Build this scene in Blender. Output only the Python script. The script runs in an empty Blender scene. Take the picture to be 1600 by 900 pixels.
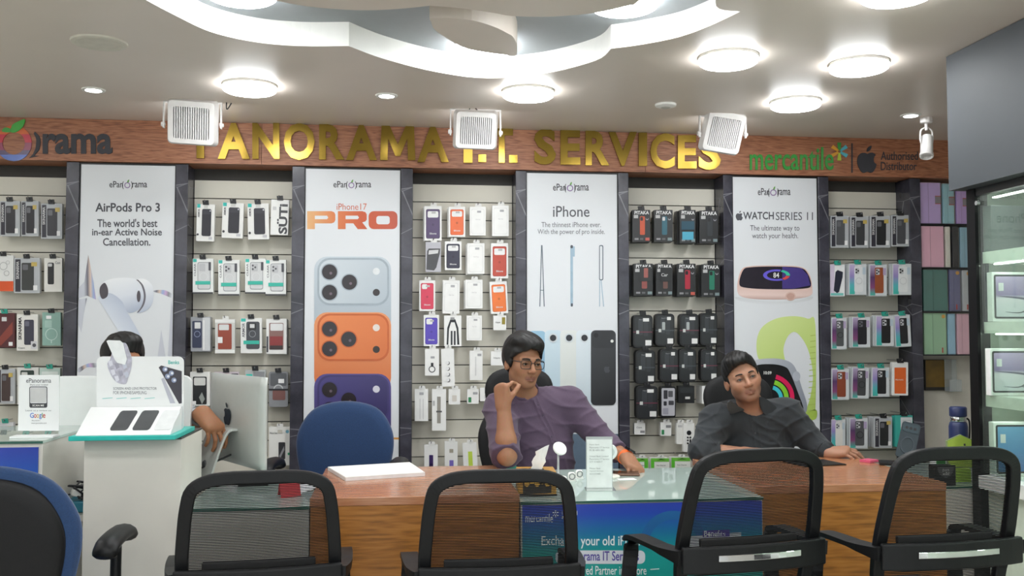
import bpy, bmesh, math, random
import numpy as np
from math import sin, cos, pi, radians, atan
from mathutils import Vector, Matrix, Euler
from mathutils.geometry import tessellate_polygon
random.seed(7); np.random.seed(7)
scn = bpy.context.scene
col = scn.collection

# ---------------------------------------------------------------- camera
FPX, CAM_D, CAM_Z = 1500.0, 5.32, 1.30          # focal length in px of a 1600 px wide frame, metres
YAW, PITCH = radians(6.7), atan(68 / 1500.0)
cd = bpy.data.cameras.new('camera'); cam = bpy.data.objects.new('camera', cd); col.objects.link(cam)
cd.sensor_fit = 'HORIZONTAL'; cd.sensor_width = 36.0; cd.lens = FPX / 1600 * 36.0
cd.clip_start = 0.05; cd.clip_end = 60
cam.location = (0, -CAM_D, CAM_Z)
cam.rotation_euler = (pi / 2 + PITCH, 0, -YAW)
scn.camera = cam

# ---------------------------------------------------------------- world, exposure
wd = bpy.data.worlds.new('world'); scn.world = wd; wd.use_nodes = True
wd.node_tree.nodes['Background'].inputs[0].default_value = (0.9, 0.95, 1.0, 1)
wd.node_tree.nodes['Background'].inputs[1].default_value = 0.8
vs = scn.view_settings
vs.view_transform = 'Standard'; vs.look = 'None'; vs.gamma = 1.0; vs.use_curve_mapping = False
vs.exposure = 1.38
LAMP_E, DOWN_E, FLOOD_E = 14.0, 14.0, 2.0        # emission of panel lamps, downlights, flood lamps
LAMP_RGB = (0.96, 0.985, 1.0)

# ---------------------------------------------------------------- pixel <-> place
_fw = np.array([sin(YAW) * cos(PITCH), cos(YAW) * cos(PITCH), sin(PITCH)])
_rt = np.array([cos(YAW), -sin(YAW), 0.0]); _up = np.cross(_rt, _fw); _cc = np.array([0, -CAM_D, CAM_Z])
def _ray(px, py): return _fw + _rt * (px - 800) / FPX + _up * (450 - py) / FPX
def W(px, py, Y):                                 # point of the vertical plane y = Y seen at a pixel
    r = _ray(px, py); return _cc + r * ((Y - _cc[1]) / r[1])
def H(px, py, z):                                 # point of the level plane z seen at a pixel
    r = _ray(px, py); return _cc + r * ((z - _cc[2]) / r[2])

# ---------------------------------------------------------------- objects and tags
def tag(o, label=None, cat=None, group=None, kind=None):
    if label: o['label'] = label
    if cat: o['category'] = cat
    if group: o['group'] = group
    if kind: o['kind'] = kind
    return o
def empty(name, loc, rz=0.0, label=None, cat=None, group=None):
    o = bpy.data.objects.new(name, None); col.objects.link(o)
    o.location = loc; o.rotation_euler = (0, 0, rz); o.empty_display_size = 0.05
    return tag(o, label, cat, group)
def wmat(o):
    m = Matrix.Identity(4)
    while o is not None:
        m = o.matrix_basis @ m; o = o.parent
    return m
def link_mesh(name, me, mat, parent):
    o = bpy.data.objects.new(name, me); col.objects.link(o)
    if mat is not None and len(me.materials) == 0: me.materials.append(mat)
    if parent is not None: o.parent = parent
    return o
def raw(name, verts, faces, mat, parent=None, smooth=False, bevel=0.0, seg=2, angle=35, world=False, sub=0):
    """one mesh object; with world=True the vertices are given in the room's metres"""
    vs_ = [Vector(v) for v in verts]
    loc = None
    if world:
        if parent is not None:
            mi = wmat(parent).inverted(); vs_ = [mi @ v for v in vs_]
        else:
            xs = [v.x for v in vs_]; ys = [v.y for v in vs_]; zs = [v.z for v in vs_]
            loc = Vector(((min(xs) + max(xs)) / 2, (min(ys) + max(ys)) / 2, min(zs)))
            vs_ = [v - loc for v in vs_]
    me = bpy.data.meshes.new(name); me.from_pydata([tuple(v) for v in vs_], [], [tuple(f) for f in faces])
    bm = bmesh.new(); bm.from_mesh(me); bmesh.ops.recalc_face_normals(bm, faces=bm.faces); bm.to_mesh(me); bm.free()
    if smooth:
        me.polygons.foreach_set('use_smooth', [True] * len(me.polygons))
    o = link_mesh(name, me, mat, parent)
    if loc is not None: o.location = loc
    if bevel > 0:
        b = o.modifiers.new('bevel', 'BEVEL'); b.width = bevel; b.segments = seg; b.limit_method = 'ANGLE'; b.angle_limit = radians(angle)
    if sub:
        s = o.modifiers.new('sub', 'SUBSURF'); s.levels = sub; s.render_levels = sub
    return o
def copy_tree(o, parent=None):
    c = o.copy(); col.objects.link(c); c.parent = parent
    for ch in o.children: copy_tree(ch, c)
    return c

# ---------------------------------------------------------------- shapes: all return (verts, faces)
def S_box(x0, x1, y0, y1, z0, z1):
    v = [(x, y, z) for z in (z0, z1) for y in (y0, y1) for x in (x0, x1)]
    return v, [(0, 1, 3, 2), (4, 6, 7, 5), (0, 4, 5, 1), (2, 3, 7, 6), (0, 2, 6, 4), (1, 5, 7, 3)]
def S_obox(c, size, rot=(0, 0, 0)):
    a, b, d = [s / 2 for s in size]
    v, f = S_box(-a, a, -b, b, -d, d); m = Euler(rot).to_matrix(); c = Vector(c)
    return [tuple(m @ Vector(p) + c) for p in v], f
def S_join(*ss):
    V, Fa = [], []
    for v, f in ss:
        n = len(V); V += list(v); Fa += [tuple(i + n for i in q) for q in f]
    return V, Fa
def S_lathe(prof, n=24, c=(0, 0, 0), axis='z'):
    V, Fa = [], []
    for r, z in prof:
        for k in range(n):
            a = 2 * pi * k / n; x, y = r * cos(a), r * sin(a)
            p = {'z': (x, y, z), 'y': (x, z, y), 'x': (z, x, y)}[axis]
            V.append((p[0] + c[0], p[1] + c[1], p[2] + c[2]))
    m = len(prof)
    for i in range(m - 1):
        for k in range(n):
            Fa.append((i * n + k, i * n + (k + 1) % n, (i + 1) * n + (k + 1) % n, (i + 1) * n + k))
    if prof[0][0] > 1e-6: Fa.append(tuple(range(n)))
    if prof[-1][0] > 1e-6: Fa.append(tuple((m - 1) * n + k for k in range(n)))
    return V, Fa
def S_disc(c, r, h, n=32): return S_lathe([(r, 0), (r, h)], n, c)
def S_tube(path, rad, n=8, closed=False, flat=1.0, up=(0, 0, 1)):
    """swept ring along a path; rad may be a list; flat squeezes the section along the second axis"""
    P = [Vector(p) for p in path]; m = len(P)
    R = list(rad) if isinstance(rad, (list, tuple)) else [rad] * m
    V, Fa = [], []; prev = None
    for i in range(m):
        if closed: t = P[(i + 1) % m] - P[i - 1]
        else: t = P[min(i + 1, m - 1)] - P[max(i - 1, 0)]
        t.normalize()
        if prev is None:
            u = Vector(up)
            if abs(u.dot(t)) > 0.95: u = Vector((1, 0, 0)) if abs(t.x) < .9 else Vector((0, 1, 0))
        else: u = prev
        a = (u - t * u.dot(t)).normalized(); b = t.cross(a); prev = a
        for k in range(n):
            q = 2 * pi * k / n
            V.append(tuple(P[i] + a * (R[i] * cos(q)) + b * (R[i] * flat * sin(q))))
    for i in range(m if closed else m - 1):
        j = (i + 1) % m
        for k in range(n):
            Fa.append((i * n + k, i * n + (k + 1) % n, j * n + (k + 1) % n, j * n + k))
    if not closed:
        Fa.append(tuple(range(n))); Fa.append(tuple((m - 1) * n + k for k in range(n)))
    return V, Fa
def S_bar(path, w, t, closed=False, up=(0, 0, 1)):
    """flat rectangular bar swept along a path: w across (perpendicular to up), t along up"""
    P = [Vector(p) for p in path]; m = len(P); V, Fa = [], []
    wl = list(w) if isinstance(w, (list, tuple)) else [w] * m
    tl = list(t) if isinstance(t, (list, tuple)) else [t] * m
    for i in range(m):
        d = (P[(i + 1) % m] - P[i - 1]) if closed else (P[min(i + 1, m - 1)] - P[max(i - 1, 0)])
        d.normalize(); u = Vector(up); s = d.cross(u)
        if s.length < 1e-4: s = Vector((1, 0, 0))
        s.normalize(); u2 = s.cross(d).normalized()
        for sx, su in ((-1, -1), (1, -1), (1, 1), (-1, 1)):
            V.append(tuple(P[i] + s * (sx * wl[i] / 2) + u2 * (su * tl[i] / 2)))
    for i in range(m if closed else m - 1):
        j = (i + 1) % m
        for k in range(4): Fa.append((i * 4 + k, i * 4 + (k + 1) % 4, j * 4 + (k + 1) % 4, j * 4 + k))
    if not closed: Fa += [(0, 1, 2, 3), tuple((m - 1) * 4 + k for k in range(4))]
    return V, Fa
def S_prism(loops, d0, d1, place):
    """polygon with optional holes (2-d loops, first the outline) from depth d0 to d1; place(u, v, d) -> point"""
    V, Fa = [], []; flat = [p for lp in loops for p in lp]; n = len(flat)
    tris = tessellate_polygon([[Vector((p[0], p[1], 0)) for p in lp] for lp in loops])
    V = [place(p[0], p[1], d0) for p in flat]
    if abs(d1 - d0) < 1e-9: return V, [tuple(t) for t in tris]
    V += [place(p[0], p[1], d1) for p in flat]
    Fa = [tuple(t) for t in tris] + [tuple(n + i for i in reversed(t)) for t in tris]
    o = 0
    for lp in loops:
        m = len(lp)
        for k in range(m): Fa.append((o + k, o + (k + 1) % m, n + o + (k + 1) % m, n + o + k))
        o += m
    return V, Fa
def rrect(x0, y0, x1, y1, r, n=5):
    if x1 < x0: x0, x1 = x1, x0
    if y1 < y0: y0, y1 = y1, y0
    r = min(r, (x1 - x0) / 2.001, (y1 - y0) / 2.001); out = []
    for cx, cy, a0 in ((x1 - r, y1 - r, 0), (x0 + r, y1 - r, pi / 2), (x0 + r, y0 + r, pi), (x1 - r, y0 + r, 1.5 * pi)):
        for k in range(n + 1):
            a = a0 + pi / 2 * k / n; out.append((cx + r * cos(a), cy + r * sin(a)))
    return out
def circ(cx, cy, rx, ry=None, n=24, a0=0, a1=2 * pi):
    ry = rx if ry is None else ry
    full = abs(a1 - a0 - 2 * pi) < 1e-6
    return [(cx + rx * cos(a0 + (a1 - a0) * k / (n if full else n - 1)), cy + ry * sin(a0 + (a1 - a0) * k / (n if full else n - 1))) for k in range(n)]
def spline(pts, n=6, closed=True):
    """Catmull-Rom through 2-d or 3-d points"""
    P = [np.array(p, float) for p in pts]; m = len(P); out = []
    for i in range(m if closed else m - 1):
        p0 = P[i - 1] if (closed or i > 0) else P[0]; p1 = P[i]; p2 = P[(i + 1) % m]
        p3 = P[(i + 2) % m] if (closed or i + 2 < m) else P[-1]
        for k in range(n):
            t = k / n
            out.append(tuple(0.5 * (2 * p1 + (p2 - p0) * t + (2 * p0 - 5 * p1 + 4 * p2 - p3) * t * t + (3 * p1 - p0 - 3 * p2 + p3) * t ** 3)))
    if not closed: out.append(tuple(P[-1]))
    return out

# ---------------------------------------------------------------- materials
def lin(h):
    h = h.lstrip('#'); c = [int(h[i:i + 2], 16) / 255 for i in (0, 2, 4)]
    return tuple(x / 12.92 if x <= .04045 else ((x + .055) / 1.055) ** 2.4 for x in c) + (1.0,)
_mats = {}
def mat(hexc, rough=.5, metal=0.0, noise=0.06, scale=25.0, bump=0.0, spec=.5, emit=0.0, sheen=0.0, coat=0.0, stretch=(1, 1, 1), name=None):
    key = (hexc, rough, metal, noise, scale, bump, spec, emit, sheen, coat, stretch)
    if key in _mats: return _mats[key]
    m = bpy.data.materials.new(name or 'm_' + hexc.lstrip('#')); m.use_nodes = True; _mats[key] = m
    nt = m.node_tree; b = nt.nodes['Principled BSDF']; c = lin(hexc)
    b.inputs['Roughness'].default_value = rough; b.inputs['Metallic'].default_value = metal
    b.inputs['Specular IOR Level'].default_value = spec
    if sheen: b.inputs['Sheen Weight'].default_value = sheen
    if coat: b.inputs['Coat Weight'].default_value = coat; b.inputs['Coat Roughness'].default_value = .05
    tc = nt.nodes.new('ShaderNodeTexCoord'); mp = nt.nodes.new('ShaderNodeMapping'); nz = nt.nodes.new('ShaderNodeTexNoise')
    mp.inputs['Scale'].default_value = stretch
    nt.links.new(tc.outputs['Object'], mp.inputs[0]); nt.links.new(mp.outputs[0], nz.inputs['Vector'])
    nz.inputs['Scale'].default_value = scale; nz.inputs['Detail'].default_value = 4
    rp = nt.nodes.new('ShaderNodeValToRGB'); nt.links.new(nz.outputs['Fac'], rp.inputs[0])
    rp.color_ramp.elements[0].position = .3; rp.color_ramp.elements[1].position = .7
    rp.color_ramp.elements[0].color = tuple(x * (1 - noise) for x in c[:3]) + (1,)
    rp.color_ramp.elements[1].color = tuple(min(1, x * (1 + noise)) for x in c[:3]) + (1,)
    nt.links.new(rp.outputs[0], b.inputs['Base Color'])
    if bump:
        bp = nt.nodes.new('ShaderNodeBump'); bp.inputs['Strength'].default_value = bump; bp.inputs['Distance'].default_value = .002
        nt.links.new(nz.outputs['Fac'], bp.inputs['Height']); nt.links.new(bp.outputs[0], b.inputs['Normal'])
    if emit:
        b.inputs['Emission Color'].default_value = c; b.inputs['Emission Strength'].default_value = emit
    return m
def mat_emit(name, rgb, strength):
    m = bpy.data.materials.new(name); m.use_nodes = True; nt = m.node_tree; nt.nodes.clear()
    e = nt.nodes.new('ShaderNodeEmission'); o = nt.nodes.new('ShaderNodeOutputMaterial')
    e.inputs[0].default_value = tuple(rgb) + (1,); e.inputs[1].default_value = strength
    nt.links.new(e.outputs[0], o.inputs[0]); return m
def mat_grad(name, stops, axis='Z', lo=0.0, hi=1.0, rough=.4, dirv=None):
    """a printed colour gradient along an object axis, from lo to hi in the object's metres"""
    m = bpy.data.materials.new(name); m.use_nodes = True; nt = m.node_tree; b = nt.nodes['Principled BSDF']
    tc = nt.nodes.new('ShaderNodeTexCoord'); d = nt.nodes.new('ShaderNodeVectorMath'); d.operation = 'DOT_PRODUCT'
    d.inputs[1].default_value = dirv or {'X': (1, 0, 0), 'Y': (0, 1, 0), 'Z': (0, 0, 1)}[axis]
    mr = nt.nodes.new('ShaderNodeMapRange'); mr.inputs[1].default_value = lo; mr.inputs[2].default_value = hi
    rp = nt.nodes.new('ShaderNodeValToRGB'); el = rp.color_ramp.elements
    while len(el) < len(stops): el.new(.5)
    for e, (p, h) in zip(el, stops): e.position = p; e.color = lin(h)
    nt.links.new(tc.outputs['Object'], d.inputs[0]); nt.links.new(d.outputs['Value'], mr.inputs[0])
    nt.links.new(mr.outputs[0], rp.inputs[0]); nt.links.new(rp.outputs[0], b.inputs['Base Color'])
    b.inputs['Roughness'].default_value = rough
    return m
def mat_glass(name, tint, refl=1.0, fade=0.0, rough=0.0):
    """thin clear sheet: clear with a surface reflection, and a little milky tint"""
    m = bpy.data.materials.new(name); m.use_nodes = True; nt = m.node_tree; nt.nodes.clear()
    o = nt.nodes.new('ShaderNodeOutputMaterial'); t = nt.nodes.new('ShaderNodeBsdfTransparent'); g = nt.nodes.new('ShaderNodeBsdfGlossy')
    df = nt.nodes.new('ShaderNodeBsdfDiffuse'); lw = nt.nodes.new('ShaderNodeLayerWeight'); lw.inputs[0].default_value = .5; pw = nt.nodes.new('ShaderNodeMath'); pw.operation = 'POWER'; pw.inputs[1].default_value = 4.0; fr = nt.nodes.new('ShaderNodeMath'); fr.operation = 'MULTIPLY_ADD'; fr.inputs[1].default_value = .85; fr.inputs[2].default_value = .04; nt.links.new(lw.outputs['Facing'], pw.inputs[0]); nt.links.new(pw.outputs[0], fr.inputs[0])
    t.inputs[0].default_value = lin(tint); g.inputs['Roughness'].default_value = rough; df.inputs[0].default_value = lin(tint)
    mx = nt.nodes.new('ShaderNodeMixShader'); mx.inputs[0].default_value = fade
    nt.links.new(t.outputs[0], mx.inputs[1]); nt.links.new(df.outputs[0], mx.inputs[2])
    m2 = nt.nodes.new('ShaderNodeMixShader'); mu = nt.nodes.new('ShaderNodeMath'); mu.operation = 'MULTIPLY'; mu.inputs[1].default_value = refl
    nt.links.new(fr.outputs[0], mu.inputs[0]); nt.links.new(mu.outputs[0], m2.inputs[0])
    nt.links.new(mx.outputs[0], m2.inputs[1]); nt.links.new(g.outputs[0], m2.inputs[2]); nt.links.new(m2.outputs[0], o.inputs[0])
    return m
def mat_wood(name, dark, mid, light, rough=.35, scale=1.0, coat=0.0, axis='X', contrast=.12):
    m = bpy.data.materials.new(name); m.use_nodes = True; nt = m.node_tree; b = nt.nodes['Principled BSDF']; L = nt.links.new
    tc = nt.nodes.new('ShaderNodeTexCoord'); mp = nt.nodes.new('ShaderNodeMapping')
    mp.inputs['Scale'].default_value = (1.2 * scale, 10 * scale, 14 * scale) if axis == 'X' else (14 * scale, 10 * scale, 1.2 * scale)
    L(tc.outputs['Object'], mp.inputs[0])
    n1 = nt.nodes.new('ShaderNodeTexNoise'); n1.inputs['Scale'].default_value = 1.3; n1.inputs['Detail'].default_value = 3; n1.inputs['Distortion'].default_value = .6
    L(mp.outputs[0], n1.inputs['Vector'])
    mu = nt.nodes.new('ShaderNodeMath'); mu.operation = 'MULTIPLY'; mu.inputs[1].default_value = 46; L(n1.outputs['Fac'], mu.inputs[0])
    sn = nt.nodes.new('ShaderNodeMath'); sn.operation = 'SINE'; L(mu.outputs[0], sn.inputs[0])
    n2 = nt.nodes.new('ShaderNodeTexNoise'); n2.inputs['Scale'].default_value = 9; n2.inputs['Detail'].default_value = 6; L(mp.outputs[0], n2.inputs['Vector'])
    ad = nt.nodes.new('ShaderNodeMath'); ad.operation = 'MULTIPLY_ADD'; ad.inputs[1].default_value = contrast; L(sn.outputs[0], ad.inputs[0]); L(n2.outputs['Fac'], ad.inputs[2])
    rp = nt.nodes.new('ShaderNodeValToRGB'); el = rp.color_ramp.elements; el.new(.5)
    for e, (p, h) in zip(el, ((.25, dark), (.5, mid), (.75, light))): e.position = p; e.color = lin(h)
    L(ad.outputs[0], rp.inputs[0]); L(rp.outputs[0], b.inputs['Base Color'])
    b.inputs['Roughness'].default_value = rough
    if coat: b.inputs['Coat Weight'].default_value = coat; b.inputs['Coat Roughness'].default_value = .12
    return m
def mat_marble(name):
    m = bpy.data.materials.new(name); m.use_nodes = True; nt = m.node_tree; b = nt.nodes['Principled BSDF']; L = nt.links.new
    tc = nt.nodes.new('ShaderNodeTexCoord'); mp = nt.nodes.new('ShaderNodeMapping'); mp.inputs['Rotation'].default_value = (0, .7, .2); mp.inputs['Scale'].default_value = (1, 1, 2.4)
    L(tc.outputs['Object'], mp.inputs[0])
    nz = nt.nodes.new('ShaderNodeTexNoise'); nz.inputs['Scale'].default_value = 9; nz.inputs['Detail'].default_value = 6; L(tc.outputs['Object'], nz.inputs['Vector'])
    vo = nt.nodes.new('ShaderNodeTexVoronoi'); vo.feature = 'DISTANCE_TO_EDGE'; vo.inputs['Scale'].default_value = 1.7; L(mp.outputs[0], vo.inputs['Vector'])
    r1 = nt.nodes.new('ShaderNodeValToRGB'); r1.color_ramp.elements[0].color = lin('#302f38'); r1.color_ramp.elements[1].color = lin('#4c4b56')
    r1.color_ramp.elements[0].position = .35; r1.color_ramp.elements[1].position = .7; L(nz.outputs['Fac'], r1.inputs[0])
    r2 = nt.nodes.new('ShaderNodeValToRGB'); r2.color_ramp.elements[0].position = .0; r2.color_ramp.elements[1].position = .006
    r2.color_ramp.elements[0].color = (.4, .4, .4, 1); r2.color_ramp.elements[1].color = (0, 0, 0, 1); L(vo.outputs['Distance'], r2.inputs[0])
    mx = nt.nodes.new('ShaderNodeMixRGB'); mx.inputs[2].default_value = lin('#b9b9c0'); L(r2.outputs[0], mx.inputs[0]); L(r1.outputs[0], mx.inputs[1])
    L(mx.outputs[0], b.inputs['Base Color']); b.inputs['Roughness'].default_value = .24
    return m

# ---------------------------------------------------------------- lettering
_tcache = {}
def text_mesh(body, bold=0.0, extrude=0.0, bevel=0.0, space=1.0):
    key = (body, bold, extrude, bevel, space)
    if key in _tcache: return _tcache[key]
    cu = bpy.data.curves.new('t', 'FONT'); cu.body = body; cu.size = 1; cu.offset = bold; cu.extrude = extrude; cu.resolution_u = 3
    cu.space_character = space; cu.align_x = 'CENTER'; cu.space_line = .95
    o = bpy.data.objects.new('t', cu); me = o.to_mesh()
    v = [tuple(p.co) for p in me.vertices]; f = [tuple(p.vertices) for p in me.polygons]
    o.to_mesh_clear(); bpy.data.objects.remove(o); bpy.data.curves.remove(cu)
    _tcache[key] = (v, f); return v, f
def S_text(body, place, u0, v0, u1, v1, bold=0.0, rot=0, depth=0.0, space=1.0):
    """lettering fitted in the box (u0 left, v0 bottom)-(u1 right, v1 top); place(u, v, d) -> point"""
    v, f = text_mesh(body, bold, .5 if depth else 0.0, 0, space)
    v = [((-p[1], p[0], p[2]) if rot == 90 else ((p[1], -p[0], p[2]) if rot == -90 else p)) for p in v]
    xs = [p[0] for p in v]; ys = [p[1] for p in v]
    ax, bx, ay, by = min(xs), max(xs), min(ys), max(ys)
    out = [place(u0 + (p[0] - ax) / (bx - ax) * (u1 - u0), v0 + (p[1] - ay) / (by - ay) * (v1 - v0), (p[2] + .5) * depth if depth else 0) for p in v]
    return out, f
def pix_place(Y, lift=0.0):                        # pixel coordinates on a wall plane; d comes out of the wall
    def f(u, v, d):
        p = W(u, v, Y); return (p[0], Y - lift - d, p[2])
    return f
def ptext(body, x0, y0, x1, y1, Y, m, parent, lift=.0012, bold=0.0, rot=0, depth=0.0, name='lettering', space=1.0):
    v, f = S_text(body, pix_place(Y, lift), x0, y1, x1, y0, bold, rot, depth, space)
    return raw(name, v, f, m, parent, world=True)
def pshape(loops, Y, m, parent, lift=.001, depth=0.0, name='print'):
    v, f = S_prism(loops if isinstance(loops[0][0], (tuple, list)) else [loops], 0, depth, pix_place(Y, lift))
    return raw(name, v, f, m, parent, world=True)

WHITE = mat('#f2f2ee', .55, noise=.02); INK = mat('#3c3c42', .6); BLACK = mat('#131315', .45, spec=.4); BLACKP = mat('#121214', .5, noise=.1, scale=300, bump=.15, spec=.3)
# ================================================================ the room
CEIL = 2.40
M_CEIL = mat('#d9cec3', .42, noise=.015, scale=3); M_WALL = mat('#d8d6cf', .7, noise=.02, scale=5)
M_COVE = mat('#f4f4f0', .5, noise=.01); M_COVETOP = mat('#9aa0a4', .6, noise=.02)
M_FLOOR = mat('#b9b6ae', .25, noise=.05, scale=4)
XL, XR, YB = -3.0, 3.5, -8.2
def structure(o, label, cat=None): return tag(o, label, cat, kind='structure')
structure(raw('floor', *S_box(XL, XR, YB, .12, -.05, 0), M_FLOOR, world=True), 'pale polished floor tiles of the shop')
structure(raw('wall_left', *S_box(XL - .1, XL, YB, .12, 0, CEIL + .2), M_WALL, world=True), 'plain pale left wall of the shop')
structure(raw('wall_right', *S_box(XR, XR + .1, YB, .12, 0, CEIL + .2), M_WALL, world=True), 'plain pale right wall of the shop')
wf = structure(raw('wall_front', *S_join(S_box(XL, XR, YB - .1, YB, 0, .12), S_box(XL, XR, YB - .1, YB, 2.3, CEIL + .2)), M_WALL, world=True), 'sill and lintel of the added unseen shop front behind the viewer')
win = structure(empty('added_window_1', (.25, YB, .12), label='tall unseen shop front window added to let daylight in behind the viewer'), None)  # unseen glazed front, added so sky light reaches the room from the camera side
for k in range(5): raw('mullion', *S_box(XL + k * 1.6 + (0 if k else .001), XL + k * 1.6 + .06, YB - .07, YB - .01, .121, 2.299), mat('#8a8d90', .35, .6), win, world=True)
for k in range(4): raw('pane', *S_box(XL + k * 1.6 + .061, XL + k * 1.6 + 1.599 - (.0 if k < 3 else .0), YB - .045, YB - .037, .121, 2.299), mat_glass('added_front_glass', '#fbfdfc'), win, world=True)

def hp(pts, z=CEIL): return [tuple(H(x, y, z)[:2]) for x, y in pts]
seg_a = spline(hp([(228, 0), (270, 22), (330, 50), (400, 66), (470, 72), (545, 72)]), 5, False)
seg_b = spline(hp([(545, 72), (600, 92), (680, 112), (760, 122), (850, 115), (930, 95), (955, 76)]), 5, False)
seg_c = spline(hp([(955, 76), (1000, 70), (1060, 58), (1110, 40), (1157, 18)]), 5, False)
seg_d = spline([seg_c[-1], (1.06, -2.22), (1.0, -2.5), (1.02, -2.8), (.8, -3.15), (.3, -3.3), (-.3, -3.25), (-.75, -2.95), (-.93, -2.5), seg_a[0]], 5, False)
cove = seg_a + seg_b[1:] + seg_c[1:] + seg_d[1:-1]
RD = .095                                           # depth of the recess
plan = lambda u, v, d: (u, v, d)
v, f = S_prism([[(XL, YB), (XR, YB), (XR, .12), (XL, .12)], cove[::-1]], CEIL, CEIL, plan)
ceiling = structure(raw('ceiling', v, f, M_CEIL, world=True), 'glossy warm grey ceiling with a curved recess')
n = len(cove)
v = [(x, y, CEIL) for x, y in cove] + [(x, y, CEIL + RD + .02) for x, y in cove]
raw('recess_edge', v, [(i, (i + 1) % n, n + (i + 1) % n, n + i) for i in range(n)], M_COVE, ceiling, world=True)
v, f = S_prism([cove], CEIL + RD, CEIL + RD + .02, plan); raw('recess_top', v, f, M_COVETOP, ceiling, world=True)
isl = spline(hp([(427, 0), (480, 10), (557, 16), (622, 14), (671, 9)]), 4, False)[:-1] + spline(hp([(671, 9), (720, 13), (770, 20), (800, 25), (860, 26), (930, 20), (985, 8)]), 4, False)
isl += [(.78, -2.2), (.85, -2.6), (.5, -2.95), (-.1, -3.0), (-.5, -2.75), (-.62, -2.35)]
v, f = S_prism([isl], CEIL, CEIL + RD, plan); raw('dropped_panel', v, f, M_CEIL, ceiling, world=True)
leaf = spline(hp([(671, 28), (674, 36), (682, 49), (721, 73), (754, 81), (791, 86)]), 3, False)[:-1] + spline(hp([(791, 86), (806, 87), (808, 71.5), (802, 58), (793, 52), (770, 41), (737, 31.5), (705, 28)]), 3, False)
v, f = S_prism([leaf], CEIL, CEIL + RD, plan); raw('dropped_leaf', v, f, M_CEIL, ceiling, world=True)

# ---- back wall: slatwall bays between marble pillars
M_SLAT = mat('#d9d5c8', .5, noise=.025, scale=6); M_GROOVE = mat('#3c3a37', .7); M_MARBLE = mat_marble('black_marble')
wall_back = structure(raw('wall_back', *S_box(XL, XR, .014, .12, 0, CEIL + .2), M_GROOVE, world=True), 'back wall of slatwall bays behind the counters')
PX = [(-1.714, -1.650), (-1.166, -1.104), (-.568, -.504), (.007, .069), (.628, .685), (1.199, 1.257), (1.799, 1.851), (2.355, 2.416), (2.904, 2.967)]
PY = -.15
nth = ['first', 'second', 'third', 'fourth', 'fifth', 'sixth', 'seventh', 'eighth', 'ninth']
for i, (a, b) in enumerate(PX):
    o = raw('pillar', *S_box(a, b, PY, .013, 0, 2.178), M_MARBLE, world=True, bevel=.002)
    structure(o, 'black veined marble pillar, %s from the left' % nth[i])
BAYS = {'A': (XL, -1.716), 'B': (-1.102, -.570), 'C': (.071, .626), 'D': (1.259, 1.797), 'E': (2.418, 2.902)}
z_g = W(720, 289, 0)[2]                             # height of one groove
slat_cache = {}
for k, (a, b) in BAYS.items():
    for j in range(-2, 19):
        zt = z_g + .1004 * 1 - j * .1004
        if zt > 2.2: continue
        z1 = min(zt, 2.178); z0 = zt - .1004 + .0055
        raw('slat', *S_box(a + .001, b - .001, 0, .0135, z0, z1), M_SLAT, wall_back, world=True)
# shelf bay on the far right
M_NICHE = mat('#cfcabf', .6, noise=.02)
raw('niche_back', *S_box(2.969, XR - .01, 0, .0135, 0, 2.178), M_NICHE, wall_back, world=True)

# ---- wooden fascia with seams
M_FASC = mat_wood('fascia_wood', '#7c4e38', '#a36a4c', '#b27c5c', .45, 1.5)
fasc = structure(empty('trim_1', (0, -.17, 2.18), label='reddish brown wood fascia under the ceiling'), None)
cuts = [XL, float(W(409, 220, -.17)[0]), float(W(1008, 230, -.17)[0]), XR - .002]
for a, b in zip(cuts, cuts[1:]):
    raw('board', *S_box(a + .001, b - .001, -.17, .013, 2.18, CEIL - .001), M_FASC, fasc, world=True)
FY = -.1705
# gold letters
M_GOLD = mat('#8f7634', .2, 1.0, noise=.05, scale=8)
sign = empty('sign', W(716, 255, FY), label='raised gold letters reading PANORAMA I.T. SERVICES on the wood fascia', cat='sign')
gold = [('P', 308, 192, 343, 248), ('A', 341, 193, 391, 249), ('N', 395, 193, 437, 249), ('O', 444, 193, 492, 251), ('R', 499, 195, 538, 250), ('A', 541, 196, 589, 251), ('M', 594, 197, 649, 251), ('A', 652, 198, 701, 254),
        ('I', 724, 200, 738, 255), ('.', 747, 242, 759, 254), ('T', 766, 201, 801, 255), ('.', 795, 243, 808, 255), ('S', 834, 202, 868, 258), ('E', 875, 204, 906, 258), ('R', 914, 205, 951, 259), ('V', 950, 207, 994, 260), ('I', 997, 208, 1010, 260), ('C', 1015, 209, 1053, 264), ('E', 1058, 212, 1087, 264), ('S', 1090, 213, 1125, 266)]
for ch, x0, y0, x1, y1 in gold:
    if ch == '.': v, f = S_prism([[(x0, y1), (x1, y1), (x1, y0), (x0, y0)]], .001, .016, pix_place(FY))
    elif ch == 'I': v, f = S_prism([[(x0, y1), (x1, y1), (x1, y0), (x0, y0)]], .001, .016, pix_place(FY))
    elif ch == 'M': v, f = S_prism([[(x0 + a * (x1 - x0), y1 - b * (y1 - y0)) for a, b in ((0, 0), (.04, 1), (.27, 1), (.5, .45), (.73, 1), (.96, 1), (1, 0), (.79, 0), (.77, .62), (.57, .12), (.43, .12), (.23, .62), (.21, 0))]], .001, .016, pix_place(FY))
    else: v, f = S_text(ch, pix_place(FY, .001), x0, y1, x1, y0, bold=.012 if ch == 'M' else .036, depth=.015)
    raw('letter', v, f, M_GOLD, sign, world=True)
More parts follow.
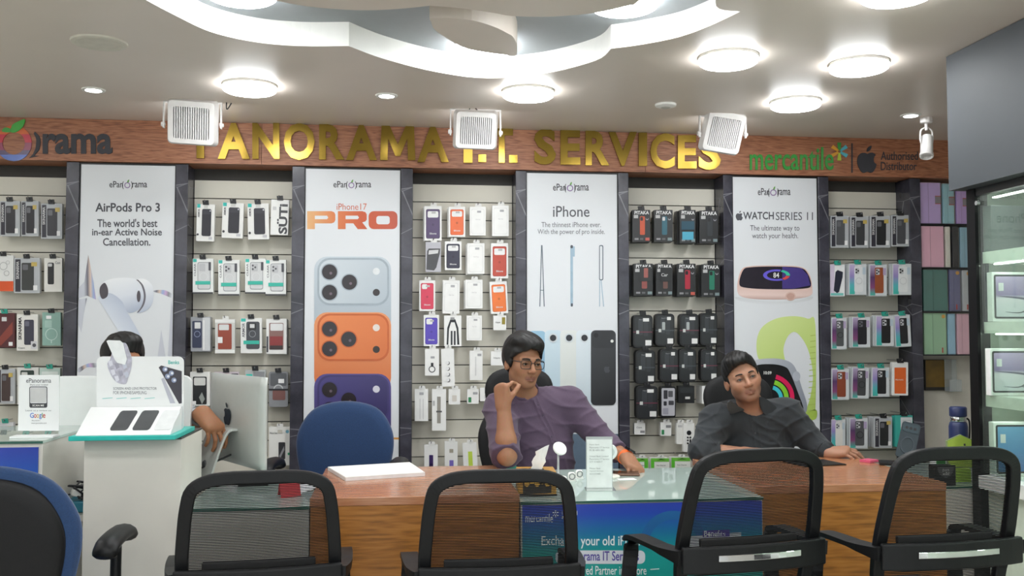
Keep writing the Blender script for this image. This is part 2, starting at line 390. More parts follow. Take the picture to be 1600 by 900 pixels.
# apple-like ring logo with 'rama'
def apple_loops(cx, cy, h, w=None):
    w = w or h * .82; sc = h / 1.32
    body = [(.02, .60), (.18, .66), (.32, .64), (.44, .55), (.36, .46), (.33, .32), (.36, .18), (.47, .10), (.44, -.05), (.36, -.2), (.27, -.3), (.16, -.32), (.02, -.27), (-.12, -.32), (-.24, -.30), (-.36, -.14), (-.45, .06), (-.48, .28), (-.42, .5), (-.28, .64), (-.12, .65)]
    lf = [(0, .72), (.02, .86), (.12, .97), (.22, 1.0), (.2, .86), (.11, .75)]
    T = lambda P: [(cx + x * w / .95, cy - (y - .34) * sc) for x, y in P]
    return T(spline(body[:4], 4, False)[:-1] + spline(body[3:8], 4, False)[:-1] + spline(body[7:] + body[:1], 4, False)[:-1]), T(spline(lf, 3))
logo = empty('logo', W(80, 250, FY), label='multicoloured fruit ring logo with dark lettering rama on the wood fascia', cat='logo')
RC = (22, 224); RO, RI = 28, 17.5
bands = [(-28, -14, '#d2622a'), (-14, -1, '#c3263c'), (-1, 11, '#8a2a4c'), (11, 18, '#4a3560'), (18, 28, '#3f62b8')]
def ring_band(y0, y1):
    """part of a ring between two horizontal cuts, as one or two loops"""
    def xs(R, y): return math.sqrt(max(R * R - y * y, 0))
    ys = np.linspace(y0, y1, 9); loops = []
    for s in (-1, 1):
        lp = [(RC[0] + s * xs(RO, y), RC[1] + y) for y in ys] + [(RC[0] + s * xs(RI, y), RC[1] + y) for y in ys[::-1]]
        loops.append(lp)
    return loops
for a, b, hx in bands:
    for lp in ring_band(a, b): pshape(lp, FY, mat(hx, .3), logo, .001, .004, 'ring_band')
pshape(spline([(4, 206), (8, 200), (16, 201), (18, 207)], 4), FY, mat('#3f9a3a', .3), logo, .0055, .003, 'leaf_print')
pshape(spline([(18, 207), (20, 196), (30, 190), (40, 187), (37, 198), (28, 206)], 4), FY, mat('#3fa83c', .3), logo, .0055, .003, 'leaf_print')
pshape(spline([(55, 206), (63, 216), (62, 233), (54, 243)], 5, False) + [(61, 244), (46, 247), (52, 241)] + spline([(56, 232), (57, 218), (53, 209)], 5, False), FY, INK, logo, .001, .004, 'bracket')
pshape(spline([(-9, 206), (-18, 216), (-17, 233), (-9, 243)], 5, False) + spline([(-6, 240), (-12, 230), (-12, 217), (-6, 208)], 5, False), FY, INK, logo, .001, .004, 'bracket')
ptext('rama', 67, 209, 176, 241, FY, INK, logo, .001, .03, depth=.004)
ptext('ePan', -130, 200, -24, 246, FY, INK, logo, .001, .03, depth=.004)
# distributor logos on the right
lg = empty('logo', W(1240, 268, FY), label='green lettering mercantile with a coloured star on the wood fascia', cat='logo')
ptext('mercantile', 1171, 230, 1302, 266, FY, mat('#3c9a44', .35), lg, .001, .012, depth=.005)
for a, hx in ((90, '#3c9a44'), (35, '#59b4c4'), (145, '#e0a23a'), (-30, '#59b4c4'), (-150, '#e0a23a'), (-90, '#bcd04a')):
    ca, sa = cos(radians(a)), -sin(radians(a)); cx, cy = 1311, 237
    lp = [(cx + ca * r - sa * w, cy + sa * r + ca * w) for r, w in ((2, -1.6), (14, -3), (14, 3), (2, 1.6))]
    pshape(lp, FY, mat(hx, .35), lg, .001, .004, 'star_arm')
lg = empty('logo', W(1385, 270, FY), label='black fruit emblem beside the words Authorised Distributor on the wood fascia', cat='logo')
pshape([(1330, 224), (1332, 224), (1332, 270), (1330, 270)], FY, INK, lg, .001, .003, 'divider')
b_, l_ = apple_loops(1354, 249, 42, 30)
pshape(b_, FY, INK, lg, .001, .005, 'emblem'); pshape(l_, FY, INK, lg, .001, .005, 'emblem_leaf')
ptext('Authorised', 1376, 237, 1434, 250, FY, INK, lg, .001, .004, depth=.002); ptext('Distributor', 1376, 253, 1432, 266, FY, INK, lg, .001, .004, depth=.002)
# ================================================================ tall posters between the pillars
M_PAPER = mat('#dfe2e6', .35, noise=.012, scale=2); M_FRAME = mat('#141416', .4)
PYF = -.14                                          # front of the printed sheet
def poster(i, label, bottom=.45):
    a, b = PX[i][1], PX[i + 1][0]
    o = raw('poster', *S_box(a + .006, b - .006, PYF, -.02, bottom, 2.168), M_PAPER, world=True)
    tag(o, label, 'poster')
    fr = S_join(S_box(a + .0005, a + .0055, -.143, -.02, bottom, 2.177), S_box(b - .0055, b - .0005, -.143, -.02, bottom, 2.177), S_box(a + .0055, b - .0055, -.143, -.02, 2.169, 2.177))
    raw('frame', *fr, M_FRAME, o, world=True)
    raw('backing', *S_box(a + .006, b - .006, -.0195, .0135, bottom, 2.16), M_FRAME, o, world=True)
    return o
def P(loops, m, par, lift=.001, name='print'): return pshape(loops, PYF, m, par, lift, 0, name)
def T(body, x0, y0, x1, y1, m, par, bold=0.0, rot=0, name='lettering', lift=.001, space=1.0): return ptext(body, x0, y0, x1, y1, PYF, m, par, lift, bold, rot, name=name, space=space)
def brand(x0, x1, y0, y1, par):
    w = x1 - x0; k = mat('#4b4a50', .6)
    T('ePan', x0, y0, x0 + w * .36, y1 - 1, k, par, .01); T('rama', x0 + w * .60, y0 + 2.5, x1, y1 - 1, k, par, .01)
    cx, cy = x0 + w * .475, (y0 + y1) / 2 + 1; r = (y1 - y0) * .42
    P([circ(cx, cy, r, n=16), circ(cx, cy, r * .72, n=16)[::-1]], mat('#8a6aa0', .5), par, name='ring_print')
    P(spline([(cx - .5, cy - r), (cx + 1, cy - r * 1.7), (cx + 3, cy - r * 1.9), (cx + 2, cy - r)], 3), mat('#6aa050', .5), par, name='leaf_print')
    for s in (-1, 1):
        P([(cx + s * (r + 1 + 1.6 * sin(pi * t)), cy - r * 1.3 + 2.6 * r * t) for t in np.linspace(0, 1, 7)] + [(cx + s * (r + 2 + 1.9 * sin(pi * t)), cy - r * 1.3 + 2.6 * r * t) for t in np.linspace(1, 0, 7)], k, par, name='bracket_print')
GT = mat('#505158', .6); GL = mat('#77797e', .6)

# ---- earbuds
p1 = poster(1 - 1, 'tall white poster showing a wireless earbud, left of the others')
brand(171, 230, 283, 294, p1)
T('AirPods Pro 3', 149, 317, 250, 331, GT, p1, .022); T("The world's best", 152, 342, 246, 355, GT, p1, .016); T('in-ear Active Noise', 144, 357, 253, 368, GT, p1, .016); T('Cancellation.', 161, 372, 235, 384, GT, p1, .016)
def pgrad(name, stops, x0, y0, x1, y1, rough=.35):
    """colour gradient printed from pixel (x0,y0) to (x1,y1) of the poster, in the object's own metres"""
    return (name, stops, (x0, y0), (x1, y1))
def PG(loops, stops, q0, q1, par, lift, name='print'):
    o = P(loops, None, par, lift, name); mi = (wmat(par)).inverted()
    a = mi @ Vector(W(q0[0], q0[1], PYF)); b = mi @ Vector(W(q1[0], q1[1], PYF)); d = b - a; d.y = 0; L = d.length; d.normalize()
    o.data.materials.append(mat_grad('grad_print', stops, lo=a.dot(d), hi=a.dot(d) + L, dirv=tuple(d), rough=.35)); return o
rain = [(0, '#c9ccd6'), (.2, '#6a6a78'), (.35, '#d8c2b4'), (.5, '#9ab0d8'), (.65, '#c8a8d0'), (.8, '#8c8c96'), (1, '#e0e4ea')]
P_sp = [[(138, 398), (146, 440), (150, 468), (136, 462), (122, 466), (121, 452), (132, 440)], [(122, 468), (136, 466), (131, 490), (127, 520), (122, 505)], [(252, 515), (259, 560), (246, 560)], [(268, 470), (272, 490), (272, 560), (262, 556)]]
for s in P_sp: PG([s], rain, (min(x for x, y in s), 0), (max(x for x, y in s), 0), p1, .0008, 'prism_print')
for s in ([(238, 455), (255, 453), (270, 460), (270, 466), (252, 459)], [(122, 576), (138, 568), (152, 568), (150, 574), (136, 574), (124, 582)]): PG([spline(s, 4)], rain, s[0], s[2], p1, .0008, 'prism_print')
PG([spline([(155, 455), (162, 441), (178, 435), (200, 434), (216, 438), (226, 452), (227, 470), (216, 484), (202, 489), (190, 482), (175, 482), (160, 474)], 5)], [(0, '#f1f3f6'), (.55, '#dfe4ee'), (1, '#aeb8cc')], (180, 432), (200, 490), p1, .0016, 'earbud_print')
PG([spline([(154, 464), (160, 477), (184, 515), (198, 536), (214, 541), (221, 530), (213, 512), (198, 486), (190, 470), (172, 458)], 5)], [(0, '#eef1f5'), (.5, '#d4dbe8'), (1, '#b4bed2')], (160, 520), (210, 480), p1, .0022, 'stem_print')
PG([spline([(214, 438), (226, 436), (238, 446), (240, 466), (234, 481), (222, 488), (214, 488), (224, 474), (225, 455)], 5)], [(0, '#f3f5f8'), (1, '#b9c2d4')], (222, 440), (236, 486), p1, .0028, 'ear_tip_print')
P([spline([(213, 437), (221, 446), (225, 462), (222, 477), (214, 489)], 5, False) + spline([(217, 488), (225, 477), (228, 462), (224, 446), (216, 437)], 5, False)], mat('#6a6670', .4), p1, .0032, 'gasket_print')
P([spline([(157, 448), (164, 442), (169, 452), (168, 463), (160, 467), (156, 458)], 5)], mat('#4c464e', .4), p1, .0032, 'vent_print')
P([circ(217, 463, 3.0, 9)], mat('#544e56', .4), p1, .0036, 'vent_print')

# ---- three phones
p2 = poster(2, 'tall white poster showing silver, orange and purple phones above a blue chair')
brand(521, 580, 283, 294, p2)
T('iPhone17', 526, 318, 573, 328, mat('#cf6f4f', .6), p2)
_m = wmat(p2).inverted()
pro_ink = mat_grad('pro_ink', [(0, '#e2b078'), (.3, '#dd7f48'), (.6, '#cc5a34'), (1, '#c05a44')], lo=(_m @ Vector(W(480, 340, PYF))).x, hi=(_m @ Vector(W(621, 340, PYF))).x, axis='X')
for lps in ([[(480, 358), (480, 330), (518, 330), (522, 331.5), (524, 335), (524, 344), (522, 347.5), (518, 349), (492, 349), (492, 358)], [(492, 337), (492, 342.5), (511, 342.5), (513, 340), (511, 337)]],
            [[(528, 358), (528, 330), (566, 330), (571, 331.5), (573, 335), (573, 343), (571, 346), (566, 347.5), (574, 358), (559, 358), (552, 349), (540, 349), (540, 358)], [(540, 337), (540, 342.5), (559, 342.5), (561, 340), (559, 337)]],
            [rrect(576, 330, 621, 358, 8), rrect(588, 337.5, 609, 350.5, 4)[::-1]]): P(lps, pro_ink, p2, name='lettering')
def phone(y, body, plate, rim, bot, lens, flash, yb):
    PG([rrect(491, y, 611, yb, 20)], body, (500, y), (500, yb), p2, .0010 + y * 2e-6, 'phone_print')
    L0 = .0024 + y * 2e-6
    P([rrect(496, y + 2, 608, y + 76, 19)], rim, p2, L0, 'camera_rim_print')
    PG([rrect(499, y + 5, 605, y + 73, 17)], plate, (500, y), (605, y + 75), p2, L0 + .0006, 'camera_plate_print')
    for k, (lx, ly) in enumerate(lens):
        c = P([circ(lx, ly, 13.5)], rim, p2, L0 + .0012, 'lens_rim_print')
        P([circ(lx, ly, 11.8)], mat('#2a2226', .25), p2, L0 + .0018, 'lens_print')
        P([circ(lx + 2, ly + 2, 2.2)], mat('#6a5a66', .25), p2, L0 + .0024, 'lens_glint_print')
    for lx, ly, r, hx in flash: P([circ(lx, ly, r)], mat(hx, .4), p2, L0 + .0012, 'flash_print')
phone(401, [(0, '#c6d0d8'), (1, '#aab6c0')], [(0, '#d2dae0'), (1, '#b4bfc8')], mat('#a2aeb8', .35), 0, [(515, 425), (515, 457), (546, 441)], [(588, 424, 5.5, '#e4e8ea'), (588, 457, 5.5, '#3a3436')], 520)
phone(488, [(0, '#e89a66'), (1, '#d4713c')], [(0, '#e98a50'), (1, '#d8743e')], mat('#c9622e', .35), 0, [(515, 514), (515, 545), (545, 530)], [(588, 512, 5.5, '#e6dcd4'), (588, 546, 5.5, '#3a302c')], 610)
phone(584, [(0, '#5a4f90'), (1, '#3a3266')], [(0, '#4e4684'), (1, '#332c5c')], mat('#40386e', .35), 0, [(515, 609), (515, 640), (545, 625)], [(588, 608, 5.5, '#d8d6e2'), (588, 642, 5.5, '#1e1a30')], 684)
P([[(480, 683.5), (628, 683.5), (628, 686.5), (480, 686.5)]], mat('#d89a4a', .5), p2, .0011, 'line_print')

# ---- thin phones
p3 = poster(4, 'tall white poster with slim phones side by side, behind the purple shirted person')
brand(864, 920, 287, 299, p3)
T('iPhone', 864, 322, 921, 339, mat('#56585e', .6), p3, .004); T('The thinnest iPhone ever.', 846, 347, 939, 355, GL, p3, .004); T('With the power of pro inside.', 840, 358, 945, 368, GL, p3, .004)
kk = mat('#5d6a76', .4); kb = mat('#9db6c8', .35); kd = mat('#4a4f58', .4)
P([[(845.5, 383), (847.5, 383), (851, 479), (849.5, 479), (846.6, 392), (844.2, 479), (842.8, 479)]], kk, p3, name='thin_print'); P([[(844.5, 453), (849, 453), (849, 454), (844.5, 454)]], kk, p3, .0014, name='thin_print')
P([rrect(891.2, 383, 895.2, 479, 1.8)], kb, p3, name='side_view_print'); P([rrect(891.2, 383, 895.2, 388, 1.8)], kd, p3, .0016, name='cap_print'); P([rrect(892, 474, 895, 479, 1.2)], kd, p3, .0016, name='cap_print'); P([rrect(895, 385, 898, 401, 1)], kb, p3, .0012, name='bump_print')
P([rrect(936, 383, 942.6, 438, 2.4), rrect(937.2, 384.4, 941.2, 436.6, 1.6)[::-1]], kk, p3, name='thin_print')
P([[(936.4, 438), (937.6, 438), (937.4, 479), (936.2, 479)]], kb, p3, name='thin_print'); P([[(938.6, 438), (939.8, 438), (943.8, 479), (942.4, 479)]], kb, p3, name='thin_print')
for k, (x0, x1, st, lens) in enumerate([(825, 853, [(0, '#9cc4dc'), (1, '#6d8fb0')], None), (851, 878, [(0, '#cfe0ea'), (1, '#b4cbd8')], (864, 528)), (875, 903, [(0, '#e2e6e4'), (1, '#d0d6d2')], (889, 528)), (900, 928, [(0, '#dfe8ee'), (1, '#c4d2da')], (913, 528)), (923, 962, [(0, '#3a3b3f'), (1, '#232427')], (956, 533))]):
    PG([rrect(x0, 516 - (k == 0) * -1, x1, 633, 7)], st, (x0, 516), (x1, 633), p3, .001 + .0007 * k, 'phone_print')
    if lens and k < 4:
        P([circ(lens[0], lens[1], 7)], mat('#d2dade', .3), p3, .0046, 'lens_rim_print'); P([circ(lens[0], lens[1], 5)], mat('#23242a', .25), p3, .0052, 'lens_print')
P([rrect(925, 517, 960, 544, 6)], mat('#2c2d31', .35), p3, .0046, 'camera_plate_print'); P([circ(956, 533, 2.4)], mat('#e0e0dc', .3), p3, .0052, 'flash_print'); P([circ(931, 524, 3.6)], mat('#101114', .3), p3, .0052, 'lens_print')
b_, l_ = apple_loops(948, 576, 13, 9); P([b_], mat('#484a4f', .3), p3, .0052, 'emblem_print')
P([[(822, 678), (968, 678), (968, 745), (822, 745)]], mat('#5e7184', .5), p3, .001, 'band_print')

# ---- wrist watch
p4 = poster(6, 'tall white poster of a pink watch above a lime banded watch, right of the others')
brand(1184, 1235, 294, 306, p4)
b_, l_ = apple_loops(1155, 337, 15, 11); P([b_], GT, p4, name='emblem_print'); P([l_], GT, p4, name='emblem_print')
T('WATCH', 1161, 331, 1209, 343, GT, p4, .02); T('SERIES 11', 1212, 331.5, 1270, 344, GT, p4)
T('The ultimate way to', 1172, 352, 1249, 363, GT, p4); T('watch your health.', 1175, 364, 1247, 375, GT, p4)
PG([spline([(1152, 445), (1158, 422), (1172, 416), (1210, 415), (1250, 417), (1264, 428), (1269, 450), (1266, 462), (1240, 467), (1200, 468), (1168, 466), (1154, 460)], 5)], [(0, '#d9b6ac'), (.7, '#e8cfc8'), (1, '#b8938a')], (1200, 440), (1200, 470), p4, .001, 'watch_case_print')
P([spline([(1155, 444), (1161, 422), (1174, 417.5), (1212, 416.5), (1250, 418.5), (1262, 428), (1267, 446), (1255, 451), (1210, 452), (1168, 450)], 5)], mat('#2b2630', .25), p4, .0018, 'watch_screen_print')
P([[(1222, 417), (1252, 419), (1262, 430), (1266, 446), (1240, 451), (1222, 451)]], mat('#4a3c84', .3), p4, .0023, 'watch_face_print')
def arc(cx, cy, r0x, r0y, r1x, r1y, a0, a1, n=18): return circ(cx, cy, r0x, r0y, n, radians(a0), radians(a1)) + circ(cx, cy, r1x, r1y, n, radians(a0), radians(a1))[::-1]
P([arc(1213, 430, 21, 9, 15, 6, 60, 290)], mat('#6a5fd0', .3), p4, .0028, 'dial_print'); P([arc(1213, 430, 21, 9, 15, 6, -65, 5)], mat('#3fc0a0', .3), p4, .0028, 'dial_print'); P([arc(1213, 430, 21, 9, 15, 6, 10, 55)], mat('#d8504a', .3), p4, .0028, 'dial_print')
T('84', 1208, 426, 1217, 434, WHITE, p4, .01, lift=.0033); P([circ(1235, 463, 8, 7)], mat('#d9b9ae', .3), p4, .0024, 'crown_print'); P([circ(1235, 463, 6, 5)], mat('#c6a094', .3), p4, .003, 'crown_print')
PG([spline([(1150, 464), (1190, 470), (1240, 470), (1268, 463), (1262, 470), (1210, 476), (1160, 471)], 5)], [(0, '#cfd2d4'), (1, '#dfe2e6')], (1200, 464), (1200, 478), p4, .0006, 'shadow_print')
lime = [(0, '#d4e49a'), (.5, '#c6dc80'), (1, '#b2cc66')]
PG([spline([(1186, 562), (1182, 535), (1190, 512), (1212, 498), (1240, 494), (1262, 498), (1274, 508), (1274, 640), (1268, 654), (1258, 648), (1266, 620), (1270, 585), (1262, 545), (1245, 520), (1232, 524), (1224, 545), (1226, 570), (1205, 566)], 5)], lime, (1185, 500), (1275, 640), p4, .001, 'watch_band_print')
for k in range(14): P([[(1266 - k * .3, 524 + k * 9), (1274, 523 + k * 9), (1274, 524.2 + k * 9), (1266 - k * .3, 525.2 + k * 9)]], mat('#aac25c', .5), p4, .0016, 'weave_print')
PG([spline([(1168, 590), (1176, 565), (1204, 560), (1228, 563), (1242, 574), (1252, 604), (1261, 634), (1256, 648), (1240, 660), (1180, 660)], 5)], [(0, '#c9ccd4'), (.5, '#a4a9b4'), (1, '#8c929e')], (1170, 560), (1262, 640), p4, .0022, 'watch_case_print')
P([spline([(1172, 592), (1180, 572), (1206, 569), (1226, 573), (1234, 582), (1246, 612), (1255, 638), (1250, 648), (1236, 656), (1182, 656)], 5)], mat('#1d1c20', .25), p4, .0028, 'watch_screen_print')
P([circ(1244, 588, 6, 8)], mat('#b7bcc6', .3), p4, .0034, 'crown_print')
for r, w, hx in ((38, 7, '#e0215a'), (29, 7, '#8ed238'), (20, 6, '#45c8d8')): P([arc(1203, 622, r, r, r - w, r - w, -75, 75)], mat(hx, .3), p4, .0036, 'ring_print')
T('10:09', 1193, 580, 1205, 585, WHITE, p4, .01, lift=.004)
P([spline([(1260, 646), (1275, 640), (1275, 654), (1262, 656)], 4)], mat('#a9c650', .5), p4, .0016, 'band_end_print')
# ================================================================ ceiling fixtures
M_LAMP = mat_emit('lamp_diffuser', LAMP_RGB, LAMP_E); M_DOWN = mat_emit('downlight_diffuser', LAMP_RGB, DOWN_E)
M_RIM = mat('#ecebe6', .4, noise=.01)
def panel_lamp(x, y, z, label, r=.118):
    e = empty('ceiling_lamp', (x, y, z - .034), label=label, cat='lamp')
    raw('housing', *S_lathe([(r - .012, .020), (r + .001, .023), (r + .001, .034), (r - .02, .034)], 40), M_RIM, e)
    raw('diffuser', *S_lathe([(0, -.002), (r * .6, -.001), (r * .9, .002), (r - .003, .008), (r - .001, .0225), (0, .0225)], 40), M_LAMP, e)
    return e
for px, py, lb in [(390, 143, 'round white panel lamp on the ceiling right of the leftmost flood lamp'), (825, 152, 'round white panel lamp on the ceiling right of the middle flood lamp'), (1138, 100, 'round white panel lamp on the ceiling just above the right flood lamp'), (1342, 110, 'brightest round panel lamp on the ceiling in front of the spotlight'), (1243, 168, 'round white panel lamp on the ceiling above the word mercantile'), (1402, -4, 'round white panel lamp cut by the top edge of the picture')]:
    p = H(px, py, CEIL - .03); panel_lamp(p[0], p[1], CEIL, lb)
for px, py, lb in [(975, 12, 'round lamp inside the ceiling recess, half hidden by the dropped panel'), (757, 80, 'round lamp inside the ceiling recess behind the dropped leaf'), (376, -4, 'round lamp inside the left end of the ceiling recess')]:
    p = H(px, py, CEIL + RD - .03); panel_lamp(p[0], p[1], CEIL + RD, lb, .125)
for k, (x, y) in enumerate([(x_, y_) for y_ in (-3.55, -4.5, -5.5, -6.6) for x_ in (-2.3, -1.2, -.1, 1.0, 2.0)] + [(-2.3, -1.3), (-2.2, -2.4)]):  # extra lamps out of view, added to brighten surfaces that face the camera
    panel_lamp(x, y, CEIL, 'unseen round panel lamp added over the aisle behind the viewer').update_tag()
for o in [o for o in col.objects if o.get('label', '').endswith('behind the viewer')]: o['group'] = 'added aisle ceiling lamps out of view'
for px, py, lb in [(146, 140, 'small recessed downlight left of the leftmost flood lamp'), (604, 149, 'small recessed downlight above the letters of the gold sign'), (1423, 180, 'small recessed downlight beside the white spotlight')]:
    p = H(px, py, CEIL); e = empty('downlight', (p[0], p[1], CEIL - .004), label=lb, cat='downlight')
    raw('trim_ring', *S_lathe([(.034, .001), (.036, -.002), (.05, -.001), (.052, .004), (.034, .004)], 32), M_RIM, e)
    raw('diffuser', *S_disc((0, 0, -.001), .034, .004), M_DOWN, e)
p = H(155, 66, CEIL); e = empty('ceiling_speaker', (p[0], p[1], CEIL - .006), label='unlit round ceiling speaker with a pale rim at the left', cat='speaker')
raw('rim', *S_lathe([(.075, .0), (.085, -.003), (.1, 0), (.103, .006), (.075, .006)], 40), mat('#cfcabc', .5), e); raw('grille', *S_disc((0, 0, .001), .076, .004), mat('#a9a79c', .6, noise=.15, scale=400), e)
p = H(1040, 163, CEIL); e = empty('smoke_detector', (p[0], p[1], CEIL - .02), label='small white smoke detector on the ceiling before the gold sign', cat='detector')
raw('base', *S_lathe([(.03, .004), (.05, .010), (.052, .02), (.0, .02)], 32), M_RIM, e); raw('sensor', *S_lathe([(0, 0), (.022, .002), (.026, .01), (0, .01)], 24), mat('#bdbbb4', .5), e)
# ---- finned flood lamps hung by U brackets, turned to the wall
M_FLOOD = mat('#e9e6e4', .4, noise=.03); M_FIN = mat('#f1efef', .35, noise=.02); M_GAP = mat('#a9a5a8', .5); M_FLG = mat_emit('flood_glass', LAMP_RGB, FLOOD_E)
def flood(px, py, w, h, tilt, roll, label, Y=-.62):
    c = W(px, py, Y); s = w / FPX * 4.72
    e = empty('flood_lamp', (c[0], c[1], c[2]), label=label, cat='flood lamp')
    hh = s * h / w; a = s / 2; m = Euler((tilt, roll, 0)).to_matrix()
    def tr(vf): return [tuple(m @ Vector(p)) for p in vf[0]], vf[1]
    pr = rrect(-a, -hh / 2, a, hh / 2, .022); pin = rrect(-a * .78, -hh * .39, a * .78, hh * .36, .012)
    pl = lambda u, v, d: (u * (1 - .16 * max(0, d) / .05), -d, v * (1 - .14 * max(0, d) / .05))
    raw('housing', *tr(S_prism([pr, pin[::-1]], -.012, .034, pl)), M_FLOOD, e, bevel=.004)
    raw('back_plate', *tr(S_box(-a * .8, a * .8, -.018, .0, -hh * .41, hh * .38)), M_GAP, e)
    nf = 17
    for k in range(nf):
        x = -a * .72 + 1.44 * a * k / (nf - 1)
        raw('fin', *tr(S_box(x - .0024, x + .0024, -.033, -.017, -hh * .375, hh * .345)), M_FIN, e)
    raw('glass', *tr(S_box(-a * .88, a * .88, .012, .016, -hh * .43, hh * .43)), M_FLG, e)
    top = CEIL - c[2] - .002; bw = a + .014
    raw('bracket', *S_join(S_box(-bw - .003, -bw + .004, -.009, .009, -.03, top), S_box(bw - .004, bw + .003, -.009, .009, -.03, top), S_box(-bw + .0041, bw - .0041, -.009, .009, top - .006, top)), M_FLOOD, e)
    for sx in (-1, 1): raw('knob', *S_lathe([(.011, -.009), (.012, 0), (.008, .009)], 12, (sx * (bw + .002), 0, -.012), 'x'), M_FLOOD, e)
    return e, top, a, hh
RED = mat('#c4262c', .4); CABLE = mat('#2a2b2e', .5)
e, tp, a, hh = flood(301, 191, 76, 70, radians(16), radians(3), 'white finned flood lamp hanging before the wood fascia at the left')
raw('cable', *S_tube(spline([(a * .5, 0, hh * .42), (a, .0, hh * .62), (a * 1.28, .0, hh * .6), (a * 1.32, .0, tp - .03), (a * 1.5, 0, tp)], 6, False), .003, 6), CABLE, e, smooth=True)
e, tp, a, hh = flood(743, 203, 70, 62, radians(16), radians(1), 'white finned flood lamp covering the dot of the gold letters')
raw('cable', *S_tube(spline([(a * .1, -.02, hh * .45), (-a * .2, -.02, hh * .62), (-a * .3, -.01, tp - .03), (0, 0, tp)], 6, False), .003, 6), CABLE, e, smooth=True); raw('wire', *S_tube(spline([(0, -.02, hh * .5), (.02, -.02, hh * .8), (.01, 0, tp)], 5, False), .0022, 6), RED, e, smooth=True); raw('connector', *S_obox((-a * .32, -.015, tp - .045), (.016, .012, .014)), RED, e)
e, tp, a, hh = flood(1129, 206, 68, 70, radians(18), radians(8), 'white finned flood lamp tilted before the last gold letter')
raw('cable', *S_tube(spline([(a * .45, -.02, hh * .45), (a * .5, -.02, tp - .03), (0, -.02, tp - .035), (-a * .5, -.015, tp - .03), (-a * .6, 0, tp)], 6, False), .003, 6), CABLE, e, smooth=True); raw('connector', *S_obox((-a * .5, -.018, tp - .03), (.016, .012, .016)), RED, e)
# ---- spotlight
p = H(1447, 184, CEIL); e = empty('spotlight', (p[0], p[1], CEIL - .15), label='white track spotlight hanging by the right end of the fascia', cat='spotlight')
raw('mount', *S_lathe([(.022, .12), (.03, .124), (.03, .15), (.0, .15)], 20), M_FLOOD, e); raw('stem', *S_tube([(0, 0, .123), (0, 0, .085)], .008, 10), M_FLOOD, e)
for s in (-1, 1): raw('yoke_arm', *S_tube(spline([(0, 0, .1), (s * .028, 0, .085), (s * .034, 0, .05), (s * .032, 0, .02)], 5, False), .0045, 8), M_FLOOD, e, smooth=True)
v, f = S_lathe([(.0, .065), (.024, .063), (.03, .056), (.031, -.04), (.034, -.045), (.034, -.06), (.028, -.062), (.026, -.04), (0, -.04)], 24)
m_ = Euler((radians(-20), radians(14), 0)).to_matrix(); raw('head', [tuple(m_ @ Vector(q)) for q in v], f, M_FLOOD, e, smooth=False)
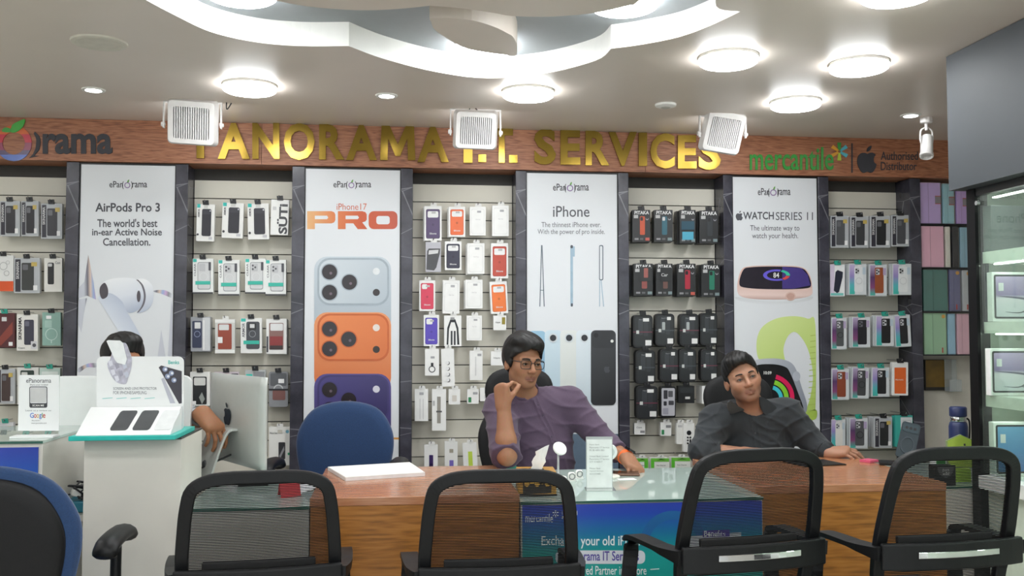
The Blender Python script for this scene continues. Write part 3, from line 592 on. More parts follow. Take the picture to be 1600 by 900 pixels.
# ================================================================ hanging packs on the slatwall
M_TABB = mat('#1c1c1f', .4); M_TABW = mat('#e9e9e6', .5); M_TABT = mat('#2a9d8a', .4); M_HOOK = mat('#b8babd', .25, 1.0)
ORD = ['first', 'second', 'third', 'fourth', 'fifth']
BAYN = {'A': 'far left bay', 'B': 'bay behind the silver monitor', 'C': 'bay beside the purple shirt', 'D': 'bay between the two people', 'E': 'bay right of watch poster'}
def pack(name, rect, Yf, thick, hexc, prints, label, cat='box', tab='b', roll=0.0, rough=.35, rad=1.0, stack=0, hook=True, group=None, top=0.0, bev=.0015):
    x0, y0, x1, y1 = rect; cx, cy = (x0 + x1) / 2, (y0 + y1) / 2; ca, sa = cos(radians(roll)), sin(radians(roll))
    def pl(u, v, d):
        dx, dy = (x0 + u * (x1 - x0)) - cx, (y0 + v * (y1 - y0)) - cy
        p = W(cx + dx * ca - dy * sa, cy + dx * sa + dy * ca, Yf); return (p[0], Yf - d, p[2])
    w, h = x1 - x0, y1 - y0
    def rr(a, b, c, d, r): return [(x / w, y / h) for x, y in rrect(a * w, b * h, c * w, d * h, r, 3)]
    m = mat(hexc, rough, noise=.02) if isinstance(hexc, str) else hexc
    o = raw(name, *S_prism([rr(0, 0, 1, 1, rad)], -thick, 0, pl), m, world=True, bevel=bev)
    tag(o, label, cat, group)
    lift = .0006
    for q in prints:
        k = q[0]; lift += .0004
        if k == 'r':
            _, a, b, c, d, hx, r = q[:7]; nm = q[7] if len(q) > 7 else 'print'
            v, f = S_prism([rr(a, b, c, d, r)], lift, lift, pl)
        elif k == 'c':
            _, a, b, r, hx = q[:5]; nm = q[5] if len(q) > 5 else 'lens_print'
            v, f = S_prism([circ(a, b, r, r * w / h, 14)], lift, lift, pl)
        elif k == 'o':
            _, a, b, r, r2, hx = q[:6]; nm = q[6] if len(q) > 6 else 'ring_print'
            v, f = S_prism([circ(a, b, r, r * w / h, 20), circ(a, b, r2, r2 * w / h, 20)[::-1]], lift, lift, pl)
        elif k == 'p':
            _, pts, hx = q[:3]; nm = q[3] if len(q) > 3 else 'print'
            v, f = S_prism([pts], lift, lift, pl)
        elif k == 't':
            _, tx, a, b, c, d, hx = q[:7]; rt = q[7] if len(q) > 7 else 0; bd = q[8] if len(q) > 8 else .02; nm = 'lettering'
            v, f = S_text(tx, lambda u, v_, d_: pl(u, v_, lift), a, d, c, b, bd, rt)
        elif k == 'g':
            _, a, b, c, d, stops = q[:6]; nm = 'gradient_print'
            v, f = S_prism([rr(a, b, c, d, .5)], lift, lift, pl)
            g = raw(nm, v, f, None, o, world=True); zs = [p.co for p in g.data.vertices]
            g.data.materials.append(mat_grad('pack_gradient', stops, lo=min(p.z for p in zs), hi=max(p.z for p in zs))); continue
        raw(nm, v, f, mat(hx, .35, noise=.03), o, world=True)
    if tab:
        tm = {'b': M_TABB, 'w': M_TABW, 't': M_TABT}[tab]; tw = 5.5 / w; th = 5.5 / h; tc = .5
        if tab == 'w':
            lp = [(x / w, y / h) for x, y in rrect((tc - 1.6 / 5.5 * tw * 1.2) * w - 2, -5, (tc) * w + 6, 1, 2, 3)]
        else: lp = [(tc - tw, -th), (tc + tw * .7, -th * 1.15), (tc + tw * .9, 0.02), (tc - tw * .8, 0.02)]
        raw('hang_tab', *S_prism([lp], -.003, .0005 if tab == 'w' else .006, pl), tm, o, world=True)
    for s in range(stack):
        dx = -1.6 * (s + 1) * (1 if cx > 640 else -1)
        q = o.copy(); col.objects.link(q); q.parent = None
        q.location = Vector(o.location) + Vector((random.uniform(-.006, .004), (thick + .004) * (s + 1), random.uniform(-.004, .003)))
        q['label'] = ('nearer' if s == 0 else 'farther') + ' pack behind the one ' + label.split(', ')[1]
        q['group'] = 'packs hanging behind the front ones'
    if hook:
        p = W(cx, y0 - 3, Yf)
        raw('hook', *S_tube([(p[0], .0, p[2]), (p[0], Yf - .018, p[2]), (p[0], Yf - .026, p[2] + .008)], .0028, 6), M_HOOK, wall_back, world=True)
    return o
def LB(look, i, row, bay): return '%s, %s in %s row of %s' % (look, ORD[i], row, BAYN[bay])
def ph(a, b, c, d, hx, cam='#d8d8d4', camrect=None, r=2.0):
    """a phone seen from the back: body and camera window"""
    w, h = c - a, d - b; cr = camrect or (.08, .06, .52, .26)
    return [('r', a, b, c, d, hx, r, 'phone_print'), ('r', a + cr[0] * w, b + cr[1] * h, a + cr[2] * w, b + cr[3] * h, cam, 1.2, 'camera_print')]
ROWS = ['top', 'second', 'third', 'fourth', 'fifth', 'sixth', 'bottom']
def dark_clear(i, row, bay, rect, phone='#2f2e33', look='clear box with dark phone case', stack=0, roll=0, cam='#6a6a70', Yf=-.09):
    pr = [('r', .03, .03, .97, .97, '#b6b9bd', 1, 'window_print'), ('r', .05, .04, .26, .96, '#35333d', .5, 'spine_print'), ('t', 'SKINARMA', .08, .1, .2, .6, '#d8d8d8', 90, .02)] + ph(.3, .14, .78, .92, phone, cam) + [('r', .68, .12, .9, .24, '#c8b060', .3, 'sticker'), ('r', .76, .78, .92, .92, '#eeeeee', .5, 'price_sticker')]
    return pack('phone_case_box', rect, Yf, .026, '#c6c9cc', pr, LB(look, i, row, bay), rough=.12, roll=roll, stack=stack)

# ---------------- bay A
dark_clear(0, 'top', 'A', (0, 314, 31, 369), look='wide clear box with shiny case'); dark_clear(1, 'top', 'A', (33, 314, 60, 369), '#1f1e24', 'clear box with black case'); dark_clear(2, 'top', 'A', (64, 318, 97, 373), '#34333a', 'clear box with grey case')
pack('phone_case_box', (-10, 399, 21, 455), -.09, .026, '#e8e8e6', [('r', 0, .72, 1, 1, '#e0592a', .5, 'orange_print'), ('o', .5, .3, .2, .17, '#b4b4b4'), ('o', .66, .5, .14, .11, '#b4b4b4'), ('o', .72, .2, .1, .08, '#b4b4b4')], LB('white box with orange bottom', 0, 'second', 'A'))
dark_clear(1, 'second', 'A', (22, 403, 62, 458), '#3b3d3c', 'wide clear box with charcoal case'); pack('phone_case_box', (69, 403, 97, 456), -.09, .024, '#e6e4de', ph(.2, .14, .55, .78, '#202024', '#d0d0d0', (.05, .04, .7, .18)) + [('t', 'Case', .62, .1, .9, .18, '#777777')], LB('white box with slim black phone', 2, 'second', 'A'))
pack('phone_case_box', (-8, 489, 23, 543), -.09, .028, '#5a2b2f', [('p', [(.1, .8), (.9, .25), (.9, .6), (.3, .95)], '#8c4036'), ('r', .35, .12, .6, .24, '#d8d8d8', .4, 'sticker'), ('r', .7, .84, .9, .95, '#eeeeee', .4, 'price_sticker')], LB('dark red case box', 0, 'third', 'A'), tab='t')
pack('phone_case_box', (26, 491, 59, 548), -.09, .03, '#eceae4', [('t', 'SKINARMA', .08, .08, .24, .7, '#26262a', 90, .03)] + ph(.36, .15, .82, .84, '#3d3d4c', '#6c6c7c') + [('r', .68, .74, .96, .95, '#d6d6da', .4, 'inset_print'), ('c', .84, .85, .09, '#5a5a60'), ('t', 'Case', .08, .9, .4, .94, '#777777')], LB('white box lettered up its side', 1, 'third', 'A'), tab='b')
pack('phone_case_box', (66, 488, 95, 540), -.09, .024, '#8fb3a8', [('r', .14, .24, .52, .46, '#a9c8be', 1.2, 'camera_print'), ('o', .5, .66, .33, .29, '#c6dcd4'), ('r', .47, .84, .53, .93, '#c6dcd4', .3), ('r', .22, .1, .5, .2, '#eeeeee', .4, 'sticker')], LB('pale green case box', 2, 'third', 'A'), tab='b')
dark_clear(0, 'fourth', 'A', (-6, 576, 23, 631), '#4a3a38', 'clear box with brown case'); pack('phone_case_box', (27, 574, 60, 632), -.09, .026, '#e2e2de', ph(.15, .08, .8, .9, '#2f3f3a'), LB('white box behind the review stand', 1, 'fourth', 'A'), tab='t'); pack('phone_case_box', (62, 575, 94, 630), -.09, .026, '#c2d6ce', [('r', .1, .1, .9, .3, '#e4ece8', 1)], LB('mint box behind the review stand', 2, 'fourth', 'A'), tab='t')
pack('phone_case_box', (-4, 660, 21, 712), -.09, .026, '#dcdce0', [('r', .1, .12, .8, .3, '#6d6488', 1), ('r', .1, .4, .8, .9, '#3a3c4a', 1)], LB('violet and grey box low down', 0, 'fifth', 'A'), tab='t')
# ---------------- bay B
for i, r in enumerate([(307, 319, 335, 377), (347, 317, 380, 372), (387, 318, 420, 374)]):
    pack('phone_case_box', r, -.11, .03, '#ebebe8', [('r', .02, .0, .2, .1, '#2fb8b0', .4, 'teal_print'), ('t', 'ARMOR', .07, .13, .17, .36, '#55555a', 90, .03)] + ph(.3, .13, .82, .86, '#26252e', '#34333c', (.04, .02, .96, .2), 2.4) + [('c', .09, .82, .06, '#3a3a3e', 'badge_print'), ('c', .76, .18, .04, '#c8c8d0'), ('r', .7, .88, .9, .95, '#c4c4c8', .3), ('r', .4, .04, .62, .11, '#d0d0cc', .3, 'sticker')], LB('white box with black phone', i, 'top', 'B'), roll=(1.5, 2, -1)[i])
pack('phone_case_box', (423, 312, 451, 367), -.1, .03, '#eeeeec', [('t', 'SÜTi', .36, .12, .94, .97, '#3d3d42', 90, .035), ('r', .1, .2, .3, .3, '#cfcfcf', .4, 'sticker')], LB('white box with large upright letters', 3, 'top', 'B'), roll=2)
for i, r in enumerate([(301, 404, 333, 459), (341, 406, 374, 462), (383, 404, 415, 459), (415, 406, 447, 462)]):
    pack('phone_case_box', r, -.11, .034, '#eceeec', [('r', .02, .01, .2, .1, '#38bdb0', .4, 'teal_print'), ('t', 'CLEAR', .07, .14, .16, .5, '#7a7a80', 90, .02), ('r', .24, .1, .88, .88, '#9a9ca0', 3, 'window_print'), ('r', .27, .12, .85, .86, '#d4d5d6', 2.6, 'clear_case'), ('r', .32, .15, .62, .36, '#c0c1c4', 1.4, 'camera_print')] + [('c', .38, .2, .05, '#55555a'), ('c', .38, .3, .05, '#55555a'), ('c', .5, .25, .05, '#55555a')][:(0 if i == 0 else 3)] + [('o', .54, .52, .2, .185, '#e6e8ea'), ('r', .14, .64, .87, .74, '#38b9a6', .4, 'teal_band'), ('r', .78, .1, .9, .34, '#4a4a52', .6, 'charm_print'), ('r', .0, .955, 1, 1, '#3a3a3e', .2, 'base_print')], LB('white box with clear case', i, 'second', 'B'))
pack('phone_case_box', (298, 495, 329, 549), -.11, .034, '#9a9ca2', [('r', .08, .12, .56, .9, '#2c3350', 1.6, 'phone_print'), ('o', .33, .5, .16, .13, '#8892b0'), ('r', .2, .16, .5, .34, '#dcdcdc', .5, 'sticker'), ('r', .6, .02, .98, .98, '#cfd1d4', .4, 'side_print'), ('r', .62, .1, .7, .95, '#e8e8e8', .3, 'spine_print')], LB('clear box with navy case', 0, 'third', 'B'), rough=.15, stack=1)
pack('phone_case_box', (336, 499, 367, 552), -.11, .03, '#cfcfcc', [('r', .0, .0, 1, .1, '#eeeeec', .4, 'header_print'), ('r', .15, .13, .84, .88, '#9a4634', 1.4, 'phone_print'), ('r', .2, .15, .7, .32, '#dcdedd', 1.4, 'camera_print'), ('r', .14, .52, .38, .7, '#eeeeee', .4, 'sticker'), ('r', 0, .9, 1, 1, '#efefec', .4, 'footer_print')], LB('white framed box with rust case', 1, 'third', 'B'), tab='w')
pack('phone_case_box', (376, 497, 409, 552), -.11, .032, '#ececea', [('r', .02, .01, .24, .1, '#38bdb0', .4, 'teal_print'), ('t', 'ARMOR', .07, .14, .2, .55, '#6a6a70', 90, .02)] + [('r', .27, .1, .9, .88, '#4a4c52', 3, 'window_print'), ('r', .36, .14, .74, .34, '#2a2a2e', 1.5, 'camera_print'), ('r', .44, .17, .66, .28, '#dddddd', .4, 'sticker'), ('o', .56, .45, .16, .14, '#a8aab0'), ('r', .14, .64, .88, .74, '#38b9a6', .4, 'teal_band')], LB('white box with dark case', 2, 'third', 'B'))
pack('phone_case_box', (416, 498, 448, 553), -.11, .034, '#e8e8e6', [('r', .14, .12, .84, .88, '#8a6660', 1.6, 'window_print'), ('r', .18, .5, .8, .76, '#8c3434', .8, 'phone_print'), ('r', .18, .76, .8, .88, '#3c3030', .8, 'shade_print'), ('r', .2, .14, .82, .34, '#e2e2e2', 1.6, 'camera_print'), ('r', .02, .5, .1, .95, '#3a3a44', .3, 'spine_print')], LB('white box with red clear case', 3, 'third', 'B'), stack=1)
pack('phone_case_box', (297, 581, 328, 634), -.11, .03, '#e9e9e6', [('r', .14, .14, .84, .96, '#25272a', 1.8, 'phone_print'), ('r', .2, .17, .78, .4, '#d9d9d6', 2, 'camera_print'), ('r', .04, .86, .3, .97, '#eeeeee', .4, 'sticker'), ('p', [(.45, .75), (.6, .6), (.75, .8), (.6, .95)], '#9aa09c')], LB('white box with black clear case', 0, 'fourth', 'B'))
pack('phone_case_box', (334, 581, 373, 632), -.11, .03, '#cfc4cc', [('r', .1, .05, .6, .3, '#b6788c', 1), ('r', .7, .05, .98, .3, '#4a4a50', 1)], LB('pinkish box hidden by the monitor', 1, 'fourth', 'B')); pack('phone_case_box', (383, 578, 415, 632), -.11, .03, '#b9bdbd', [('r', .05, .12, .36, .3, '#38bdb0', .6, 'teal_print'), ('r', .4, .05, .95, .3, '#8a8c90', 1)], LB('clear box with teal corner', 2, 'fourth', 'B'))
pack('phone_case_box', (420, 581, 450, 636), -.11, .034, '#8e9094', [('r', .08, .04, .92, .4, '#5e6064', 2, 'camera_print'), ('o', .5, .5, .26, .2, '#c4c6c8'), ('r', .2, .52, .86, .8, '#7a5450', 2, 'phone_print'), ('r', 0, .48, 1, .53, '#222226', .3, 'black_band'), ('r', .5, .2, .8, .32, '#eeeeee', .4, 'sticker')], LB('clear grey box with black band', 3, 'fourth', 'B'), rad=3, rough=.12, stack=1)
pack('phone_case_box', (420, 667, 453, 727), -.11, .03, '#ecece8', [('r', .46, .4, .78, .84, '#3a3a3e', 1.4, 'phone_print'), ('p', [(.5, .75), (.72, .5), (.74, .6), (.54, .82)], '#9a9aa0'), ('c', .88, .12, .08, '#7ab4c8', 'badge_print'), ('c', .12, .94, .09, '#3aa6a8', 'badge_print'), ('c', .95, .7, .06, '#2a9a6a', 'badge_print'), ('r', .42, .08, .64, .16, '#c8c4b8', .3, 'sticker'), ('t', 'Phone Case', .06, .14, .4, .18, '#555555')], LB('white box with small phone picture', 0, 'fifth', 'B'), tab='w')
# ---------------- bay C: white case boxes
def wcase(i, row, rect, hx, look, camw=(.08, .05, .92, .28), roll=0, stack=0, dot=True):
    pr = [('r', .1, .09, .9, .94, '#' + ''.join('%02x' % max(0, int(hx[k:k + 2], 16) - 24) for k in (1, 3, 5)), 2.4, 'case_rim_print'), ('r', .13, .11, .87, .925, hx, 2.1, 'case_print'), ('r', .13 + camw[0] * .74, .11 + camw[1] * .8, .13 + camw[2] * .74, .11 + camw[3] * .8, '#e9e9e8', 2, 'camera_window_print')]
    if dot:
        g = '#%02x%02x%02x' % tuple(max(0, int(int(hx[k:k + 2], 16) * .85)) for k in (1, 3, 5))
        pr += [('c', .5, .54, .07, g, 'emblem_print'), ('t', 'Silicone', .3, .77, .7, .82, '#dcdcdc')]
    pr.append(('r', .42, .16, .66, .22, '#b9b9b9', .3, 'sticker'))
    return pack('phone_case_box', rect, -.1, .025, '#eeeeec', pr, LB(look, i, row, 'C'), tab='w', roll=roll, stack=stack)
def wplain(i, row, rect, look, name='accessory_box', extra=(), roll=0, stack=0, tab='w'):
    pr = [('r', .1, .08, .9, .93, '#d9d9d8', 2, 'outline_print'), ('r', .12, .095, .88, .92, '#efefed', 2, 'panel_print'), ('r', .46, .14, .7, .21, '#a9a9ac', .3, 'sticker'), ('t', 'Clear Case', .36, .42, .66, .46, '#b4b4b6', 0, 0)] if not extra else list(extra)
    return pack(name, rect, -.1, .028, '#efefed', pr, LB(look, i, row, 'C'), tab=tab, roll=roll, stack=stack)
wcase(0, 'top', (663, 322, 690, 376), '#57466c', 'white box with violet case', stack=1); wcase(1, 'top', (701, 323, 727, 370), '#ea6f3e', 'white box with orange case', stack=1); wplain(2, 'top', (734, 323, 759, 368), 'plain white case box'); wplain(3, 'top', (769, 321, 795, 369), 'plain white case box')
pack('phone_case_box', (665, 378, 689, 425), -.1, .02, '#b9b8c0', [('p', [(.1, .3), (.2, .22), (.95, .22), (.92, .4), (.7, .85), (.55, .95), (.05, .92)], '#4a4a4e', 'phone_print'), ('p', [(.22, .28), (.85, .26), (.8, .38), (.18, .42)], '#cfcfd0', 'camera_print')], LB('grey box with slanted dark case', 0, 'second', 'C'), tab='w')
wcase(1, 'second', (695, 377, 721, 422), '#343246', 'white box with navy case'); wplain(2, 'second', (730, 380, 757, 428), 'plain white case box', stack=1); wcase(3, 'second', (767, 380, 794, 435), '#c04a38', 'white box with red case')
wcase(0, 'third', (655, 438, 680, 486), '#d9415c', 'white box with pink case', (.06, .02, .5, .22)); wplain(1, 'third', (692, 438, 718, 490), 'plain white case box', roll=1, stack=1); wplain(2, 'third', (727, 437, 754, 482), 'plain white case box', stack=1); wcase(3, 'third', (766, 440, 793, 490), '#ee7a36', 'tilted white box with orange case', roll=-3, stack=1)
wcase(0, 'fourth', (662, 492, 686, 541), '#5b48b8', 'white box with bright violet case', (.06, .02, .6, .24))
wplain(1, 'fourth', (694, 493, 721, 541), 'white box with black straps', 'strap_box', [('p', [(.14, .95), (.18, .4), (.36, .12), (.64, .12), (.82, .4), (.88, .95), (.76, .95), (.72, .44), (.6, .22), (.4, .22), (.28, .44), (.24, .95)], '#26262c', 'strap_print'), ('r', .38, .5, .48, .96, '#2c2c34', .4, 'strap_print'), ('r', .56, .5, .66, .96, '#2c2c34', .4, 'strap_print'), ('r', .36, .06, .6, .14, '#9a9a9a', .3, 'sticker')])
wplain(2, 'fourth', (729, 493, 753, 532), 'plain white accessory box'); wplain(3, 'fourth', (771, 493, 791, 516), 'small white box with olive sticker', extra=[('r', .66, .12, .92, .6, '#9a8a2a', .4, 'sticker'), ('t', 'Adapter', .15, .4, .55, .55, '#888888')])
wplain(0, 'fifth', (664, 545, 686, 587), 'white box with black key ring', 'key_ring_box', [('o', .5, .76, .24, .18, '#25252a'), ('r', .42, .52, .6, .66, '#25252a', .5, 'loop_print'), ('r', .4, .28, .68, .36, '#a9a9ac', .3, 'sticker')])
wplain(1, 'fifth', (690, 545, 710, 604), 'tall white box with four trackers', 'tracker_box', [x for k in range(4) for x in (('c', .5, .38 + .15 * k, .15, '#3c3c42', 'tracker_print'), ('c', .44, .37 + .15 * k, .15, '#e8e8e8', 'tracker_print'))], roll=-1.5)
wplain(2, 'fifth', (734, 548, 754, 594), 'plain white cable box', extra=[('r', .42, .2, .5, .85, '#d4d4d4', .5, 'cable_print'), ('r', .6, .1, .9, .18, '#a9a9ac', .3, 'sticker')]); wplain(3, 'fifth', (767, 549, 786, 571), 'small white box', extra=[('t', 'Adapter', .2, .4, .8, .55, '#999999')])
wplain(0, 'sixth', (648, 608, 669, 658), 'plain white earphone box', extra=[('r', .36, .3, .42, .94, '#d0d0d0', .5), ('r', .6, .3, .66, .94, '#d0d0d0', .5), ('r', .35, .1, .66, .18, '#a9a9ac', .3, 'sticker')]); wplain(1, 'sixth', (675, 608, 697, 673), 'tall white box with grey strap', 'strap_box', [('r', .36, .18, .62, .82, '#9a968e', .6, 'strap_print'), ('r', .3, .52, .7, .56, '#5a5a5a', .3, 'buckle_print'), ('r', .06, .28, .2, .4, '#b9b9b9', .3, 'sticker')])
wplain(2, 'sixth', (701, 608, 719, 632), 'small white adapter box', extra=[('r', .3, .4, .7, .8, '#d6d0c8', 1)]); wplain(3, 'sixth', (730, 608, 748, 631), 'small white box with green mark', extra=[('r', .1, .55, .36, .9, '#3a8a5a', .4), ('r', .5, .2, .9, .36, '#a9a9ac', .3)]); wplain(4, 'sixth', (750, 606, 773, 627), 'wide white charger box', extra=[('r', .3, .5, .42, .8, '#cccccc', .3), ('r', .6, .5, .72, .8, '#cccccc', .3), ('r', .6, .2, .95, .34, '#a9a9ac', .3)], stack=1)
wplain(0, 'bottom', (663, 695, 684, 748), 'white box with purple watch strap', 'strap_box', [('r', .36, .3, .66, .95, '#3d2a62', .8, 'strap_print'), ('r', .4, .55, .62, .62, '#2a1c48', .5)]); wplain(1, 'bottom', (695, 690, 715, 748), 'white box with lilac watch strap', 'strap_box', [('r', .36, .5, .68, .97, '#7a6cc0', .6, 'strap_print'), ('r', .36, .2, .66, .3, '#a8a294', .3, 'sticker')]); wplain(2, 'bottom', (724, 692, 746, 748), 'white box with lime watch strap', 'strap_box', [('r', .36, .24, .66, .97, '#c6dc58', .6, 'strap_print'), ('r', 0, .74, 1, .77, '#c8c4c8', .2)], roll=-3); wplain(3, 'bottom', (757, 714, 771, 748), 'narrow plain white box')
# ---------------- bay D: black boxes
def blk(i, row, rect, phone, look, extra=(), stack=1):
    pr = [('t', 'PITAKA', .12, .03, .93, .14, '#e4e4e4', 0, .03), ('r', .08, .16, .32, .26, '#b9b9b9', .3, 'sticker')] + (ph(.42, .2, .7, .78, phone, '#1c1c1e' if phone != '#2c6272' else '#c8c8c8', (.08, .04, .6, .24), 1.6) if phone else []) + [('c', .82, .28, .08, '#9a9aa0', 'badge_print'), ('c', .82, .26, .06, '#2a2a2c', 'badge_print'), ('r', .12, .88, .34, .94, '#8e8e90', .2), ('r', .42, .88, .6, .94, '#5e5e60', .2), ('r', .72, .87, .95, .96, '#b8564a' if phone in ('#c4512e', '#a8283c') else '#7a8a8c', .2)] + list(extra)
    return pack('phone_case_box', rect, -.12, .03, '#252628', pr, LB(look, i, row, 'D'), stack=stack, rough=.4)
blk(0, 'top', (988, 328, 1016, 378), '#c4512e', 'black box with orange phone'); blk(1, 'top', (1022, 328, 1051, 378), '#2c6272', 'black box with blue phone'); blk(2, 'top', (1062, 328, 1087, 380), None, 'black box with sea picture', [('r', .1, .34, .9, .6, '#1d4a5c', .5, 'picture_print'), ('r', .15, .66, .85, .9, '#4fa8c4', .5, 'picture_print')], 2); blk(3, 'top', (1093, 329, 1122, 380), '#34383c', 'black box with grey phone', stack=2)
blk(0, 'second', (990, 412, 1020, 462), '#8c4a46', 'black box with pinkish phone', [('r', .3, .1, .9, .55, '#2a2a2c', .4, 'inner_box'), ('r', .52, .14, .74, .44, '#9c5a54', 1, 'phone_print')], 2); blk(1, 'second', (1025, 412, 1051, 462), '#6a4a44', 'black box with brown phone', [('r', .25, .12, .9, .56, '#232325', .4, 'inner_box'), ('t', 'Car', .3, .3, .7, .4, '#bbbbbb')], 2); blk(2, 'second', (1058, 412, 1087, 463), '#a8283c', 'black box with red phone', stack=2); blk(3, 'second', (1096, 413, 1125, 464), '#2c7a62', 'black box with green phone', stack=2)
def hard(i, row, rect, look, extra=(), roll=0):
    pr = [('r', .08, .06, .92, .94, '#2c2e31', 4, 'lid_print'), ('r', .26, .16, .5, .6, '#3d4044', 1.5, 'relief_print'), ('r', .54, .2, .76, .64, '#383a3e', 1.5, 'relief_print'), ('t', 'Hard Case', .3, .12, .7, .16, '#8a8c90'), ('r', .0, .5, 1, .53, '#6c3848' if (i + len(row)) % 2 else '#4a5054', .2, 'rubber_band'), ('r', .62, .76, .92, .92, '#e0e0de', .3, 'price_sticker'), ('r', .16, .47, .3, .57, '#c9ccc8', .3, 'sticker'), ('r', .5 + .1 * (i % 2), .1, .8, .2, '#e6e6e4', .3, 'sticker')] + list(extra)
    o = pack('hard_case', rect, -.13, .05, '#1f2022', pr, LB(look, i, row, 'D'), cat='case', rad=6, rough=.5, bev=.008, roll=roll)
    return o
for i, (r, e) in enumerate([((989, 492, 1020, 544), 'black hard case'), ((1024, 490, 1054, 541), 'black hard case with silver tool'), ((1062, 490, 1092, 541), 'black hard case with angled sticker'), ((1094, 489, 1121, 540), 'greenish black hard case')]): hard(i, 'third', r, e, [('r', .34, .26, .5, .5, '#aab0b0', 1)] if i in (1, 2) else [])
for i, (r, e) in enumerate([((993, 547, 1024, 600), 'black hard case with bright sticker'), ((1031, 545, 1060, 597), 'black hard case'), ((1061, 545, 1088, 597), 'black hard case with pink band'), ((1095, 545, 1121, 596), 'black hard case')]): hard(i, 'fourth', r, e)
hard(0, 'fifth', (994, 603, 1028, 655), 'wide black hard case'); pack('tool_case', (1032, 604, 1056, 652), -.12, .045, '#1f2022', [('r', .07, .05, .93, .95, '#b9b9c0', 2, 'card_print'), ('r', .2, .12, .46, .4, '#3a3a40', 1), ('r', .5, .14, .8, .34, '#57575c', 1), ('r', .2, .48, .4, .62, '#34343a', 1), ('r', .52, .46, .86, .6, '#44444a', 1), ('r', .15, .7, .5, .9, '#9a9aa6', .5)], LB('black case with grey tool card', 1, 'fifth', 'D'), cat='case', rad=3, bev=.006)
pack('accessory_box', (1060, 603, 1085, 630), -.12, .04, '#232426', [('r', .1, .08, .9, .4, '#303235', 1), ('r', .42, .62, .72, .76, '#d8d8d6', .3, 'sticker')], LB('small black box', 2, 'fifth', 'D')); pack('cable_box', (1097, 603, 1123, 631), -.12, .04, '#ececea', [('r', .24, .5, .3, .9, '#3a3a3e', .3, 'cable_print'), ('r', .6, .5, .66, .9, '#3a3a3e', .3, 'cable_print'), ('r', .28, .78, .62, .96, '#c8c0b8', .8)], LB('white cable box', 3, 'fifth', 'D'), tab='w', stack=2)
pack('accessory_box', (991, 661, 1008, 679), -.1, .03, '#ececea', [('r', .55, .65, .95, .85, '#8a8a8c', .3), ('t', 'Case', .2, .3, .7, .45, '#9a9a9a')], LB('small white box', 0, 'sixth', 'D'), tab='w'); pack('accessory_box', (1032, 660, 1049, 681), -.1, .03, '#ececea', [('r', .1, .55, .34, .9, '#3a8a5a', .3), ('r', .5, .2, .95, .4, '#8a8a8c', .3)], LB('small white box with green mark', 1, 'sixth', 'D'), tab='w')
pack('accessory_box', (1057, 661, 1068, 694), -.1, .03, '#e6e6e2', [('r', .2, .1, .8, .2, '#bbbbbb', .3)], LB('narrow plain white box', 2, 'sixth', 'D'), tab='w'); pack('remote_box', (1068, 661, 1085, 706), -.12, .03, '#efefec', [('c', .5, .34, .22, '#26262a', 'button_print'), ('c', .38, .5, .09, '#26262a', 'button_print'), ('c', .62, .5, .09, '#26262a', 'button_print'), ('c', .38, .6, .09, '#26262a', 'button_print'), ('r', .54, .56, .7, .72, '#26262a', 1, 'button_print'), ('c', .38, .7, .09, '#26262a', 'button_print'), ('r', .36, .86, .66, .94, '#a8a8b0', .3)], LB('white box with black remote', 3, 'sixth', 'D'), tab='w')
for i, r in enumerate([(992, 716, 1013, 750), (1017, 716, 1046, 750), (1049, 715, 1079, 750)]): pack('charger_box', r, -.14, .05, '#e9ece6', [('r', 0, 0, .98, .16, '#74c24a', .3, 'green_print'), ('r', 0 if i else .7, .1, .18 if i else .98, 1, '#5fbf3a', .3, 'green_print'), ('p', [(.3, .1), (.55, .03), (.8, .09), (.55, .07)], '#2c2c2e'), ('t', 'Fast Charger', .3, .3, .8, .36, '#6a6a6a'), ('r', .6, .5, .92, .66, '#8a8a8a', .3)], LB(('narrow green and white box', 'middle green and white box', 'wide green and white box')[i], i, 'bottom', 'D'), tab='w')
# ---------------- bay E
for i, (r, p_) in enumerate([((1298, 337, 1326, 387), '#55565a'), ((1329, 338, 1357, 387), '#3c3d40'), ((1360, 337, 1391, 387), '#242528'), ((1393, 336, 1421, 385), '#4c4d52')]): dark_clear(i, 'top', 'E', r, p_, ('clear box with ash case', 'clear box with charcoal case', 'clear box with black case', 'clear box with slate case')[i], stack=1, Yf=-.13)
def sleeve(i, row, rect, phone, look, cam='#c9cace', ring=None, hue=0, stack=2, roll=0):
    st = [(0, '#3fb8a8'), (.3, '#58b8c0'), (.6, '#9a8ac8'), (1, '#c8b8d8')] if hue == 0 else [(0, '#3fb8a8'), (.25, '#8a4a7a'), (.6, '#5a3a68'), (1, '#b8a8c8')]
    pr = [('r', .03, .02, .97, .97, '#d9dde0', .6, 'window_print'), ('g', .05, .03, .34, .97, st)] + ([('r', .31, .1, .8, .9, phone, 2, 'phone_print'), ('r', .36, .14, .58, .33, cam, 1.4, 'camera_print'), ('c', .42, .19, .05, '#2a2a2e'), ('c', .42, .28, .05, '#2a2a2e'), ('c', .52, .23, .05, '#2a2a2e')]) + ([('o', .56, .55, .19, .155, ring)] if ring else []) + [('r', .76, .12, .92, .34, '#b8a8c8' if hue else '#c0d0dc', .3, 'sticker'), ('r', .48, .04, .68, .1, '#e6e6e6', .3, 'price_sticker')]
    return pack('phone_case_sleeve', rect, -.15, .014, '#cdd2d4', pr, LB(look, i, row, 'E'), tab='t', rough=.15, stack=stack, roll=roll)
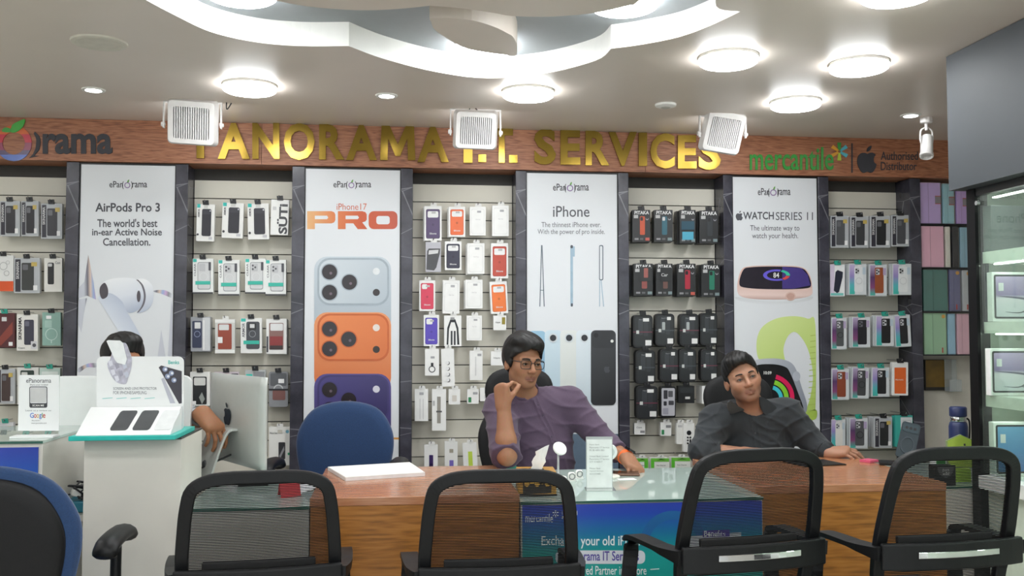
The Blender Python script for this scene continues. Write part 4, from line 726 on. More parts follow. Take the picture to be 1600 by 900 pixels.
pack('phone_case_sleeve', (1297, 413, 1320, 463), -.14, .014, '#eef0f0', [('r', .0, .0, .3, .9, '#d8cce0', .4), ('r', .04, .9, .9, .97, '#7ac8c0', .3), ('p', [(.36, .24), (.5, .18), (.86, .24), (.84, .4), (.6, .86), (.46, .9), (.24, .82)], '#2a2c3c', 'phone_print')], LB('white card with navy phone', 0, 'second', 'E'), tab='t', stack=1)
sleeve(1, 'second', (1326, 412, 1354, 461), '#e6e8ea', 'sleeve with clear case', '#c4c6ca', '#d0d2d4'); sleeve(2, 'second', (1358, 413, 1386, 463), '#9c5230', 'sleeve with tan case', hue=1); sleeve(3, 'second', (1394, 412, 1424, 461), '#e9ebec', 'sleeve with clear case', '#c8cacc', '#d6d8da')
sleeve(0, 'third', (1299, 496, 1323, 546), '#55585a', 'sleeve with grey ringed case', ring='#2e3032', hue=1); sleeve(1, 'third', (1331, 495, 1360, 543), '#25242a', 'sleeve with black case', '#6c6c74', hue=1); sleeve(2, 'third', (1368, 493, 1397, 541), '#1f1d20', 'sleeve with glossy black case'); sleeve(3, 'third', (1398, 492, 1423, 542), '#202124', 'tilted sleeve with lettered black case', roll=-3)
sleeve(0, 'fourth', (1299, 576, 1327, 625), '#8e4630', 'sleeve with brown case', hue=1); sleeve(1, 'fourth', (1331, 574, 1358, 623), '#48494c', 'sleeve with grey ringed case', ring='#2a2b2e', hue=1, roll=1); sleeve(2, 'fourth', (1362, 574, 1390, 620), '#232326', 'sleeve with black case')
pack('phone_case_box', (1394, 566, 1419, 618), -.15, .024, '#f0f0ee', [('r', .14, .16, .86, .94, '#e2672a', .6, 'orange_print'), ('t', 'Magnetic', .2, .5, .7, .56, '#f4d8c8')], LB('white box with orange panel', 3, 'fourth', 'E'), tab='b', stack=0); 
sleeve(0, 'fifth', (1298, 655, 1321, 701), '#e9e7e2', 'sleeve with ivory case'); sleeve(1, 'fifth', (1327, 653, 1356, 701), '#55565a', 'sleeve with grey ringed case', ring='#2e2f33', hue=1, stack=2); dark_clear(2, 'fifth', 'E', (1366, 652, 1394, 700), '#26282a', 'clear box with black case', stack=2, Yf=-.15)
pack('phone_case_box', (1399, 649, 1426, 698), -.15, .02, '#3fb0a4', [('r', .3, .06, .97, .96, '#dfe2e4', .6), ('r', .4, .14, .92, .9, '#c4c8cc', 2, 'phone_print'), ('o', .66, .5, .2, .15, '#eef0f0'), ('r', .6, .18, .84, .28, '#eeeeee', .3, 'sticker')], LB('teal box with clear ringed case', 3, 'fifth', 'E'), stack=1)

# ---------------- tablet covers on black shelves at the far right
NY = -.03
niche = structure(empty('shelf_unit', (3.1, NY, 1.4), label='black shelves with tablet covers beside the marble pillar'), None)
M_SHB = mat('#26262a', .5)
for py in (350, 418, 486.5, 554):
    z = W(1475, py, -.12)[2]; raw('shelf', *S_box(2.969, XR - .02, -.14, -.001, z - .006, z), M_SHB, niche, world=True)
cov = [(0, [(1437, 1471, 285, 349, '#c8aee0', 'lavender tablet cover beside the pillar, top shelf', 1), (1473, 1492, 287, 349, '#a4cfd8', 'pale blue tablet cover between two lavender ones, top shelf', 1), (1494, 1514, 289, 349, '#c6a8de', 'lavender tablet cover beside the glass cabinet, top shelf', 1)]),
       (1, [(1439, 1476, 353, 417, '#f0bccf', 'wide pink tablet cover on the second shelf', 0), (1477, 1486, 354, 417, '#e8e4d8', 'thin cream tablet cover on the second shelf', 0), (1487, 1499, 354, 417, '#2c2c30', 'thin black tablet cover box on the second shelf', 0), (1500, 1518, 355, 417, '#9cc2d2', 'blue tablet cover on the second shelf', 0)]),
       (2, [(1442, 1482, 421, 485, '#528078', 'wide dark green tablet cover on the third shelf', 0), (1483, 1502, 421, 485, '#747496', 'navy tablet cover on the third shelf', 2), (1503, 1519, 422, 485, '#c2c6c8', 'pale grey tablet cover on the third shelf', 2)]),
       (3, [(1443, 1480, 489, 553, '#a2caa6', 'wide sage green tablet cover on the lowest shelf', 2), (1481, 1494, 490, 553, '#a0c8de', 'thin sky blue tablet cover on the lowest shelf', 0), (1495, 1516, 490, 553, '#e2b8c4', 'dusty pink tablet cover on the lowest shelf', 0), (1516.5, 1522, 491, 553, '#94785a', 'thin brown tablet cover on the lowest shelf', 0)])]
for s, items in cov:
    zsh = W(1475, (350, 418, 486.5, 554)[s], -.12)[2]
    for x0, x1, y0, y1, hx, lb, st in items:
        Yf = -.125; a = W(x0 + .4, y0, Yf); b = W(x1 - .4, y1, Yf)
        o = raw('tablet_cover', *S_box(a[0], b[0], Yf, -.105, zsh + .0005, a[2]), mat(hx, .3, noise=.05, scale=9), world=True, bevel=.003); tag(o, lb, 'tablet cover', 'tablet covers on the black shelves')
        raw('plastic_sleeve', *S_box(a[0] - .002, b[0] + .002, Yf - .003, Yf - .002, zsh + .0008, a[2] + .003), M_FILM if 'M_FILM' in globals() else globals().setdefault('M_FILM', mat_glass('plastic_film', '#ffffff', 1.0, .0, .06)), o, world=True)
        w = b[0] - a[0]; zz = a[2]
        if w > .06: raw('spine_line', *S_box(a[0] + w * .38, a[0] + w * .4, Yf - .0012, Yf - .0002, zsh + .004, zz - .004), mat('#' + ''.join('%02x' % int(int(hx[k:k + 2], 16) * .85) for k in (1, 3, 5)), .4), o, world=True)
        if st == 1: raw('belly_band', *S_box(b[0] - min(w * .5, .035), b[0], Yf - .0015, Yf - .0004, zz - .12, zz - .08), mat('#8a8488', .5), o, world=True); raw('red_edge', *S_join(S_box(b[0] - min(w * .5, .035), b[0], Yf - .0018, Yf - .0005, zz - .124, zz - .12), S_box(b[0] - min(w * .5, .035), b[0], Yf - .0018, Yf - .0005, zz - .08, zz - .076)), mat('#c04a40', .5), o, world=True)
        if st == 2: raw('round_sticker', *S_lathe([(.011, 0), (.011, .0006), (0, .0006)], 14, (b[0] - .018, Yf - .0014, zz - .02), 'y'), mat('#d8a040', .4), o, world=True); raw('red_mark', *S_box(b[0] - .03, b[0] - .022, Yf - .0012, Yf - .0003, zsh + .01, zsh + .04), mat('#b84a40', .5), o, world=True)
# framed gold picture and acrylic holder under the shelves
a = W(1445, 562, -.02); b = W(1488, 610, -.02)
o = raw('framed_panel', *S_box(a[0], b[0], -.02, -.001, b[2], a[2]), mat('#2a2622', .5), world=True, bevel=.002); tag(o, 'golden brown panel with a dark edge below the tablet cover shelves', 'panel')
raw('gold_print', *S_box(a[0] + .004, b[0] - .004, -.0215, -.0202, b[2] + .02, a[2] - .003), mat('#7a5e22', .45, noise=.35, scale=9), o, world=True)
a = W(1483, 562, -.08); b = W(1503, 612, -.08)
o = raw('leaflet_holder', *S_join(S_box(a[0], b[0], -.03, -.028, b[2], a[2]), S_box(a[0], b[0], -.08, -.078, b[2], b[2] + .07), S_box(a[0], b[0], -.08, -.0285, b[2], b[2] + .002)), mat_glass('acrylic_holder', '#e8ecec', 1.2, .25), world=True); tag(o, 'clear acrylic leaflet holder beside the golden brown panel', 'holder')
# ================================================================ counters and desks
M_DESKTOP = mat_wood('desk_top_wood', '#a56c49', '#b07854', '#b9835f', .25, 1.4, .3)
M_DESK = mat_wood('desk_front_wood', '#7f5018', '#a06624', '#ad7432', .42, .9)
M_LAM = mat('#d8d5cc', .45, noise=.03, scale=7); M_LAMG = mat('#b4b2ac', .5, noise=.03); M_EDGE = mat('#2f5c50', .2); M_TOPGL = mat_glass('counter_glass', '#dff2ea', 1.2, .72, .02)
GZ, BZ, DF, DB = .725, .75, -2.07, -1.36
def desk(x0, x1, yf, yb, label):
    e = empty('desk', ((x0 + x1) / 2, (yf + yb) / 2, 0), label=label, cat='desk')
    raw('desk_top', *S_box(x0, x1, yf, yb, BZ - .028, BZ), M_DESKTOP, e, world=True, bevel=.002)
    raw('front_panel', *S_box(x0 + .002, x1 - .002, yf + .002, yf + .02, .0, BZ - .0285), M_DESK, e, world=True)
    for a in (x0 + .002, x1 - .022): raw('side_panel', *S_box(a, a + .02, yf + .0205, yb - .02, .0, BZ - .0285), M_DESK, e, world=True)
    return e
desk(-.29, .408, DF, DB, 'brown wooden desk with a stack of white boards, left of the glass counter')
desk(1.262, 1.985, -2.0, -1.26, 'brown wooden desk in front of the black shirted person')
def glass_counter(x0, x1, yf, yb, z, label, front=M_LAM, deck=.03, side=M_LAM):
    e = empty('glass_counter', ((x0 + x1) / 2, (yf + yb) / 2, 0), label=label, cat='counter')
    raw('front_panel', *S_box(x0, x1, yf + .006, yf + .022, 0, z - .009), front, e, world=True)
    raw('back_panel', *S_box(x0, x1, yb - .016, yb, 0, z - .009), side, e, world=True)
    for a in (x0, x1 - .016): raw('side_panel', *S_box(a, a + .016, yf + .0225, yb - .0165, 0, z - .009), side, e, world=True)
    raw('display_deck', *S_box(x0 + .0165, x1 - .0165, yf + .0225, yb - .0165, z - .01 - deck - .01, z - .01 - deck), M_LAM, e, world=True)
    g = raw('glass_top', *S_box(x0 - .002, x1 + .002, yf, yb, z - .008, z), M_TOPGL, e, world=True)
    raw('glass_edge', *S_box(x0 - .002, x1 + .002, yf - .0012, yf - .0002, z - .008, z - .0005), M_EDGE, g, world=True)
    return e
gc = glass_counter(.412, 1.258, -2.08, -1.34, GZ, 'mint glass topped counter with a blue and teal exchange poster')
for k in range(9):                                   # price cards under the glass
    x, y = .5 + .16 * (k % 5), -1.95 + .3 * (k // 5) + .03 * (k % 3)
    raw('price_card', *S_box(x, x + .05, y, y + .035, GZ - .0395, GZ - .0385), mat('#f4f6f4', .5), gc, world=True)
PFY = -2.0815
sh = raw('counter_poster', *S_box(.416, 1.254, PFY + .0002, PFY + .006, .1, GZ - .012), None, gc, world=True)
_m = wmat(gc).inverted(); sh.data.materials.append(mat_grad('poster_gradient', [(0, '#1ea79a'), (.55, '#139a96'), (.72, '#1274a4'), (.9, '#2148b0'), (1, '#2b3fae')], lo=.35, hi=.715))
def PT(body, x0, y0, x1, y1, m, bold=0.0, lift=.0008, rot=0): return ptext(body, x0, y0, x1, y1, PFY, m, sh, lift, bold, rot)
def PS(lp, m, lift=.0005, name='print'): return pshape(lp, PFY, m, sh, lift, 0, name)
PW = mat('#e8f0f2', .5); PV = mat('#4a3a98', .5)
PT('mercantile', 821, 803, 864, 816, PW, .004)
for a in range(30, 390, 60):
    ca, sa = cos(radians(a)), sin(radians(a)); PS([(868 + ca * r - sa * w, 803 + sa * r + ca * w) for r, w in ((1, -.6), (5, -1.2), (5, 1.2), (1, .6))], PW, name='star_print')
PT('Preferred', 878, 798, 902, 805, PW, .01); PT('Partner', 878, 807, 896, 812, PW, .01)
PT('Exchange your old iPhone at', 846, 837, 1024, 857, PW, .012)
PS(rrect(868, 860, 1008, 881, 8), mat('#d4d8e0', .5)); PT('ePanorama IT Services', 880, 861, 998, 876, PV, .012, .0012)
PT('Your Preferred Partner in Lahore', 856, 884, 1010, 898, PW, .006); PS([(1016, 889), (1030, 888), (1030, 889.5), (1016, 890.5)], PW)
PS([arc_ for arc_ in [circ(1052, 850, 52, n=30, a0=pi, a1=2 * pi) + circ(1052, 850, 38, n=30, a0=pi, a1=2 * pi)[::-1]]][0], mat('#1a62a0', .5), .0004, 'arch_print')
PS([(1071, 838), (1158, 832), (1158, 890), (1071, 893)], mat('#c8ccd2', .5), .0006, 'card_print'); PS([(1098, 829), (1140, 827), (1140, 838), (1098, 840)], PV, .001, 'tag_print')
PT('Benefits', 1100, 829, 1133, 838, PW, .01, .0014); PT('up to', 1105, 844, 1123, 852, mat('#6a6c74', .5), .004, .0012); PT('75,000 Off', 1098, 852, 1142, 863, mat('#4a4c58', .5), .012, .0012); PT('on RRP', 1102, 866, 1126, 872, mat('#5a5c64', .5), .008, .0012)
glass_counter(-.69, -.292, -2.08, -1.36, GZ, 'low glass topped counter under the silver monitor', front=M_LAMG)
rc = glass_counter(1.99, 2.6, -1.77, -1.1, GZ - .03, 'white counter with glass top holding the flask and award', front=M_LAM)
ped = tag(raw('pedestal', *S_box(-1.016, -.71, -2.035, -1.70, 0, .945), M_LAM, world=True, bevel=.002), 'tall white pedestal carrying the screen protector display', 'pedestal')
raw('top_panel', *S_box(-1.016, -.71, -2.035, -1.70, .9455, .950), mat('#3a3a38', .5), ped, world=True)
q = H(66, 689, .95); lc = glass_counter(-2.2, float(q[0]), float(q[1]), -1.55, .95, 'tall white counter with a blue poster front at the left')
g_ = raw('counter_poster', *S_box(-2.19, q[0] - .012, q[1] + .001, q[1] + .005, .2, .93), None, lc, world=True); g_.data.materials.append(mat_grad('left_poster_gradient', [(0, '#1b8fb0'), (.3, '#1783b2'), (.7, '#1f5bb8'), (1, '#2a3fa8')], lo=.6, hi=.93))
# ---------------- white partition behind the display
a = W(93, 588, -1.55); b = W(297, 700, -1.55)
lp = [(a[0], .02), (b[0], .02)] + [(b[0] - .03 + .03 * cos(t), a[2] - .03 + .03 * sin(t)) for t in np.linspace(0, pi / 2, 6)] + [(a[0], a[2])]
tag(raw('partition', *S_prism([lp], 0, .03, lambda u, v, d: (u, -1.55 + d, v)), mat('#e9eaea', .35, noise=.015), world=True, bevel=.003), 'white partition panel behind the screen protector display', 'partition')
# ---------------- screen protector display on the pedestal
dt = empty('counter_display', (-.87, -1.9, .95), label='white and teal screen protector display on the pedestal', cat='display')
M_TEAL = mat('#22b9ae', .35); M_CARD = mat('#eceeee', .4, noise=.01)
raw('tray', *S_box(-1.045, -.715, -2.10, -1.80, .951, .966), M_TEAL, dt, world=True, bevel=.002)
fl = [(-2.085, .9665), (-1.935, 1.045), (-1.92, 1.045), (-1.92, .9665)]
raw('slope', *S_prism([fl], -1.028, -.735, lambda u, v, d: (d, u, v)), M_CARD, dt, world=True)
def slope_pl(u, v, d):                               # u metres along x, v 0..1 up the slope
    return (u, -2.085 + .15 * v - d * .5, .9665 + .0785 * v + d * .9)
for x0, hx in ((-.928, '#4a4c4e'), (-.858, '#4a4c4e'), (-.79, '#dfe2e2')):
    lp = [(x0 + p[0], .16 + p[1]) for p in rrect(0, 0, .056, .72, .006)]
    lp = [(x0 + (px_ - x0) + .012 * (vv - .5), vv) for px_, vv in [(x0 + .056 * q0, .16 + .7 * q1) for q0, q1 in [(p[0] / .1, p[1] / .1) for p in rrect(0, 0, .1, .1, .014)]]]
    raw('sample_card', *S_prism([lp], .0006, .0014, slope_pl), mat(hx, .3), dt, world=True)
CY = -1.915
crd = raw('header_card', *S_prism([[(p[0], p[1]) for p in rrect(151, 557, 287, 673, 9)]], 0, -.006, pix_place(CY)), M_CARD, dt, world=True)
hand_ = spline([(170, 578), (168, 568), (172, 562), (176, 548), (182, 538), (196, 536), (202, 548), (206, 560), (205, 575), (200, 592), (196, 600), (184, 598), (176, 590)], 4)
raw('cut_out', *S_prism([hand_], .0004, .0016, pix_place(CY)), mat('#b8b6c4', .3, noise=.25, scale=60), crd, world=True)
for k, (x, y) in enumerate([(172, 568), (182, 572), (194, 572), (176, 582), (188, 584), (197, 586), (182, 592)]):
    pshape([(x - 3, y - 4), (x + 3, y - 5), (x + 5, y + 2), (x, y + 5)], CY, mat(('#dcdce6', '#a3a1b0', '#c8ccda')[k % 3], .2), crd, .0022 + k * .0002, 0, 'crystal')
raw('cut_out_phone', *S_prism([[(167, 533), (170, 531.5), (188, 532), (193, 536), (199, 561), (196, 570), (184, 567), (180, 562)]], .004, .005, pix_place(CY)), mat('#e9ecec', .25), crd, world=True)
pshape([(248, 574), (252, 571), (284, 580), (284, 630), (280, 631)], CY, mat('#3a353e', .3), crd, .0008, 0, 'phone_print'); pshape([(252, 592), (256, 590), (274, 630), (266, 630)], CY, mat('#b9bac6', .3), crd, .0012, 0, 'phone_edge_print')
for x, y in ((258, 577), (268, 583), (262, 588), (272, 594)): pshape(circ(x, y, 4), CY, mat('#8a96b4', .15), crd, .0014, 0, 'lens_print'); pshape(circ(x + 1, y, 2), CY, mat('#e0e4ee', .15), crd, .0018, 0, 'lens_print')
ptext('Benks', 263, 563, 280, 569, CY, M_TEAL, crd, .0008, .01); ptext('SCREEN AND LENS PROTECTOR', 177, 605, 245, 609, CY, GL, crd, .0008); ptext('FOR IPHONE/SAMSUNG', 177, 611, 229, 616, CY, GL, crd, .0008)
for k in range(4): pshape([(160 + k * 22, 622.4), (176 + k * 22, 621), (176 + k * 22, 622), (160 + k * 22, 623.4)], CY, mat('#8fd0cc', .4), crd, .0008, 0, 'swash_print')
# ---------------- review card stand on the left counter (its code square is left blank)
rs = empty('review_stand', W(60, 676, -1.93), label='white acrylic review stand on the left counter', cat='stand')
RY = -1.93
raw('card', *S_prism([[(28, 673), (92, 673), (92, 586), (30, 586)]], 0, -.004, pix_place(RY)), M_CARD, rs, world=True)
z0 = .9505; a = W(26, 676, RY); b = W(93, 676, RY); raw('foot', *S_box(a[0], b[0], -1.99, RY - .0005, z0, z0 + .006), M_CARD, rs, world=True)
ptext('ePanorama', 41, 591, 80, 598, RY, GT, rs, .0008); ptext('Share your review!', 47, 600, 75, 603, RY, INK, rs, .0008)
pshape([rrect(46, 604, 74, 637, 2.5), rrect(47.2, 605.2, 72.8, 630, 1.5)[::-1]], RY, INK, rs, .0008, 0, 'code_frame_print'); pshape(rrect(48, 606, 72, 629, 1), RY, mat('#c9c9c9', .5), rs, .0008, 0, 'blank_panel'); ptext('SCAN ME', 51, 632, 69, 635, RY, WHITE, rs, .0014, .01)
ptext('Leave us a review on', 40, 640, 80, 642.5, RY, GL, rs, .0008)
for ch, x0, x1, y0, y1, hx in (('G', 47, 53, 645, 653, '#4a78c8'), ('o', 53.4, 57, 647, 653, '#c84a40'), ('o', 57.4, 61, 647, 653, '#d8b040'), ('g', 61.4, 65, 647, 655, '#4a78c8'), ('l', 65.6, 66.6, 645, 653, '#4a9a58'), ('e', 67, 71, 647, 653, '#c84a40')): ptext(ch, x0, y0, x1, y1, RY, mat(hx, .5), rs, .0008, .01)
ptext('Reviews', 50, 656, 63, 658, RY, GL, rs, .0008); ptext('www.panorama.com', 49, 660.5, 73, 663, RY, GL, rs, .0008)

# ================================================================ things on the desks
M_ALU = mat('#c4c8c4', .42, .35, noise=.02); M_ALUD = mat('#4a4c4e', .4)
# silver all-in-one computer seen from behind
pr_ = H(417, 737, .785); z1_ = .785 + .345; pl_ = H(334, 582, z1_); pr_ = np.array([pr_[0], pr_[1]]); pl2 = np.array([pl_[0], pl_[1]])
ux = pr_ - pl2; wid = float(np.linalg.norm(ux)); ang = math.atan2(ux[1], ux[0]); mid = (pr_ + pl2) / 2
im = empty('desktop_computer', (mid[0], mid[1], GZ), ang, label='silver all in one computer seen from behind on the low glass counter', cat='computer')
hw = wid / 2
def bulge(u, v): return -.016 - .028 * (1 - (u / hw) ** 2) * (1 - ((v - .235) / .19) ** 2)
NU, NV = 14, 10; gv = []; gf = []
for j in range(NV + 1):
    for i in range(NU + 1):
        u = -hw + wid * i / NU; v_ = .06 + .345 * j / NV; gv.append((u, bulge(u, v_) if 0 < i < NU and 0 < j < NV else -.012, v_))
for j in range(NV):
    for i in range(NU): gf.append((j * (NU + 1) + i, j * (NU + 1) + i + 1, (j + 1) * (NU + 1) + i + 1, (j + 1) * (NU + 1) + i))
n0 = len(gv); bd = [i for i in range(NU + 1)] + [j * (NU + 1) + NU for j in range(1, NV + 1)] + [NV * (NU + 1) + i for i in range(NU - 1, -1, -1)] + [j * (NU + 1) for j in range(NV - 1, 0, -1)]
for k in bd: gv.append((gv[k][0], 0, gv[k][2]))
m_b = len(bd)
for k in range(m_b): gf.append((bd[k], n0 + k, n0 + (k + 1) % m_b, bd[(k + 1) % m_b]))
gf.append(tuple(n0 + k for k in range(m_b)))
raw('case', gv, gf, M_ALU, im, smooth=True); raw('screen', *S_box(-hw + .004, hw - .004, .0004, .003, .115, .4), mat('#0e0f12', .1), im)
b_, l_ = apple_loops(0, 0, .085, .07); em = lambda u, v, d: (-u, -.0455 - d, .255 - v)
raw('emblem', *S_prism([b_], 0, .002, em), mat('#1d1e20', .2), im); raw('emblem_leaf', *S_prism([l_], 0, .002, em), mat('#1d1e20', .2), im)
st = spline([(0, -.04, .20), (0, -.075, .195), (0, -.10, .15), (0, -.135, .05), (0, -.145, .012), (0, -.12, .005), (0, -.02, .004), (0, .05, .004)], 5, False)
raw('stand', *S_bar(st, .19, .008, up=(0, -1, .2)), M_ALU, im, bevel=.002); raw('cable', *S_tube(spline([(0, -.02, .1), (0, -.13, .06), (.02, -.19, .05), (-.04, -.26, .01), (-.15, -.28, .006)], 6, False), .004, 8), CABLE, im, smooth=True)
raw('cable_hole', *S_lathe([(.016, -.001), (.019, .004), (.016, .007)], 18, (0, -.136, .065), 'y'), M_ALUD, im)
# stack of white boards
q = [H(x, y, BZ) for x, y in ((512, 735), (640, 727.5), (664, 744), (540, 752))]
o = raw('board_stack', [(p[0], p[1], BZ + .0005) for p in q] + [(p[0], p[1], BZ + .013) for p in q], [(0, 1, 2, 3), (4, 5, 6, 7), (0, 1, 5, 4), (1, 2, 6, 5), (2, 3, 7, 6), (3, 0, 4, 7)], mat('#e9e8ea', .5), world=True); tag(o, 'flat stack of white boards on the left brown desk', 'board')
raw('top_sheet', [(p[0] * .999 + .0005, p[1], BZ + .0135) for p in q] + [(p[0] * .999 + .0005, p[1], BZ + .0145) for p in q], [(0, 1, 2, 3), (4, 5, 6, 7), (0, 1, 5, 4), (1, 2, 6, 5), (2, 3, 7, 6), (3, 0, 4, 7)], WHITE, o, world=True)
# tissue box
p = H(841, 775, GZ); tb = empty('tissue_box', (p[0], p[1] + .055, GZ), radians(-4), label='ornate gold and black tissue box on the glass counter', cat='tissue box')
raw('carton', *S_box(-.068, .068, -.055, .075, .0005, .084), mat('#b98a3a', .3, noise=.35, scale=60), tb, bevel=.003); raw('black_panel', *S_box(-.05, .05, -.0562, -.0552, .01, .074), mat('#2a2118', .35, noise=.5, scale=70), tb)
for k in range(5): raw('gold_flourish', *S_lathe([(.009, 0), (.009, .0012), (.006, .0012)], 12, (-.036 + .018 * k, -.0572, .042 + .008 * (k % 2)), 'y'), mat('#c89a44', .3), tb)
raw('base_trim', *S_box(-.07, .07, -.058, -.0555, .0005, .007), mat('#1d1712', .4), tb); raw('slot', *S_lathe([(.03, 0), (.028, .0012), (0, .0012)], 20, (0, .008, .0842)), mat('#3a2c1a', .5), tb)
tv = []
for j in range(6):
    for i in range(5): tv.append((-.02 + .011 * i + .004 * j + .004 * sin(j * 2 + i), .002 + .008 * sin(i * 1.5 + j * .6), .085 + .0125 * j + (.006 * i if j == 5 else 0)))
raw('tissue', tv, [(j * 5 + i, j * 5 + i + 1, (j + 1) * 5 + i + 1, (j + 1) * 5 + i) for j in range(5) for i in range(4)], mat('#f2f2f0', .8), tb, smooth=True)
p = H(797, 737, GZ); o = raw('tape_dispenser', *S_prism([spline([(-.02, 0), (.03, 0), (.028, .02), (.012, .034), (-.012, .032), (-.022, .015)], 4)], -.012, .012, lambda u, v, d: (p[0] + u, p[1] + d, GZ + .0005 + v)), mat('#2f9a88', .35), world=True, bevel=.002); tag(o, 'small teal dispenser behind the tissue box', 'dispenser')
# little white charging stand
p = H(872, 748, GZ); cs = empty('charging_stand', (p[0], p[1], GZ), label='white charging stand with a tilted disc beside the tissue box', cat='stand')
raw('base', *S_lathe([(.034, .0005), (.035, .006), (.03, .009), (0, .009)], 24), WHITE, cs); raw('stem', *S_tube([(0, 0, .008), (.002, .004, .11)], .0045, 10), mat('#c8cacc', .3, .6), cs, smooth=True)
v, f = S_lathe([(0, -.005), (.027, -.005), (.029, 0), (.027, .005), (0, .006)], 28); m_ = Euler((radians(52), radians(-18), radians(35))).to_matrix(); raw('disc', [tuple(m_ @ Vector(q) + Vector((.006, -.006, .118))) for q in v], f, WHITE, cs, smooth=False)
p = H(955, 748, GZ); cs = empty('charging_stand', (p[0], p[1] + .03, GZ), label='white round charging stand behind the acrylic sign', cat='stand')
raw('base', *S_lathe([(.04, .0005), (.041, .007), (.036, .01), (0, .01)], 24), mat('#e6e4da', .4), cs); raw('stem', *S_tube([(0, .01, .008), (0, .012, .1)], .005, 10), WHITE, cs)
v, f = S_lathe([(0, -.004), (.03, -.004), (.032, 0), (.03, .004), (0, .004)], 28, (0, 0, .1), 'y'); raw('disc', v, f, mat('#dfe6e4', .3), cs); v, f = S_lathe([(.018, 0), (.02, .0012), (.016, .0012)], 24, (0, -.0052, .1), 'y'); raw('disc_ring', v, f, mat('#b9c2c0', .4), cs)
for k, (px, py, lb) in enumerate([(893, 752, 'white earphone charger beside the acrylic sign, left of two'), (905, 748, 'white earphone charger beside the acrylic sign, right of two')]):
    p = H(px, py, GZ); e = empty('earphone_charger', (p[0], p[1], GZ), label=lb, cat='charger')
    raw('body', *S_lathe([(.0, .0005), (.012, .0005), (.014, .006), (.014, .028), (.01, .034), (0, .035)], 18), WHITE, e, smooth=True); raw('ring', *S_tube([(.011 * cos(t), -.014, .02 + .011 * sin(t)) for t in np.linspace(0, 2 * pi, 16, endpoint=False)], .0022, 6, True), mat('#8f9494', .3), e, smooth=True); raw('foot', *S_disc((0, -.002, .0003), .018, .003, 18), mat('#e0e4e2', .4), e)
# acrylic sign
p = H(938, 766, GZ); ac = empty('acrylic_sign', (p[0], p[1], GZ), radians(-6), label='upright clear acrylic sign with printed lines on the glass counter', cat='sign')
M_ACR = mat_glass('acrylic', '#eef4f2', 1.2, .45); raw('panel', *S_box(-.049, .049, .03, .033, .002, .187), M_ACR, ac); raw('foot', *S_box(-.054, .054, -.03, .06, .0005, .003), mat_glass('acrylic_foot', '#f0f6f4', 1.3, .3), ac); raw('paper', *S_box(-.046, .046, .0275, .0285, .004, .18), mat('#e6ecea', .6), ac); raw('top_edge', *S_box(-.049, .049, .0285, .0335, .1872, .1895), mat('#a8b0ae', .3), ac)
for k, (tx, zz) in enumerate([('Payee Bank', .158), ('Panorama I.T Service', .148), ('PK 08 ABPA 0001', .138), ('United Bank Limited', .116), ('Panorama I.T Service', .106), ('2171 01460517', .096), ('Meezan Bank', .072), ('Signed Service', .062), ('0212 010485', .052)]):
    raw('lettering', *S_text(tx, lambda u, v_, d_: (u, .0268, v_), -.036, zz, -.036 + .0036 * len(tx), zz + .0058, 0), mat('#8d9694', .6), ac)
# phone, card
p = H(972, 742, GZ); o = raw('phone', *S_obox((p[0], p[1], GZ + .006), (.14, .075, .009), (0, 0, radians(-12))), mat('#7a5848', .35), world=True, bevel=.003); tag(o, 'brown backed phone lying by the orange watch strap', 'phone'); raw('screen', *S_obox((p[0], p[1], GZ + .0112), (.132, .067, .0008), (0, 0, radians(-12))), mat('#15161a', .12), o, world=True)
p = H(977, 748, GZ); tag(raw('paper_note', *S_obox((p[0], p[1] - .02, GZ + .0012), (.07, .04, .0012), (0, 0, radians(8))), WHITE, world=True), 'small white paper note in front of the brown phone', 'paper')
# right desk
p = H(1290, 724, BZ); tag(raw('mouse_pad', *S_obox((p[0] - .05, p[1], BZ + .0026), (.2, .16, .004), (0, 0, radians(10))), BLACK, world=True, bevel=.001), 'thin black pad on the right brown desk near the hand', 'pad')
p = H(1414, 727, BZ); ps = empty('phone_stand', (p[0], p[1], BZ), radians(-25), label='black phone stand on the right brown desk', cat='stand')
raw('base', *S_box(-.10, .03, -.04, .04, .0005, .014), BLACKP, ps, bevel=.003); raw('support', *S_obox((.0, .015, .055), (.05, .008, .1), (radians(-18), radians(12), 0)), BLACKP, ps, bevel=.002); raw('lip', *S_obox((-.004, -.03, .02), (.06, .012, .012)), BLACKP, ps, bevel=.002)
m_ = Euler((radians(-18), radians(14), radians(-25))).to_matrix(); c_ = Vector((p[0] + .012, p[1] - .005, BZ + .1)); pm = lambda u, v, d: tuple(m_ @ Vector((u, -d, v)) + c_)
o = raw('phone', *S_prism([rrect(-.036, -.076, .036, .076, .011)], 0, .009, pm), mat('#12262f', .5), world=True, bevel=.001); tag(o, 'dark teal phone propped on the black stand', 'phone')
raw('camera_bar', *S_prism([rrect(-.03, .034, .03, .068, .009)], .0092, .0115, pm), mat('#1a323c', .45), o, world=True)
for a in (-.016, .0, .016): raw('lens', *S_prism([circ(a, .052, .006, n=14)], .0117, .0127, pm), BLACK, o, world=True)
raw('grip_ring', *S_prism([circ(0, -.02, .027, .036), circ(0, -.02, .022, .03)[::-1]], .0092, .0125, pm), mat('#22303a', .4), o, world=True)
p = H(1358, 722, BZ); tag(raw('sticky_pad', *S_obox((p[0], p[1], BZ + .006), (.06, .05, .01), (0, 0, .5)), mat('#d85a7a', .5), world=True), 'pink sticky note pad at the back of the right brown desk', 'note pad')
